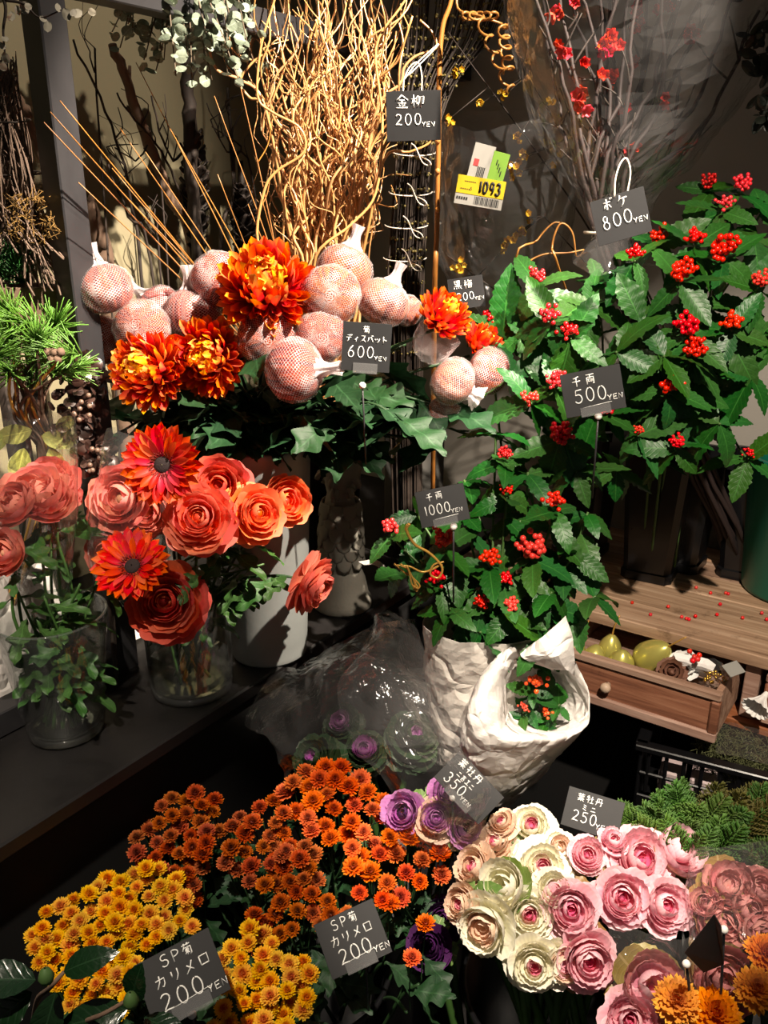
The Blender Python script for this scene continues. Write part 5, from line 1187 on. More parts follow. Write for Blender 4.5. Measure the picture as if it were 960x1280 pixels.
for i, (px, py, z, rp, ax, mt, lay, lb, g_) in enumerate(kl): kale(px, py, z, rp, ax, mt, lay, lb, KB+V((U(-.05, .05), U(-.03, .05), 0)), g_, 100+i)
# second, film-wrapped bunch at the right edge and two loose heads in front
KD = [K_dusty, K_dusty, K_dusty, K_olive]; KB2 = on(930, 1200, 0.66); KB2.z = 0.42; black_bucket(KB2+V((.02, .0, 0)), 0.09, 0.12, 0.50, 'black round bucket at the lower right corner')
GD = 'film wrapped dusty pink cabbages'
for i, (px, py, z, rp, ax, lay, lb) in enumerate((
 (912, 1106, .765, 33, (-.1, -.4, .9), K_BUD, 'dusty pink wrapped cabbage, upper left of the wrapped bunch'), (950, 1108, .765, 28, (.2, -.4, .9), K_ROSE, 'dusty pink wrapped cabbage cut by the right picture edge, upper'),
 (938, 1136, .75, 34, (.1, -.6, .75), K_ROSE, 'dusty pink wrapped cabbage with visible rosette'), (908, 1152, .735, 34, (-.15, -.7, .6), K_BUD, 'dusty pink wrapped cabbage behind the dark folded card'),
 (882, 1128, .75, 20, (-.4, -.4, .7), K_BUD, 'small dusty wrapped cabbage at the left of the wrapped bunch'), (905, 1225, .70, 38, (-.1, -.8, .55), K_BUD, 'dusty pink wrapped cabbage low behind the orange blooms'),
 (950, 1165, .73, 28, (.2, -.7, .6), K_BUD, 'dusty pink wrapped cabbage at the right edge above the orange blooms'), (942, 1222, .70, 24, (.1, -.7, .6), K_BUD, 'dusty pink wrapped cabbage between two orange blooms'))):
    kale(px, py, z, rp, ax, KD, lay, lb, KB2+V((U(-.04, .04), U(-.03, .05), 0)), GD, 200+i, low=False)
kale(816, 1232, .70, 40, (-.1, -.6, .75), [K_pinkd, K_pink, K_dusty, K_olive], K_BUD, 'large rounded pink cabbage left of the orange blooms in front', KB2+V((-.07, -.02, 0)), GPk, 301)
kale(788, 1276, .68, 34, (-.2, -.6, .7), KP, K_ROSE, 'pink cabbage cut by the bottom picture edge', KB2+V((-.08, -.04, 0)), GPk, 302)
# round green leaves under the lowest heads
# ---- orange pompon chrysanthemums at the lower right
HG = [spray_head(M_sg, i+30, ((30, 1.0, -4, -.03), (30, .97, 8, .02), (28, .91, 20, .07), (26, .82, 32, .12), (20, .68, 46, .17), (14, .5, 60, .21)), 'flower_head') for i in range(2)]
for px, py, z, rp, lb in ((846, 1252, .72, 31, 'golden orange chrysanthemum in front, leftmost of four'), (893, 1268, .71, 35, 'golden orange chrysanthemum in front, largest and lowest'), (945, 1238, .725, 29, 'golden orange chrysanthemum near the right edge, lower'), (956, 1192, .74, 26, 'golden orange chrysanthemum at the right edge beside a green leaf')):
    p = on(px, py, z); rt = KB2+V((U(-.03, .03), -.04, 0)); t = thing('chrysanthemum', lb, 'flower', rt, 'golden orange chrysanthemums in front'); ax = V((U(-.2, .2), -.45, .85)); r_ = rp*pxm(p.y, px, py)
    MB().tube(spline([rt, rt.lerp(p, .6), p-ax.normalized()*r_*.3], 5), (.0028, .0022), 6).build('stem', M_stem_dk, t); part('flower_head', HG[rnd.randrange(2)], t, frame(p, ax) @ SC(r_))
    for k in range(3): leaf_at(t, rt.lerp(p, U(.72, .9)), V((U(-1, 1), U(-.8, .2), U(-.2, .4))), U(.05, .07), SPRAYLEAF)
# ================================================================ branches at the back
M_willow = m_plain('golden_willow_bark', srgb(198, 146, 92), 0.32, var=0.35, scale=14, rand=0.5, spec=0.9)
M_wand = m_plain('orange_brown_wand', srgb(172, 116, 58), 0.42, var=0.35, scale=12, rand=0.4)
M_dtwig = m_plain('dark_twig', srgb(44, 34, 27), 0.75, var=0.35, scale=30, bump=0.3, bscale=90, rand=0.3)
M_bark = m_plain('grey_brown_bark', srgb(104, 82, 66), 0.85, var=0.45, scale=18, bump=0.8, bscale=40)
def wavy(a, b, amp, fr, n, grow=1.0, sd=None):
    """points from a to b with a lively wander"""
    r_ = rnd; p1, p2 = r_.uniform(0, 6), r_.uniform(0, 6); f1, f2 = fr*r_.uniform(.7, 1.3), fr*r_.uniform(.7, 1.3); d = b-a
    ux = d.cross(V((0, 1, 0))).normalized(); uy = d.cross(ux).normalized(); out = []
    for i in range(n+1):
        t = i/n; k = amp*t**grow; out.append(a+d*t+ux*k*math.sin(f1*t*6.28+p1)+uy*k*math.sin(f2*t*6.28+p2)+ux*k*.35*math.sin(f1*2.7*t*6.28+p2))
    return out
WBK = led(0.27, 0.19, LZ); black = thing('tall_bucket', 'tall black bucket holding the golden curly branches behind the zinc pot', 'bucket', WBK)
MB().lathe([(0, 0), (.06, 0), (.075, .29), (.079, .292), (.079, .30), (.073, .30), (.057, .01), (0, .01)], 32, TR(WBK)).build('bucket_body', M_plastic, black)
GWN = 'golden curly willow branches'
for i in range(76):
    a = U(0, 6.28); r_ = 0.05*math.sqrt(U(0, 1)); rt = WBK+V((math.cos(a)*r_, math.sin(a)*r_, .02)); f = (i+.5)/76
    px = 318+190*f+U(-14, 14); Yt = U(1.55, 1.8); tp = at(px, U(-70, 40), Yt); mouth_ = WBK+V((math.cos(a)*.055, math.sin(a)*.055, .32))
    kn = at(355+110*f+U(-12, 12), 250, U(1.6, 1.75))
    t = thing('golden_willow_branch', 'golden curly willow branch in the bright bundle behind the chrysanthemums', 'branch', rt, GWN)
    pts = [rt, mouth_]+wavy(mouth_.lerp(kn, .4), tp, U(.012, .036), U(1.4, 3.0), 16, .55)
    r0 = U(.0016, .0030); MB().tube(spline(pts, 3), (r0*1.35, r0*.55), 5).build('stem', M_willow, t)
    for k in range(2):
        j = int(U(5, 14)); s0 = pts[j]; e = s0+V((U(-.07, .07), U(-.04, .04), U(.06, .2)))
        MB().tube(spline(wavy(s0, e, U(.008, .025), U(.8, 1.8), 8, .6), 2), (r0*.7, r0*.35), 5).build('twig', M_willow, t)
# named loops that swing out of the bundle
loops = [([(330, 130), (300, 100), (272, 88), (262, 62), (266, 42), (282, 50), (300, 70), (330, 78)], 'left: wide loop beside the eucalyptus'), ([(333, 140), (312, 122), (300, 102), (318, 76), (345, 60)], 'left: small hook below the wide loop'),
         ([(470, 140), (500, 105), (505, 85), (520, 70), (545, 60), (540, 40), (525, 25)], 'right: bow reaching over the 200 yen card'), ([(480, 200), (512, 190), (535, 180), (548, 165)], 'right: thin end crossing below the 200 yen card'),
         ([(350, 330), (322, 300), (330, 240), (345, 215), (380, 190), (375, 160), (340, 140), (322, 120), (326, 60), (340, 10), (350, -20)], 'left border of the bundle with a sharp bend'), ([(395, 320), (440, 280), (470, 240), (478, 150), (470, 60), (500, 10), (520, -20)], 'right border of the bundle, gently bowed')]
for i, (pp, lb) in enumerate(loops):
    P = [at(x, y, 1.62-.01*i) for x, y in pp]; rt = WBK+V((0.01*i-.02, 0, .02)); t = thing('golden_willow_branch', 'golden willow branch at the ' + lb.replace(':', ' side,'), 'branch', rt, GWN)
    MB().tube(spline([rt, WBK+V((0, 0, .32)), WBK.lerp(P[0], .7)+V((0, 0, .1))]+P, 5), (.0032, .0017), 6).build('stem', M_willow, t)
# thin straight wands fanning out to the left
wands = [((55, 153), 'reaching furthest left, lowest tip'), ((63, 140), 'reaching far left, middle tip'), ((75, 126), 'reaching far left, highest tip'), ((98, 228), 'with short low tip before the steel post'), ((140, 210), 'with low tip just right of the steel post'),
         ((170, 78), 'with tip below the eucalyptus'), ((278, 8), 'rising straight up into the eucalyptus'), ((268, 120), 'with forked tip under the eucalyptus'), ((182, 190), 'with faint tip in front of the wall'), ((272, 218), 'with tip ending mid height before the pine cones'),
         ((310, 255), 'short and close to the bundle'), ((325, 240), 'shortest, beside the bundle'), ((162, 250), 'low and slanting behind the netted buds'), ((150, 160), 'crossing the slanted trunk'), ((215, 165), 'crossing the dark trunk')]
for i, ((x, y), lb) in enumerate(wands):
    rt = WBK+V((U(-.05, .02), U(-.05, .03), .02)); mo = WBK+V((-.05, -.03, .33)); tp = at(x, y, U(1.17, 1.21) if x < 110 else U(1.45, 1.6))
    mid_ = mo.lerp(tp, .45)+V((U(0, .03), 0, U(.0, .03))); t = thing('willow_wand', 'thin orange brown wand ' + lb, 'branch', rt, 'thin wands fanning left')
    MB().tube(spline([rt, mo, mid_, tp], 7), (.0024, .0008), 5).build('stem', M_wand, t)
    if lb.startswith('with forked') or lb.startswith('rising'):
        q = mid_.lerp(tp, .4); MB().tube(spline([q, q+V((.02, 0, .03)), q+V((.03, 0, .07))], 4), (.0013, .0006), 5).build('twig', M_wand, t)
# dark twigs and trunks leaning on the beige wall
def wallY(px, back):   # distance of the left/right wall at this column, minus some room
    d = ray(px, 300); k = nL.dot(d); tl = (nL.dot(V((CORNER.x, CORNER.y, 0)))/k) if k > 1e-5 else 9; k2 = nT.dot(d); tr = (nT.dot(V((CORNER.x, CORNER.y, 0)))/k2) if k2 > 1e-5 else 9
    return min(tl, tr)*d.y-back
dk = [([(90, 50), (125, 120), (150, 190), (165, 260), (175, 330)], .0035, 'left, passing right of the steel post'), ([(108, 55), (118, 90), (122, 118)], .002, 'small, below the crossbar'), ([(190, 120), (200, 165), (215, 200), (240, 240)], .003, 'crossing the slanted trunk'),
      ([(145, 118), (170, 150), (200, 190), (225, 240), (240, 320)], .003, 'running along the slanted trunk'), ([(285, 110), (290, 180), (292, 250), (275, 320)], .0055, 'upright, thick, left of the bundle'), ([(262, 150), (285, 190), (318, 240)], .0025, 'fine and slanted towards the bundle'),
      ([(258, 130), (275, 170), (290, 225)], .002, 'fine, beside the upright one'), ([(142, 185), (170, 200), (200, 222)], .002, 'short side shoot on the wall'), ([(135, 205), (160, 270), (190, 330)], .003, 'low down, before the wall'), ([(193, 262), (198, 300), (200, 335)], .0025, 'lowest, upright stub')]
for i, (pp, r_, lb) in enumerate(dk):
    P = [at(x, y, wallY(x, .13)) for x, y in pp]; bot = at(pp[-1][0]+8, 470, wallY(pp[-1][0], .16)); bot.z = LZ+.01
    if nL.dot(bot-V((L0.x, L0.y, 0))) > DL-.04: bot = bot-nL*.06
    t = thing('dark_twig', 'dark bare twig at the ' + lb, 'twig', bot, 'dark twigs before the beige wall'); P2 = spline(P+[bot], 4); P2 = [p+rv(.0025) for p in P2]
    MB().tube(P2, (r_*.6, r_*1.1), 6).build('stem', M_dtwig, t)
    for k in range(3):
        q = P2[int(U(.05, .6)*len(P2))]; MB().tube(spline([q, q+V((U(-.03, .03), U(-.02, 0), U(.01, .04))), q+V((U(-.05, .05), U(-.02, 0), U(.03, .08)))], 3), (r_*.5, r_*.25), 5).build('side_shoot', M_dtwig, t)
def trunk(pp, r0, r1, lb, mt, back=.12, knots=3):
    P = [at(x, y, wallY(x, back)) for x, y in pp]; bot = V((P[-1].x+.02, P[-1].y-.02, LZ+.01)); t = thing('bare_trunk', lb, 'branch', bot, 'cut trunks leaning on the wall'); P2 = [p+rv(.003) for p in spline(P+[bot], 6)]
    n_ = len(P2); MB().tube(P2, [(r0+(r1-r0)*i/(n_-1))*U(.9, 1.12) for i in range(n_)], 10).build('trunk', mt, t)
    for k in range(knots):
        q = P2[int(U(.1, .6)*n_)]; MB().tube([q, q+V((U(-.03, .03), -.01, U(.015, .04)))], (r0*.55, r0*.35), 7).build('branch_stub', mt, t)
trunk([(140, 55), (165, 120), (190, 190), (215, 250), (243, 325)], .008, .0125, 'grey brown trunk slanting from the crossbar down to the netted buds', M_bark)
trunk([(232, 60), (236, 130), (240, 220), (248, 330)], .012, .014, 'dark upright trunk left of the golden bundle', M_dtwig, .17)
trunk([(108, 250), (122, 300), (132, 350)], .016, .02, 'thick mottled stump beside the steel post', M_bark, .10)
trunk([(14, 108), (32, 145), (50, 195), (70, 260)], .008, .009, 'pale brown branch slanting behind the twig broom', M_bark, .12, 1)
# long dark pine cones
M_cone = m_plain('pine_cone', srgb(40, 30, 24), 0.7, var=0.4, scale=50, rand=0.4)
def scale_mesh():
    m = MB(); m.grid(lambda u, v: V(((u-.5)*(.6+.4*math.sin(v*PI*.6))*(1 if v < .9 else .5), v, .12*v*v-.12*(u*2-1)**2*v)), 4, 4); m.thick(.05); return m.mesh('cone_scale', M_cone)
CSC = scale_mesh()
for (x, y0, y1, r_, lb) in ((242, 165, 315, .030, 'long dark pine cone hanging before the wall, left'), (302, 232, 330, .030, 'dark pine cone with open scales close to the golden bundle')):
    Yc = wallY(x, .14); a_, b_ = at(x, y0, Yc), at(x+4, y1, Yc); t = thing('pine_cone', lb, 'pine cone', b_, 'long dark pine cones'); d = a_-b_; MB().tube([b_, a_, a_+V((0, .0, .05))], (.011, .006), 8).build('cone_core', M_cone, t)
    n_ = 56; F = frame(b_, d)
    for k in range(n_):
        f = k/n_; ph = k*GOLD; rr_ = r_*(.55+.75*math.sin(PI*min(1, f*.85+.12))); M = F @ TR((0, 0, d.length*f)) @ RZ(ph) @ RX(R(38)) @ SC(rr_*.75, rr_, rr_); part('cone_scale', CSC, t, M)
# ---- eucalyptus hanging over the crossbar
M_euc = m_leaf('eucalyptus_leaf', srgb(142, 152, 132), srgb(92, 104, 90), 0.6, 4, .03, .5, .3); M_eucd = m_plain('eucalyptus_stem', srgb(86, 74, 58), .7)
def round_leaf(name, m, W=.8, seed=0):
    mb = MB(); mb.grid(lambda u, v: V(((u*2-1)*W*.5*math.sqrt(max(0, 1-(2*v-1)**2)) if 0 < v < 1 else 0, v, .10*math.sin(v*3)-.12*abs(u*2-1)*math.sin(PI*v)+.05*math.sin(5*u+seed))), 4, 6); return mb.mesh(name, m)
EUC = [round_leaf('leaf', M_euc, w_, i) for i, w_ in enumerate((.75, .85, .95))]
etips = [(128, -10), (150, 20), (165, 45), (150, 60), (185, 55), (205, 75), (225, 50), (245, 85), (262, 60), (285, 95), (300, 70), (320, 85), (325, 40), (290, 30), (250, 20), (205, 15), (175, 8), (230, 5), (310, 5), (270, -5), (240, 40), (215, 40), (195, 88), (220, 95), (240, 108), (265, 100), (300, 105), (180, 75), (160, 30), (140, 40), (200, 60), (255, 75), (285, 60), (235, 70), (310, 60)]
for i, (x, y) in enumerate(etips):
    Y0 = U(1.42, 1.62); tip = at(x, y, Y0); top = at(235+U(-50, 60), -110, 1.55); pts = spline([top, top.lerp(tip, .6)+V((0, -.02, .03)), tip], 8)
    t = thing('eucalyptus_branch', 'grey green eucalyptus branch hanging over the top bar', 'branch', top, 'hanging eucalyptus branches'); MB().tube(pts, (.002, .001), 5).build('stem', M_eucd, t)
    for k in range(21):
        p = pts[min(len(pts)-1, int((.3+.7*k/20)*(len(pts)-1)))]+rv(.005); a = U(0, 6.28); leaf_at(t, p, V((math.cos(a), math.sin(a)-.3, U(-.6, .6))), U(.014, .023), EUC, TO_CAM(p), roll=.9)
M_pale = m_plain('pale_dry_leaf', srgb(150, 144, 128), .7, var=.15, rand=.3); PALE = [round_leaf('leaf', M_pale, .7, 3)]
t = thing('dried_leaf_branch', 'dark twig with pale dried leaves in the upper left corner', 'branch', at(-30, -60, 1.2)); tp = [at(-30, -60, 1.2), at(5, 0, 1.2), at(4, 40, 1.2), at(8, 85, 1.2)]
MB().tube(spline(tp, 6), (.003, .0008), 5).build('stem', M_dtwig, t); MB().tube(spline([tp[1], at(30, 5, 1.2), at(50, 22, 1.2), at(78, 12, 1.2)], 5), (.002, .0008), 5).build('side_shoot', M_dtwig, t)
for (x, y) in ((20, 6), (24, 12), (14, 14), (30, 18), (50, 20), (72, 4), (80, 10), (60, 26), (4, 45), (10, 80), (8, 88), (8, 60), (15, 22), (40, 8), (90, 20), (95, 12), (120, 18)):
    p = at(x, y, 1.2); leaf_at(t, p, rv(1)+V((0, -.3, -.4)), U(.010, .016), PALE, TO_CAM(p))
# ---- twig broom with moss
M_broom = m_plain('dry_broom_twig', srgb(112, 92, 78), .85, var=.5, scale=25, rand=0); M_moss = m_plain('dry_moss', srgb(128, 96, 44), .9, var=.5, scale=60)
BR = at(28, 420, 1.36); BR.z = LZ+.01; t = thing('twig_broom', 'bundle of dry grey brown twigs with moss at the left edge', 'twig bundle', BR); m = MB()
for i in range(230):
    tp = at(U(-25, 22), U(70, 130), U(1.3, 1.42)); w_ = at(U(-35, 42), 222, U(1.27, 1.42)); bo = at(U(-40, 92), U(300, 372), U(1.25, 1.45)); m.tube(spline([tp, w_, bo], 5), (.0009, .0016), 4)
    if i % 3 == 0:
        for k in range(3): q = tp.lerp(w_, U(0, 1)); m.tube([q, q+V((U(-.012, .012), U(-.01, .01), U(.004, .018)))], (.0012, .0005), 4)
m.build('twigs', M_broom, t, kind='stuff')
MB().tube([at(28, 340, 1.36), BR], .012, 8).build('broom_core', M_dtwig, t)
for yy in (150, 216): MB().tube([at(8+(46 if yy > 200 else 30)*math.cos(k*PI/8), yy+3*math.sin(k*PI/8), 1.35-.07*math.sin(k*PI/8)) for k in range(17)], .0013, 5).build('binding_wire', M_dtwig, t)
m = MB()
for i in range(260): p = at(U(15, 68), U(245, 305), U(1.24, 1.36)); m.tube([p, p+rv(.012), p+rv(.016)], (.0009, .0004), 3)
m.build('moss', M_moss, t, kind='stuff')
# ---- bark planter with pine tuft
M_ndl = m_plain('pine_needle', srgb(96, 140, 52), .45, var=.3, scale=20, rand=.4); M_ndld = m_plain('dark_needle', srgb(40, 92, 34), .5, var=.3, scale=20, rand=.3)
def tuft_mesh(n_, L, spread, m, sd, r_=.0009):
    rr = random.Random(sd); mb = MB()
    for i in range(n_):
        a = rr.uniform(0, 6.28); e = rr.uniform(0, spread); d = V((math.sin(e)*math.cos(a), math.sin(e)*math.sin(a), math.cos(e)))*L*rr.uniform(.7, 1.1); s0 = V((0, 0, rr.uniform(-.6, .3)*L)); mb.tube([s0, s0+d*.6, s0+d+V((0, 0, .1*L))], (r_, r_*.5), 3)
    return mb.mesh('needle_tuft', m)
TUF = [tuft_mesh(70, .042, 1.15, M_ndl, i, .0013) for i in range(3)]; TUFD = [tuft_mesh(80, .03, 1.3, M_ndld, i+5) for i in range(2)]
PLB = at(20, 382, 1.30); t = thing('bark_planter', 'rough bark box planter with a dark conifer tuft at the left edge', 'planter', at(20, 405, 1.30)); 
MB().box((0, 0, 0), (.135, .09, .055), TR(PLB+V((-.01, .02, 0))) @ RZ(.25), .002).build('planter_box', M_bark, t, False)
for (x, y) in ((-5, 330), (10, 325), (22, 338), (5, 345), (26, 345), (-10, 345)): part('needle_tuft', TUFD[rnd.randrange(2)], t, frame(at(x, y, 1.30), V((U(-.6, .6), -.4, .8))), kind='stuff')
hp = MB().tube([PLB+V((-.04, .03, -.028)), V((PLB.x-.04, PLB.y+.03, LZ+.01))], .02, 8).build('support_post', M_dtwig, t)
PNR = led(pa-.20, pbb+.10, LZ+.01)
pcs = [((8, 388), .9), ((28, 402), 1), ((68, 408), 1), ((45, 425), 1), ((82, 440), 1.05), ((15, 425), 1), ((48, 452), 1), ((88, 462), .9), ((12, 465), 1), ((40, 478), .9), ((70, 465), 1), ((-5, 445), 1), ((0, 410), 1), ((60, 435), .9)]
GPN = 'pine sprigs at the left'
for i in range(0, 14, 2):
    t = thing('pine_sprig', ('bright green pine sprig at the left edge, ' + ('top left tip', 'upper right tip with pale cone', 'rightmost tip', 'lower middle tip', 'lower left tip', 'lowest right tip', 'tip cut by the left picture edge')[i//2]), 'pine branch', PNR, GPN)
    for (xy, s_) in pcs[i:i+2]:
        p = at(xy[0], xy[1], U(1.17, 1.26)); part('needle_tuft', TUF[rnd.randrange(3)], t, frame(p, V((U(-.5, .7), U(-.7, -.1), U(.1, .8)))) @ SC(s_), kind='stuff')
        MB().tube(spline([PNR, at(55+U(-10, 10), 600, 1.27), at(35+U(-20, 20), 510, 1.24), p], 6), (.004, .002), 6).build('stem', M_gold if i in (4, 8) else M_bark, t)
t = thing('small_cone', 'cluster of small pale cones on the pine sprig', 'cone', at(68, 445, 1.16)); 
for k in range(5): MB().ball(at(60+k*4, 440+(k % 2)*9, 1.155), .006, 8, 6).build('cone', M_bark, t)
# ---- dried dark hydrangea
M_hyd = m_plain('dried_brown_bloom', srgb(62, 44, 38), .38, var=.4, scale=60, rand=.5); M_hydb = m_plain('dry_bead', srgb(110, 88, 74), .35, var=.2)
HPET = [round_leaf('petal', M_hyd, .95, i) for i in range(2)]
for (cx, cy, rx, ry, n_, lb) in ((100, 500, 32, 58, 120, 'dried dark brown hydrangea bloom between pine and chrysanthemums'), (118, 565, 26, 30, 60, 'lower dried brown bloom with pale seed fluff')):
    Y0 = 1.27; c = at(cx, cy, Y0); rt = led(pa-.05, pbb-.05, LZ+.01); t = thing('dried_hydrangea', lb, 'dried flower', rt, 'dried brown blooms'); MB().tube(spline([rt, (rt+c)*.5+V((0, .02, 0)), c], 5), (.004, .003), 6).build('stem', M_dtwig, t)
    for k in range(n_):
        a, b2 = U(0, 6.28), math.sqrt(U(0, 1)); p = at(cx+rx*b2*math.cos(a), cy+ry*b2*math.sin(a), Y0-.035*math.sqrt(1-b2*b2)+U(-.01, .01)); leaf_at(t, p, rv(1)+V((0, -.3, 0)), U(.013, .022), HPET, TO_CAM(p)+rv(.6), 'petal', roll=1)
    mb = MB()
    for k in range(8): mb.ball(at(cx+U(-8, 14), cy+U(-6, 26), Y0-.05), .004, 8, 6)
    mb.build('seed_beads', M_hydb, t, kind='stuff')
# ================================================================ twig bundle, wrapped branches, film
M_film = m_film('cellophane', (.985, .985, .985), .014, .07, 1.2, 55, (.75, .75, .76)); M_film2 = m_film('glossy_cellophane', (.98, .98, .98), .026, .08, 1.3, 60, (.7, .68, .68))
# bundle of budded twigs tied with white string
TBK = led(.42, .085, LZ); TB = thing('twig_bundle', 'tied upright bundle of dark twigs with green golden buds right of the golden branches', 'twig bundle', TBK)
M_bud = m_plain('greenish_bud', srgb(112, 100, 52), .55, var=.35, scale=70)
bud = MB()
for i in range(64):
    f = U(-1, 1); g = U(-1, 1); P = [TBK+V((f*.03, g*.03, .01))]+[at(515+f*w_+dx, y, 1.70+g*.03+dy) for (y, w_, dx, dy) in ((390, 22, -8, 0), (300, 22, -5, 0), (200, 22, 2, .0), (110, 34, 18, .02), (50, 55, 42, .03), (-20, 70, 55, .03))]
    P = spline(P, 5); MB().tube(P, (.0022, .001), 5).build('twig', M_dtwig, TB)
    for k in range(26):
        p = P[int(U(.12, 1)*(len(P)-1))]; q = p+V((U(-.005, .005), U(-.006, .003), U(0, .006))); bud.ball(q, U(.0015, .0028), 5, 4)
bud.build('buds', M_bud, TB, kind='stuff')
for (y, dx) in ((193, 8), (243, 3), (284, -2), (325, -4)):
    m = MB(); m.tube([at(510+dx+27*math.cos(k*PI/10+PI*.0), y+5*math.sin(k*PI/10)-3, 1.66-.035*math.sin(k*PI/10)) for k in range(11)], .0012, 5); m.build('string_tie', M_string, TB)
    MB().tube(spline([at(515+dx, y+2, 1.63), at(528+dx, y+8, 1.57), at(530+dx, y+14, 1.57), at(520+dx, y+10, 1.57), at(512+dx, y-8, 1.575), at(506+dx, y-14, 1.575)], 4), .0011, 5).build('string_bow', M_string, TB)
# straight golden branch
rt = led(.47, .05, LZ+.01); t = thing('golden_pole_branch', 'single upright golden brown branch right of the tied twig bundle', 'branch', rt); P = [rt]+[at(x, y, 1.58) for x, y in ((543, 380), (546, 290), (548, 180), (549, 90), (553, 35), (562, 8), (568, -20))]
MB().tube(spline(P, 6), (.005, .0036), 7).build('stem', M_wand, t)
for y in (176, 214, 262): q = at(547, y, 1.575); MB().ball(q, .0052, 7, 5).build('node', M_wand, t)
# curled golden strands
M_goldc = m_plain('golden_curl', srgb(140, 94, 42), .42, .1, .3, 40)
t = thing('curly_golden_twig', 'curly golden twig strands hanging at the top, right of the golden branch', 'twig', at(575, -30, 1.55))
for (x0, x1, y0, y1) in ((598, 640, 18, 118), (578, 620, 20, 20), (628, 636, 30, 92)):
    P = []
    for k in range(46):
        f = k/45; P.append(at(x0+(x1-x0)*f+7*math.sin(f*30), y0+(y1-y0)*f+5*math.cos(f*30), 1.52+.012*math.cos(f*23)))
    MB().tube(P, .0021, 6).build('strand', M_goldc, t)
MB().tube(spline([at(575, -30, 1.55), at(572, 10, 1.54), at(600, 20, 1.52), at(628, 30, 1.52)], 5), .002, 6).build('strand', M_goldc, t)
# yellow wintersweet under film
M_yel = m_plain('yellow_blossom', srgb(196, 158, 40), .5, var=.25, scale=60); M_redq = m_petal('quince_blossom', [(0, srgb(170, 20, 16)), (1, srgb(222, 48, 40))], .25, .5)
def blossom_mesh(m, sd, n_=5):
    mb = MB()
    for i in range(n_):
        mb.grid(lambda u, v, i=i: RZ(2*PI*i/n_+sd) @ RX(.5) @ V(((u-.5)*.9*math.sin(PI*min(1, v*.8+.15)), v, .25*v*v+.2*(u*2-1)**2*v)), 3, 3)
    mb.ball((0, 0, .12), .16, 6, 4, 1.0); return mb.mesh('blossom', m)
BLY = blossom_mesh(M_yel, 0); BLR = [blossom_mesh(M_redq, s_) for s_ in (0, .6)]
SB3 = tab(0.02-.02, .33, LZ); square_bucket(SB3, TH-PI/2, .10, .125, .26, 'black square bucket hidden behind the tied twigs, holding wrapped branches')
GY = 'yellow flowering branches under film'
for i, (tip, fl_, lb) in enumerate((((700, 110), [(690, 130), (655, 195), (640, 205)], 'uppermost right'), ((560, 40), [(575, 90), (560, 150)], 'leaning left behind the twig bundle'), ((640, 60), [(630, 120), (600, 130), (645, 175)], 'in the middle behind the barcode label'),
                                 ((680, 270), [(655, 285), (662, 272), (650, 290), (640, 300)], 'low, with a bright yellow cluster'), ((560, 320), [(575, 330), (570, 338), (630, 310)], 'lowest, beside the small 200 yen card'), ((720, 185), [(645, 218), (700, 200)], 'stretching right towards the red flowers'))):
    rt = SB3+V((U(-.03, .03), U(-.03, .03), .02)); mo = SB3+V((U(-.03, .03), U(-.03, .03), .27)); Yt = 1.68; t = thing('yellow_flowering_branch', 'thin dark branch with yellow blossoms under clear film, ' + lb, 'branch', rt, GY)
    tp = at(tip[0], tip[1], Yt); P = spline([rt, mo, mo.lerp(tp, .5)+V((U(-.03, .03), 0, .03)), tp], 8); MB().tube(P, (.0035, .001), 5).build('stem', M_dtwig, t)
    for (x, y) in fl_:
        p = at(x, y, Yt-.01); q = min(P, key=lambda z_: (z_-p).length); MB().tube([q, p], (.0013, .0008), 4).build('side_shoot', M_dtwig, t)
        for k in range(3): part('blossom', BLY, t, frame(p+rv(.007), TO_CAM(p)+rv(.8)) @ SC(U(.007, .011)))
# film sheet round the yellow branches
t = thing('cellophane_wrap', 'clear crinkled film wrap round the yellow flowering branches, carrying the barcode label', 'wrapping', SB3+V((0, 0, .26)))
rowsC = [[at(x, y, Yc) for (x, y, Yc) in r] for r in ([(600, 400, 1.62), (622, 402, 1.6), (650, 400, 1.62), (640, 398, 1.7), (610, 398, 1.7)], [(552, 330, 1.62), (620, 335, 1.55), (690, 325, 1.62), (680, 320, 1.78), (570, 320, 1.78)], [(545, 240, 1.6), (620, 245, 1.52), (715, 235, 1.6), (700, 230, 1.8), (560, 230, 1.8)], [(550, 150, 1.6), (615, 160, 1.53), (720, 140, 1.6), (700, 140, 1.82), (560, 140, 1.82)])]
loop_surface(rowsC, 40, 7, .016, 13, 3.0, True, 0).build('film_sheet', M_film, t, False)
# barcode label
lb_ = thing('barcode_label', 'torn yellow white and green barcode label reading 1093 stuck on the film', 'label', at(600, 225, 1.50)); F = frame(at(600, 240, 1.505), TO_CAM(at(600, 240, 1.505))) @ RZ(R(-9)); k_ = pxm(1.505, 600, 240)
M_lw = m_plain('label_white', srgb(140, 138, 132), .6, var=.04); M_ly = m_plain('label_yellow', srgb(176, 150, 20), .5, var=.05); M_lg = m_plain('label_green', srgb(98, 134, 44), .5, var=.08); M_ink = m_plain('black_ink', srgb(18, 18, 18), .6, var=.02); M_lr = m_plain('label_red', srgb(200, 50, 50), .6, var=.05)
MB().box((0, -.5*k_, 0), (60*k_, 34*k_, .0006), F).build('paper', M_lw, lb_, False); MB().box((0, 6*k_, .0006), (60*k_, 21*k_, .0006), F).build('yellow_band', M_ly, lb_, False)
F2 = F @ TR((4*k_, 34*k_, -.001)) @ RZ(R(-5)); MB().box((-9*k_, 0, 0), (26*k_, 40*k_, .0006), F2).build('paper', M_lw, lb_, False); MB().box((13*k_, -2*k_, .0004), (20*k_, 36*k_, .0006), F2).build('green_panel', M_lg, lb_, False)
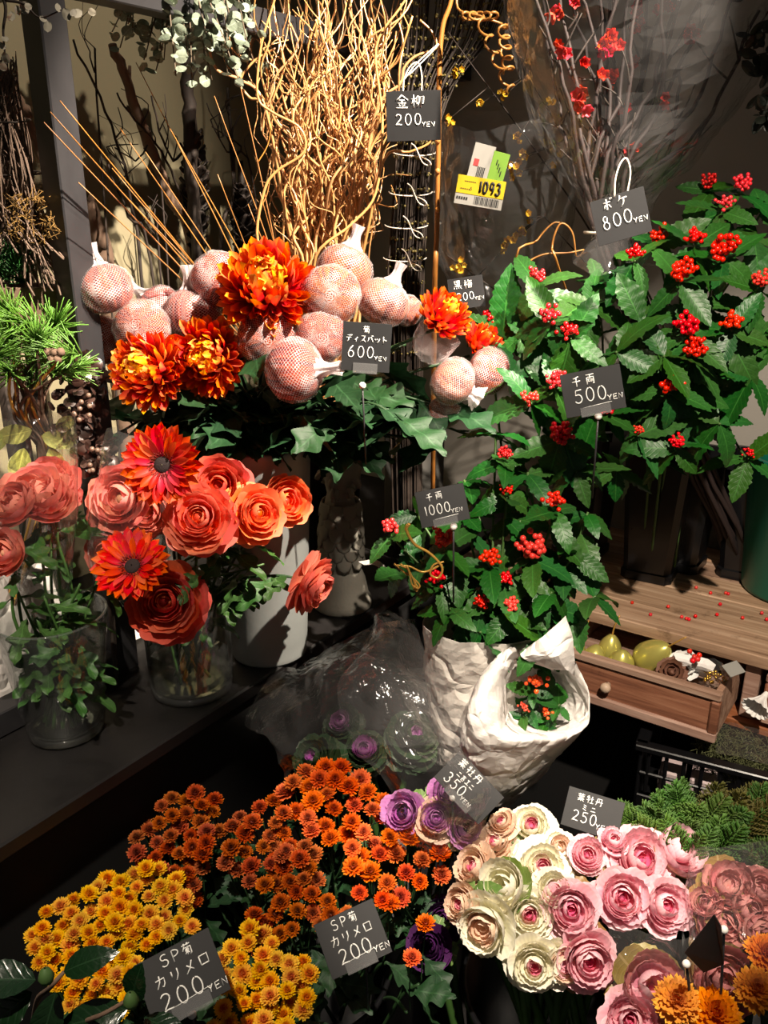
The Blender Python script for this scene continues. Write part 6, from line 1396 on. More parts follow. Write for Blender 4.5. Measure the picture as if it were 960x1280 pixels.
m = MB(); write_line(m, F, '1093', -2*k_, -1*k_, 14*k_, .48, .10, 1.5*k_, 0); write_line(m, F, '5', -13*k_, 0*k_, 4*k_, .6, .1, .35*k_, 0); m.build('lettering', M_ink, lb_)
m = MB()
for q in range(16): m.box((-5*k_+q*2*k_, -10.5*k_, .0006), ((.6+.8*(q*7 % 3)/2)*k_, 9*k_, .0006), F)
for q in range(5): m.box((-11*k_+q*2.0*k_, -12*k_, .0006), (1.1*k_, 12*k_, .0006), F2)
for q in range(6): m.box((-20*k_+q*2.4*k_, 10*k_, .0011), (1.6*k_, .9*k_, .0006), F)
for q in range(5): m.box((-24*k_+q*2.6*k_, 1*k_, .0011), (1.4*k_, 1.2*k_, .0006), F)
for q in range(5): m.box((-27*k_+q*3*k_, -10*k_, .0008), (1.8*k_, 3*k_, .0006), F)
for q in range(4): m.box((10*k_+q*2.5*k_, 4*k_-q*4*k_, .0012), (1*k_, 6*k_, .0006), F2)
m.build('barcode_bars', M_ink, lb_, False); MB().box((-15*k_, -2*k_, .0006), (6*k_, 8*k_, .0006), F2).build('red_mark', M_lr, lb_, False)
# red flowering quince in film
M_qtwig = m_plain('quince_bark', srgb(40, 28, 26), .7, var=.3, scale=30)
QB = tab(.13, .36, LZ); square_bucket(QB, TH-PI/2+.05, .10, .125, .26, 'black square bucket behind the berry branches holding the quince'); GQ = 'red flowering quince branches in film'
qt = [(660, -30), (690, -40), (715, -40), (740, -40), (765, -40), (790, -40), (815, -40), (840, -40), (865, -40), (890, -30), (920, -20), (950, 10), (700, 60), (850, 90), (880, 150), (676, -30), (704, -40), (752, -40), (778, -40), (802, -40), (828, -40), (852, -40), (905, -20)]
MOq = at(768, 300, 1.50)
for i, (x, y) in enumerate(qt):
    rt = QB+V((U(-.03, .03), U(-.03, .03), .02)); tp = at(x, y, U(1.42, 1.62)); mo = MOq+V((U(-.03, .03), U(-.02, .02), 0)); P = [p+rv(.004) for p in spline([rt, mo, mo.lerp(tp, .5)+rv(.03), tp], 7)]
    t = thing('quince_branch', 'dark knotty quince branch with red blossoms inside the clear film', 'branch', rt, GQ); MB().tube(P, (.0052, .0024), 6).build('stem', M_qtwig, t)
    for k in range(3):
        q = P[int(U(.45, .95)*len(P))]; e = q+V((U(-.05, .05), U(-.03, .02), U(0, .07))); MB().tube(spline([q, q.lerp(e, .5)+rv(.008), e], 3), (.002, .001), 5).build('side_shoot', M_dtwig, t)
qf = [(762, 44), (752, 55), (770, 58), (758, 62), (698, 58), (706, 64), (730, 78), (796, 15), (800, 30), (822, 12), (752, 92), (726, 112), (724, 118), (728, 132), (782, 136), (790, 182), (786, 192), (796, 12), (835, 5), (840, 2), (700, 15), (860, 40), (858, 35), (795, 80), (764, 98), (760, 110), (720, 5), (832, 125), (690, 12)]
quin = [o for o in bpy.data.objects if o.name.startswith('quince_branch')]
def to_px(p):
    d = V(p)-V((0, 0, CAMZ)); c_, s_ = math.cos(PITCH), math.sin(PITCH); dep = d.y*c_-d.z*s_
    return 480+FPX*d.x/dep, 640-FPX*(d.y*s_+d.z*c_)/dep
qv = [(o, V(v_.co)+o.location) for o in quin for v_ in list(o.children[0].data.vertices)[::4]]; qv = [(o, q, to_px(q)) for o, q in qv]
for i, (x, y) in enumerate(qf):
    o, q, _ = min(qv, key=lambda z_: (z_[2][0]-x)**2+(z_[2][1]-y)**2); p = at(x, y, q.y-.008)
    if (p-q).length > .03: p = q+(p-q).normalized()*.03
    MB().tube([q, p], (.0012, .0009), 4).build('side_shoot', M_dtwig, o)
    for k in range(2): part('blossom', BLR[k], o, frame(p+rv(.004), TO_CAM(p)+rv(.7)) @ SC(U(.010, .015)))
t = thing('cellophane_wrap', 'large clear film cone gathered round the red flowering branches', 'wrapping', MOq)
rowsC = [[at(x, y, Yc) for (x, y, Yc) in r] for r in ([(715, 335, 1.42), (770, 345, 1.36), (830, 325, 1.42), (810, 310, 1.60), (730, 310, 1.60)], [(742, 285, 1.47), (770, 288, 1.44), (800, 282, 1.47), (790, 280, 1.55), (750, 280, 1.55)], [(690, 190, 1.45), (770, 200, 1.34), (870, 185, 1.45), (860, 180, 1.65), (700, 180, 1.65)], [(655, 80, 1.43), (780, 90, 1.30), (935, 80, 1.43), (920, 80, 1.70), (670, 80, 1.70)], [(640, -40, 1.42), (780, -40, 1.28), (960, -40, 1.42), (940, -40, 1.74), (655, -40, 1.74)])]
loop_surface(rowsC, 50, 8, .022, 12, 7.0, True, 0).build('film_sheet', M_film2, t, False)
MB().tube([MOq+V((.05*math.cos(a), .045*math.sin(a)-.0, .012)) for a in [2*PI*k/20 for k in range(21)]], .0025, 6).build('tie', M_string, t)
# thin brown tendrils left of the quince
for i, pp in enumerate(([(650, 340), (672, 300), (690, 280), (700, 278)], [(700, 340), (690, 310), (700, 280), (715, 290), (720, 320)], [(668, 352), (660, 330), (680, 318), (710, 316), (730, 312)])):
    P = [at(x, y, 1.44) for x, y in pp]; rt = sb2+V((.01*i, .02, .03)); t = thing('brown_tendril', ('thin tan tendril bending right behind the tall leaf', 'thin tan tendril curling over the berry leaves', 'thin tan tendril knotted below the film')[i], 'twig', rt); MB().tube(spline([rt, V((rt.x, rt.y, 1.2))]+P, 5), (.0024, .0014), 5).build('stem', M_goldc, t)
# dark foliage at the upper right edge
t = thing('dark_leaf_branch', 'dark small leaved branch at the upper right picture edge', 'branch', at(1010, 20, 1.4)); M_dl = m_leaf('dark_small_leaf', srgb(26, 32, 20), srgb(12, 16, 10), .5, 4); DLF = [round_leaf('leaf', M_dl, .5, 1)]
for k in range(5):
    P = spline([at(1010, 20+k*20, 1.4), at(975, 35+k*26, 1.4), at(938+k*3, 45+k*25, 1.4)], 6); MB().tube(P, (.002, .001), 5).build('stem', M_dtwig, t)
    for p in P[2:]:
        for q in range(2): leaf_at(t, p, rv(1), U(.018, .03), DLF, TO_CAM(p))
# ================================================================ stone ornament
M_stone = m_plain('grey_cast_stone', srgb(126, 122, 112), .85, var=.25, scale=25, bump=.4, bscale=120)
STB = on(428, 757, LZ); t = thing('stone_ornament', 'grey cast stone ornament with overlapping scales behind the salmon bloom', 'statue', STB)
bp = [(0, 0), (.052, 0), (.058, .006), (.058, .018), (.052, .03), (.046, .06), (.040, .075), (.030, .082)]
MB().lathe(bp, 32, TR(STB)).build('base', M_stone, t)
MB().lathe([(.032, .078), (.036, .10), (.040, .14), (.038, .19), (.028, .22), (.024, .235), (.030, .25), (.036, .28), (.028, .31), (.001, .325)], 28, TR(STB), wob=lambda a, f: 1+.05*math.sin(a*5+f*9)+(.10*math.sin(a*3+1) if f > .6 else 0)).build('body', M_stone, t)
def sc_mesh():
    m = MB(); m.grid(lambda u, v: V(((u*2-1)*.5*math.sqrt(max(0.0, 1-max(0, v*1.25-.25)**2)), -v, .16*math.sin(v*2.2)-.12*(u*2-1)**2)), 6, 6); m.thick(.12); return m.mesh('scale', M_stone)
STS = sc_mesh()
for row in range(6):
    z = .105+row*.020; r_ = .038 if row < 4 else .034
    for k in range(9):
        a = 2*PI*(k+.5*(row % 2))/9; part('scale', STS, t, TR(STB+V((math.cos(a)*r_, math.sin(a)*r_, z+.014))) @ RZ(a+PI/2) @ RX(PI/2-.12) @ SC(.029, .029, .02))
for k in range(12):   # curls and leaf scrolls at the top
    a = U(0, 6.28); p = STB+V((math.cos(a)*.032, math.sin(a)*.032, U(.21, .30))); P = [p+V((math.cos(a)*.012*math.cos(q*.6)*(1-q/12), math.sin(a)*.012*math.cos(q*.6)*(1-q/12), .014*math.sin(q*.6)*(1-q/14))) for q in range(10)]; MB().tube(P, (.0055, .003), 7).build('curl', M_stone, t)
# grey plinth behind it
o = MB().box((0, 0, .15), (.10, .10, .30), TR(led(.50, .12, LZ)) @ ML, .004).build('grey_block', m_plain('grey_board', srgb(88, 86, 82), .8, var=.1), loc=led(.50, .12, LZ), smooth=False); tag(o, 'plain grey block standing behind the stone ornament', 'block')

# ================================================================ contents of the open drawer
M_gpear = m_plain('gold_green_lacquer', srgb(212, 204, 110), .3, .55, .08, 12); ZB_ = BZ-.006-.098+.045
def pear(px, py, r1, r2, h, tilt, label, stem=True):
    c = on(px, py, ZB_+r1); c.z = ZB_+r1; t = thing('golden_pear', label, 'ornament', V((c.x, c.y, ZB_)), 'golden pears in the drawer'); F = TR(c) @ RZ(tilt[1]) @ RX(tilt[0]); P = []
    for i in range(15):
        a = -PI/2+PI*i/14; z = math.sin(a); f = (z+1)/2; r_ = math.cos(a)*(r1*(1-f)**.6+r2*f**.8 if h > 0 else r1); P.append((max(.0004, r_), z*r1*(1 if z < 0 else 1+h)))
    MB().lathe(P, 26, F).build('pear_body', M_gpear, t)
    if stem: tp = P[-1][1]; MB().tube(spline([F @ V((0, 0, tp-.002)), F @ V((.002, 0, tp+.018)), F @ V((.010, 0, tp+.04))], 5), (.0018, .0012), 6).build('pear_stem', M_gold, t)
pear(812, 822, .030, .020, .9, (.75, .55), 'large pear shaped golden ornament leaning right in the drawer'); pear(776, 830, .026, .014, .25, (.2, 0), 'round golden ornament at the drawer front', False)
pear(762, 812, .023, .013, .5, (.1, .5), 'small golden pear at the back of the drawer'); pear(742, 824, .023, .013, .3, (.3, 2.2), 'golden pear half shaded by a leaf', False); pear(718, 815, .021, .012, .4, (.3, 1.2), 'golden pear at the left end beside the paper flap')
def in_drawer(px, py, z): p = on(px, py, z); return p
M_brown = m_plain('brown_carved_flower', srgb(112, 74, 56), .7, var=.2, rand=.2)
c = in_drawer(840, 838, ZB_+.05); t = thing('brown_wood_rose', 'brown carved wooden rose beside the large golden pear', 'ornament', V((c.x, c.y, ZB_)))
ranunculus_head(t, c, TO_CAM(c)+V((0, 0, .3)), .020, [M_brown], [('tight', .4, 3, 0, 0), ('mid', .6, 4, 4, 0), ('open', .8, 5, 10, 0), ('flare', 1, 6, 20, 0)], 71); MB().tube([c, V((c.x+.004, c.y+.01, ZB_))], .003, 6).build('stem', M_brown, t)
M_wt = m_plain('white_tissue', srgb(232, 230, 226), .7, var=.04)
c = in_drawer(856, 828, ZB_+.055); t = thing('white_tissue_rose', 'white paper rose on the white wrapping in the drawer', 'ornament', V((c.x, c.y, ZB_)))
ranunculus_head(t, c, TO_CAM(c)+V((.2, 0, .4)), .022, [M_wt], [('tight', .4, 3, 0, 0), ('mid', .6, 4, 4, 0), ('open', .8, 5, 10, 0), ('flare', 1, 5, 30, 0)], 72); MB().tube([c, V((c.x+.004, c.y+.01, ZB_))], .003, 6).build('stem', M_wt, t)
o = loop_surface([[in_drawer(842, 816, ZB_+.07), in_drawer(875, 822, ZB_+.07), in_drawer(893, 832, ZB_+.06)], [in_drawer(846, 828, ZB_+.055), in_drawer(872, 836, ZB_+.05), in_drawer(888, 842, ZB_+.05)], [in_drawer(850, 838, ZB_+.012), in_drawer(870, 844, ZB_+.006), in_drawer(884, 848, ZB_+.004)]], 10, 4, .004, 30, 4, False).build('white_wrapping', M_wt, loc=in_drawer(868, 840, ZB_+.01), smooth=False); tag(o, 'white crumpled wrapping sheet in the open drawer', 'paper')
t = thing('berry_pick', 'small bunch of red berries lying on the white wrapping in the drawer', 'ornament', in_drawer(868, 824, ZB_+.06))
for k, (x, y) in enumerate(((862, 814), (868, 821), (872, 824), (866, 826), (874, 819))): MB().ball(in_drawer(x, y, ZB_+.078), .005, 8, 6).build('berry', M_berry, t)
MB().tube([in_drawer(862, 814, ZB_+.075), in_drawer(868, 826, ZB_+.065)], .0012, 5).build('stem', M_stem_dk, t)
M_goldm = m_plain('gold_beads', srgb(206, 160, 60), .25, .9, .1, 40); t = thing('gold_bead_pouch', 'small dark clear pouch of gold beads at the drawer end', 'ornament', in_drawer(894, 850, ZB_)); m = MB()
for k in range(40): m.ball(in_drawer(894+U(-13, 13), 846+U(-7, 7), ZB_+.045+U(-.006, .01)), .0035, 6, 5)
m.build('beads', M_goldm, t, kind='stuff'); loop_surface([[in_drawer(868, 840, ZB_+.06), in_drawer(890, 825, ZB_+.085), in_drawer(912, 838, ZB_+.06)], [in_drawer(872, 855, ZB_+.04), in_drawer(894, 850, ZB_+.066), in_drawer(914, 850, ZB_+.05)], [in_drawer(876, 858, ZB_+.0), in_drawer(894, 866, ZB_+.01), in_drawer(910, 860, ZB_+.0)]], 12, 4, .006, 30, 8, False, 0).build('pouch_film', M_film2, t, False)
o = MB().box((0, 0, 0), (.036, .024, .0008), TR(in_drawer(917, 836, ZB_+.09)) @ RZ(.5) @ RX(.5), 0).build('white_tag', M_lw, loc=in_drawer(917, 836, ZB_+.085), smooth=False); tag(o, 'small blank white tag standing at the right end of the drawer', 'tag')
# pleated paper cup clipped on the table edge
pc = tab(d1R+.05, -.012, LZ-.07); F = frame(pc, V((-.6, -.55, -.35))); m = MB(); m.lathe([(.004, -.012), (.006, 0), (.014, .016), (.024, .03)], 40, F, wob=lambda a, f: 1+.10*f*math.sin(a*13)); m.thick(.0006)
o = m.build('paper_cup', M_wt, loc=pc, smooth=False); tag(o, 'white pleated paper cup stuck at the right corner of the open drawer', 'paper cup')

# ================================================================ black crate with moss and conifer sprigs
CR = thing('plastic_crate', 'black plastic crate with grid sides below the drawer', 'crate', on(900, 985, .60)); cz1 = .69
cA, cB = on(802, 932, cz1), on(1010, 985, cz1); ex = (cB-cA); ex.z = 0; cl_ = ex.length; ex.normalize(); ey = V((-ex.y, ex.x, 0)); MC = Matrix((ex, ey, V((0, 0, 1)))).transposed().to_4x4(); MC.translation = V((cA.x, cA.y, 0)); cw = .17; chh = .14
def cbox(nm, c, s_): MB().box(c, s_, MC, .002).build(nm, M_plastic, CR, False)
for y in (0, cw): cbox('rim', (cl_/2, y, cz1), (cl_+.02, .022, .012)); cbox('side_panel', (cl_/2, y, cz1-chh+.02), (cl_, .006, .04)); cbox('slat', (cl_/2, y, cz1-.055), (cl_, .006, .007))
for x in (0, cl_): cbox('rim', (x, cw/2, cz1), (.022, cw, .012)); cbox('end_panel', (x, cw/2, cz1-chh/2), (.006, cw, chh))
for k in range(9):
    for y in (0, cw): cbox('slat', (cl_*(k+.5)/9, y, cz1-.05), (.007, .006, .09))
cbox('crate_floor', (cl_/2, cw/2, cz1-chh), (cl_, cw, .006))
st2 = MB().box((cl_/2, cw/2, (cz1-chh-.004)/2), (cl_*.9, cw*.8, cz1-chh-.004), MC).build('crate_stand', M_ledge_face, loc=MC @ V((cl_/2, cw/2, 0)), smooth=False); tag(st2, 'black block under the plastic crate', 'stand')
M_mg = m_plain('grey_green_moss', srgb(92, 96, 58), .9, var=.5, scale=50); m = MB()
for k in range(900):
    p = MC @ V((U(.09, cl_-.01), U(.02, cw-.015), cz1-.02+U(-.02, .02))); m.tube([p, p+rv(.012), p+rv(.02)], (.0009, .0005), 3)
o = m.build('moss', M_mg, loc=MC @ V((cl_*.7, cw/2, cz1-.05)), kind='stuff'); tag(o, 'grey green dried moss filling the crate', 'moss')
# film lying over the moss crate
o = loop_surface([[MC @ V((cl_*.45, cw*.1, cz1+.012)), MC @ V((cl_*.7, cw*.05, cz1+.02)), MC @ V((cl_, .0, cz1+.015))], [MC @ V((cl_*.45, cw*.6, cz1+.02)), MC @ V((cl_*.7, cw*.55, cz1+.03)), MC @ V((cl_, cw*.6, cz1+.02))]], 12, 6, .006, 20, 12, False, 0).build('film_cover', M_film2, loc=MC @ V((cl_*.7, cw/2, cz1+.01)), smooth=False); tag(o, 'clear film laid over the mossy crate', 'film')
M_crw = m_plain('pink_white_packet', srgb(196, 176, 176), .6, var=.3, scale=40)
for k in range(2): o = MB().box((cl_*(.2+.2*k), cw*.3, cz1-chh+.045), (cl_*.16, .06, .08), MC, .004).build('paper_packet', M_crw, loc=MC @ V((cl_*(.2+.2*k), cw*.3, cz1-chh)), smooth=False); tag(o, ('pale packet inside the crate, left one', 'pale packet inside the crate, right one')[k], 'packet')
M_thu = m_leaf('thuja_scale', srgb(84, 120, 44), srgb(46, 80, 28), .55, 3, .05, .4); M_thub = m_leaf('thuja_bronze', srgb(112, 104, 44), srgb(66, 72, 32), .55, 3, .05, .4)
def frond(m, sd):
    rr = random.Random(sd); mb = MB()
    mb.tube([V((0, 0, 0)), V((0, 1, .05))], (.012, .006), 4)
    for k in range(16):
        f = .08+.9*k/16; s0 = V((0, f, .05*f)); sg = 1 if k % 2 else -1; L = .40*(1-f)**.7+.06; e = s0+V((sg*L*.75, L*.75, rr.uniform(-.06, .06))); mb.tube([s0, s0.lerp(e, .5)+V((sg*.02, -.01, 0)), e], (.013, .008), 4)
        for q in range(6):
            g = .18+.8*q/6; b = s0.lerp(e, g)
            for s2 in (-1, 1): l2 = .15*(1-g*.6); mb.tube([b, b+V((sg*l2*(.5+.35*s2), l2*(.75-.3*s2), rr.uniform(-.02, .02)))], (.012, .006), 3)
    return mb.mesh('frond', m)
FR = [frond(M_thu, 1), frond(M_thu, 2), frond(M_thub, 3)]
KB3 = on(890, 1075, .66); KB3.z = .45; black_bucket(KB3, .075, .10, .52, 'black round bucket of the conifer sprigs')
for i, (x, y, a) in enumerate(((800, 1000, -.7), (815, 1015, -.5), (830, 990, -.4), (850, 1000, -.1), (865, 990, 0), (880, 1010, .1), (895, 985, .1), (910, 1000, .3), (925, 985, .2), (940, 1000, .4), (955, 985, .3), (970, 1000, .5), (870, 1035, -.1), (915, 1035, .2), (950, 1040, .3), (840, 1030, -.3))):
    tip = on(x, y, .80); rt = KB3+V((U(-.03, .03), U(-.03, .03), 0)); t = thing('conifer_sprig', 'green flat needled conifer sprig ' + ('at the left end of the conifer bunch', 'leaning left over the cabbages', 'left of the middle with bluish tips', 'in the middle, upright', 'in the middle, tallest of the green ones', 'in front of the middle', 'right of the middle, upright', 'right of the middle, behind', 'with bronze tips, tall', 'with bronze tips, leaning right', 'with bronze tips at the right picture edge', 'cut by the right picture edge', 'low in front, above the pink cabbages', 'low in front, right of the middle', 'low at the right, near the wrapped cabbages', 'low at the left beside the pink cabbages')[i], 'conifer', rt, 'conifer sprigs behind the pink cabbages')
    b = tip+V((-math.sin(a)*.075*.6, .01, -.075)); MB().tube(spline([rt, rt.lerp(b, .6)+V((0, 0, .01)), b], 5), (.003, .002), 5).build('stem', M_stem_dk, t)
    for k in range(4): d = V((math.sin(a)+U(-.5, .5), U(-.5, .2), 1)); part('frond', FR[rnd.randrange(2) if i not in (8, 9, 10, 6) else 2], t, frame_y(b+rv(.01), d, TO_CAM(b)+rv(.3)) @ SC(U(.06, .085)))

# ================================================================ purple cabbages under the film in the middle
KB4 = at(500, 1010, 1.14); KB4.z = .42; black_bucket(KB4+V((0, .02, 0)), .09, .12, .5, 'black round bucket of the film wrapped purple cabbages'); K_shaded_green = m_leaf('kale_shaded_green', srgb(58, 84, 48), srgb(34, 56, 34), 0.45, 7, .05, .3, vcol=srgb(120, 120, 96)); KU = [K_dpurp, K_purp, K_purp, K_green]; KUG = [K_purp, K_purp, K_shaded_green, K_shaded_green]; GU = 'purple cabbages under the film'  # heads under film use a darkened cabbage green, shade put into the colour
for i, (x, y, z, rp, ax, mt, lay, lb) in enumerate(((503, 1015, .77, 26, (-.3, -.6, .6), KU, K_ROSE, 'purple cabbage under film, left, next to the orange blooms'), (545, 1022, .77, 30, (0, -.6, .7), [K_purp, K_purp, K_peach, K_green], K_OPEN, 'pale purple cabbage under film in the middle'), (560, 990, .79, 22, (.1, -.5, .7), KU, K_ROSE, 'bright purple cabbage touching the 350 yen card'),
    (583, 1035, .76, 22, (.3, -.6, .6), KU, K_ROSE, 'purple cabbage under film at the right'), (520, 915, .81, 36, (.2, -.4, .8), [K_purp, K_shaded_green, K_shaded_green, K_shaded_green], K_OPEN, 'green veined cabbage leaves under film, upper right'), (425, 900, .80, 24, (-.2, -.5, .7), KUG, K_OPEN, 'pinkish purple cabbage deep inside the film'),
    (390, 945, .79, 34, (-.4, -.4, .7), [K_purp, K_shaded_green, K_shaded_green, K_shaded_green], K_OPEN, 'shaded green cabbage under film behind the orange blooms'), (455, 935, .79, 28, (0, -.4, .8), KUG, K_OPEN, 'green and purple cabbage under film, centre'))):
    kale(x, y, z, rp, ax, mt, lay, lb, KB4+V((U(-.05, .05), U(-.03, .05), 0)), GU, 400+i)
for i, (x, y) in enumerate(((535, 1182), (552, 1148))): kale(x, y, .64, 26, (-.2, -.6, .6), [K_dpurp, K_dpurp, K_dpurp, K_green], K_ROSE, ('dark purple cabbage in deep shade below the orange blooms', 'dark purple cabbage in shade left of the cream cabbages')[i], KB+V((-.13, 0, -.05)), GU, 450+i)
# film sheets over them
t = thing('cellophane_wrap', 'large crinkled clear film over the purple cabbages before the ledge', 'wrapping', at(470, 960, 1.0))
R1 = [[(300, 912, 1.10), (345, 860, 1.16), (400, 815, 1.2), (450, 790, 1.22), (520, 775, 1.22)], [(335, 935, 1.04), (375, 880, 1.07), (430, 830, 1.10), (480, 825, 1.12), (540, 830, 1.12)], [(345, 960, 1.02), (390, 915, 1.02), (440, 880, 1.02), (500, 880, 1.03), (560, 890, 1.06)], [(350, 985, 1.03), (400, 945, 1.01), (460, 940, .99), (520, 940, 1.0), (590, 940, 1.03)]]
loop_surface([[at(*p) for p in r] for r in R1], 48, 10, .030, 8, 1.5, False, 0).build('film_sheet', M_film2, t, False)
R2 = [[(455, 800, 1.16), (470, 770, 1.17), (520, 780, 1.18)], [(430, 870, 1.05), (480, 850, 1.04), (540, 850, 1.08)], [(440, 940, .99), (500, 920, .97), (570, 930, 1.02)], [(480, 1010, .95), (540, 1000, .93), (610, 1010, .97)], [(500, 1060, .96), (550, 1075, .95), (600, 1060, .97)]]
loop_surface([[at(*p) for p in r] for r in R2], 36, 9, .028, 9, 6.5, False, 0).build('film_sheet', M_film2, t, False)
# film round the dusty pink cabbages at the lower right
t = thing('cellophane_wrap', 'clear film sleeve round the dusty pink cabbages at the lower right', 'wrapping', KB2+V((0, 0, .05)))
R3 = [[(870, 1250, .80), (910, 1290, .76), (960, 1280, .74), (1020, 1270, .80), (960, 1230, .9)], [(865, 1170, .84), (900, 1190, .77), (950, 1190, .76), (1020, 1170, .84), (950, 1140, .98)], [(862, 1100, .90), (900, 1100, .83), (950, 1100, .83), (1020, 1090, .92), (940, 1060, 1.04)], [(860, 1060, .94), (900, 1058, .88), (955, 1055, .88), (1020, 1050, .96), (940, 1040, 1.06)]]
loop_surface([[at(*p) for p in r] for r in R3], 40, 7, .012, 17, 2.5, True, 0).build('film_sheet', M_film2, t, False)
# clear film below the pink cabbages
t = thing('cellophane_wrap', 'clear film stretched below the pink cabbages towards the pins', 'wrapping', at(800, 1190, .80)); R4 = [[(760, 1160, .80), (800, 1168, .79), (850, 1175, .79), (870, 1160, .80)], [(770, 1200, .76), (810, 1205, .75), (850, 1215, .76), (880, 1200, .77)], [(765, 1250, .75), (790, 1260, .745), (830, 1265, .75), (870, 1255, .75)]]
loop_surface([[at(*p) for p in r] for r in R4], 24, 7, .010, 20, 3.5, False, 0).build('film_sheet', M_film2, t, False)
# folded card and pins at the lower right
t = thing('price_card', 'blank back of a folded black card between the pink cabbages at the lower right', 'price card', at(880, 1185, .74), 'handwritten black price cards'); P = [at(856, 1190, .76), at(893, 1142, .74), at(902, 1158, .73), at(905, 1205, .735), at(880, 1215, .75)]; m = MB().poly(P); m.thick(.0012); m.build('board', M_card, t, False)
for (x, y, x2, y2, lb) in ((858, 1205, 862, 1240, 'white ball pin on a black rod, left of two'), (905, 1162, 901, 1245, 'white ball pin on a black rod beside the folded card')):
    t = thing('ball_pin', lb, 'pin', at(x2, y2, .745), 'white ball pins'); MB().ball(at(x, y, .735), .0048, 12, 8).build('pin_ball', M_ball, t); MB().tube([at(x, y, .735), at(x2, y2, .745), at(x2, y2, .745)-V((0, 0, .1))], .0017, 6).build('pin_rod', M_steel, t)
# ================================================================ coral blooms in film, left of the gerberas
for i, (x, y, Y, ax, rp, lb) in enumerate(((148, 622, 1.17, (-.2, -.8, .4), 34, 'pale coral ranunculus under film left of the upper gerbera'), (182, 640, 1.18, (.1, -.85, .3), 30, 'pale coral ranunculus under film between the gerberas'), (132, 690, 1.16, (-.3, -.8, .2), 25, 'coral ranunculus under film beside the lower gerbera'), (128, 648, 1.19, (-.4, -.7, .3), 22, 'orange tinted ranunculus at the left side of the film'))):
    c = at(x, y, Y); t = thing('ranunculus', lb, 'flower', VB+V((0, 0, .02)), 'film wrapped ranunculus'); vase_stem(t, VB, .05, .06, .17, c, ax, .0026, M_stem); ranunculus_head(t, c, ax, rp*pxm(Y, x, y), [M_ranp[0]], RAN_BUD, 80+i)
t = thing('cellophane_wrap', 'clear film cone round the coral blooms left of the gerberas', 'wrapping', at(150, 760, 1.17)); R5 = [[(150, 760, 1.15), (170, 765, 1.13), (190, 760, 1.16), (170, 755, 1.2)], [(108, 700, 1.16), (160, 705, 1.09), (205, 700, 1.16), (160, 695, 1.24)], [(118, 610, 1.16), (160, 615, 1.10), (205, 600, 1.17), (160, 600, 1.25)], [(132, 535, 1.18), (150, 540, 1.15), (180, 550, 1.18), (160, 535, 1.24)]]
loop_surface([[at(*p) for p in r] for r in R5], 32, 7, .006, 16, 4.5, True, 0).build('film_sheet', M_film, t, False)
t = thing('cellophane_wrap', 'clear film sleeve round the coral flowers at the left picture edge', 'wrapping', at(40, 770, 1.12)); R6 = [[(20, 740, 1.10), (55, 750, 1.06), (90, 740, 1.12), (55, 735, 1.2)], [(-20, 660, 1.10), (40, 670, 1.02), (95, 660, 1.12), (40, 655, 1.24)], [(-40, 560, 1.10), (40, 570, 1.02), (95, 560, 1.12), (40, 555, 1.26)], [(-40, 520, 1.10), (40, 525, 1.04), (92, 518, 1.12), (40, 515, 1.26)]]
loop_surface([[at(*p) for p in r] for r in R6], 32, 7, .006, 14, 5.5, True, 0).build('film_sheet', M_film, t, False)
# pale green leaves under the pine
M_ygl = m_leaf('yellow_green_leaf', srgb(156, 158, 78), srgb(110, 120, 60), .5, 6, .05, .3); YGL = [serrate_leaf('leaf', M_ygl, .5, 6, .02, .4, .2, 9)]
t = thing('pale_leaf_branch', 'yellow green leaved branch between pine and coral flowers', 'branch', PNR); MB().tube(spline([PNR, at(60, 640, 1.26), at(55, 560, 1.25), at(40, 535, 1.25)], 5), (.003, .0015), 6).build('stem', M_bark, t)
for (x, y, dx, dz, L) in ((40, 538, -1, -.2, .06), (52, 545, 1, -.2, .055), (30, 560, -.3, -1, .06), (15, 570, .3, -1, .05), (62, 560, .4, -1, .05), (70, 535, .8, .4, .04), (10, 545, -1, -.5, .05)): leaf_at(t, at(x, y, 1.24), V((dx, -.2, dz)), L, YGL, TO_CAM(at(x, y, 1.24)), roll=.3)
# white paper sleeves lit behind the vases
o = loop_surface([[led(pa-.34, pbb+.08, LZ+.004), led(pa-.18, pbb+.05, LZ+.004), led(pa-.03, pbb+.09, LZ+.004)], [led(pa-.34, pbb+.10, LZ+.12), led(pa-.18, pbb+.06, LZ+.13), led(pa-.03, pbb+.11, LZ+.12)], [led(pa-.36, pbb+.14, LZ+.24), led(pa-.18, pbb+.12, LZ+.27), led(pa-.02, pbb+.14, LZ+.22)]], 20, 6, .014, 11, 3, False).build('white_wrapping_paper', M_paper, loc=led(pa-.2, pbb+.08, LZ), smooth=False); tag(o, 'crumpled white wrapping paper standing behind the left glass vase', 'paper')
o = loop_surface([[led(pa+.03, pbb+.05, LZ+.004), led(pa+.12, pbb+.04, LZ+.004), led(pa+.20, pbb+.07, LZ+.004)], [led(pa+.03, pbb+.06, LZ+.12), led(pa+.12, pbb+.05, LZ+.13), led(pa+.20, pbb+.08, LZ+.12)], [led(pa+.02, pbb+.09, LZ+.24), led(pa+.12, pbb+.08, LZ+.26), led(pa+.21, pbb+.10, LZ+.22)]], 16, 6, .012, 12, 8, False).build('white_wrapping_paper', M_paper, loc=led(pa+.12, pbb+.05, LZ), smooth=False); tag(o, 'white wrapping paper right of the steel post behind the straight vase', 'paper')
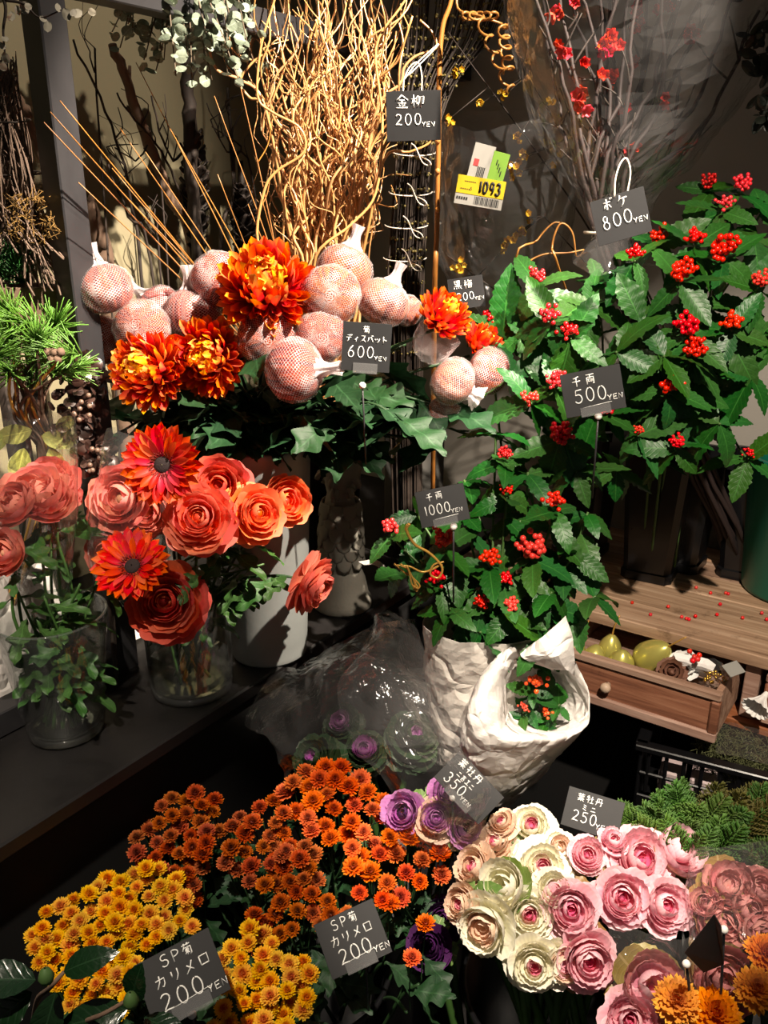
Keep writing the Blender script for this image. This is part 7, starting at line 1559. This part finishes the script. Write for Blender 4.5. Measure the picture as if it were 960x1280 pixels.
# dark glossy leaves in the lower left corner
M_cam = m_leaf('dark_glossy_leaf', srgb(22, 50, 26), srgb(12, 30, 16), .22, 7, .03, .3, .6); CAM_ = [serrate_leaf('leaf', M_cam, .52, 16, .015, .35, .2, 11), serrate_leaf('leaf', M_cam, .46, 16, .015, .6, .25, 12)]
rt = on(40, 1290, .55); t = thing('camellia_branch', 'dark glossy leaved branch in the lower left corner before the yellow blooms', 'branch', rt); j = at(62, 1235, .66)
MB().tube(spline([rt, rt.lerp(j, .5)+V((0, 0, .02)), j, at(80, 1215, .66)], 5), (.004, .002), 6).build('stem', M_bark, t); MB().tube(spline([rt, at(110, 1275, .64), at(160, 1250, .64)], 5), (.003, .002), 6).build('stem', M_bark, t)
for (x, y, dx, dy, dz, L) in ((80, 1215, .75, -.1, .55, .062), (45, 1225, -.9, -.2, .3, .075), (40, 1240, -.6, -.4, -.3, .08), (70, 1240, -.2, -.5, -.7, .07), (160, 1262, -.85, -.3, .05, .075), (165, 1250, .2, -.2, .9, .055), (100, 1275, .6, -.4, -.2, .09), (20, 1265, -.5, -.3, -.2, .08), (180, 1272, .6, -.3, .1, .06), (55, 1268, .2, -.6, -.3, .07)):
    p = at(x, y, .65); leaf_at(t, p, V((dx, dy, dz)), L, CAM_, TO_CAM(p)+V((0, 0, .6)), roll=.3)
for (x, y) in ((164, 1252), (58, 1222)): MB().lathe([(.001, -.009), (.006, -.005), (.008, .001), (.005, .009), (.001, .012)], 10, TR(at(x, y, .63))).build('flower_bud', M_calyx, t)
# ---- labels of alike things: say which one, counted from the left
bpy.context.view_layer.update()
ORD = 'first second third fourth fifth sixth seventh eighth ninth tenth eleventh twelfth thirteenth fourteenth fifteenth sixteenth seventeenth eighteenth nineteenth twentieth'.split()
def shown_x(o):
    ch = [c for c in o.children if c.name.split('.')[0] not in ('stem', 'twig', 'side_shoot')]
    if ch: ps = [c.matrix_world.translation for c in ch]
    elif o.children: me = o.children[0].data; ps = [o.children[0].matrix_world @ me.vertices[len(me.vertices)-1].co]
    else: ps = [o.matrix_world.translation]
    return sum(to_px(p)[0] for p in ps)/len(ps)
by_label = {}
for o in bpy.data.objects:
    if o.parent is None and 'category' in o: by_label.setdefault(o['label'], []).append(o)
for lb, os_ in by_label.items():
    if 2 <= len(os_) <= 20:
        for i, o in enumerate(sorted(os_, key=shown_x)):
            o['label'] = lb + (', leftmost' if i == 0 else ', rightmost' if i == len(os_)-1 else f', {ORD[i]} from the left')
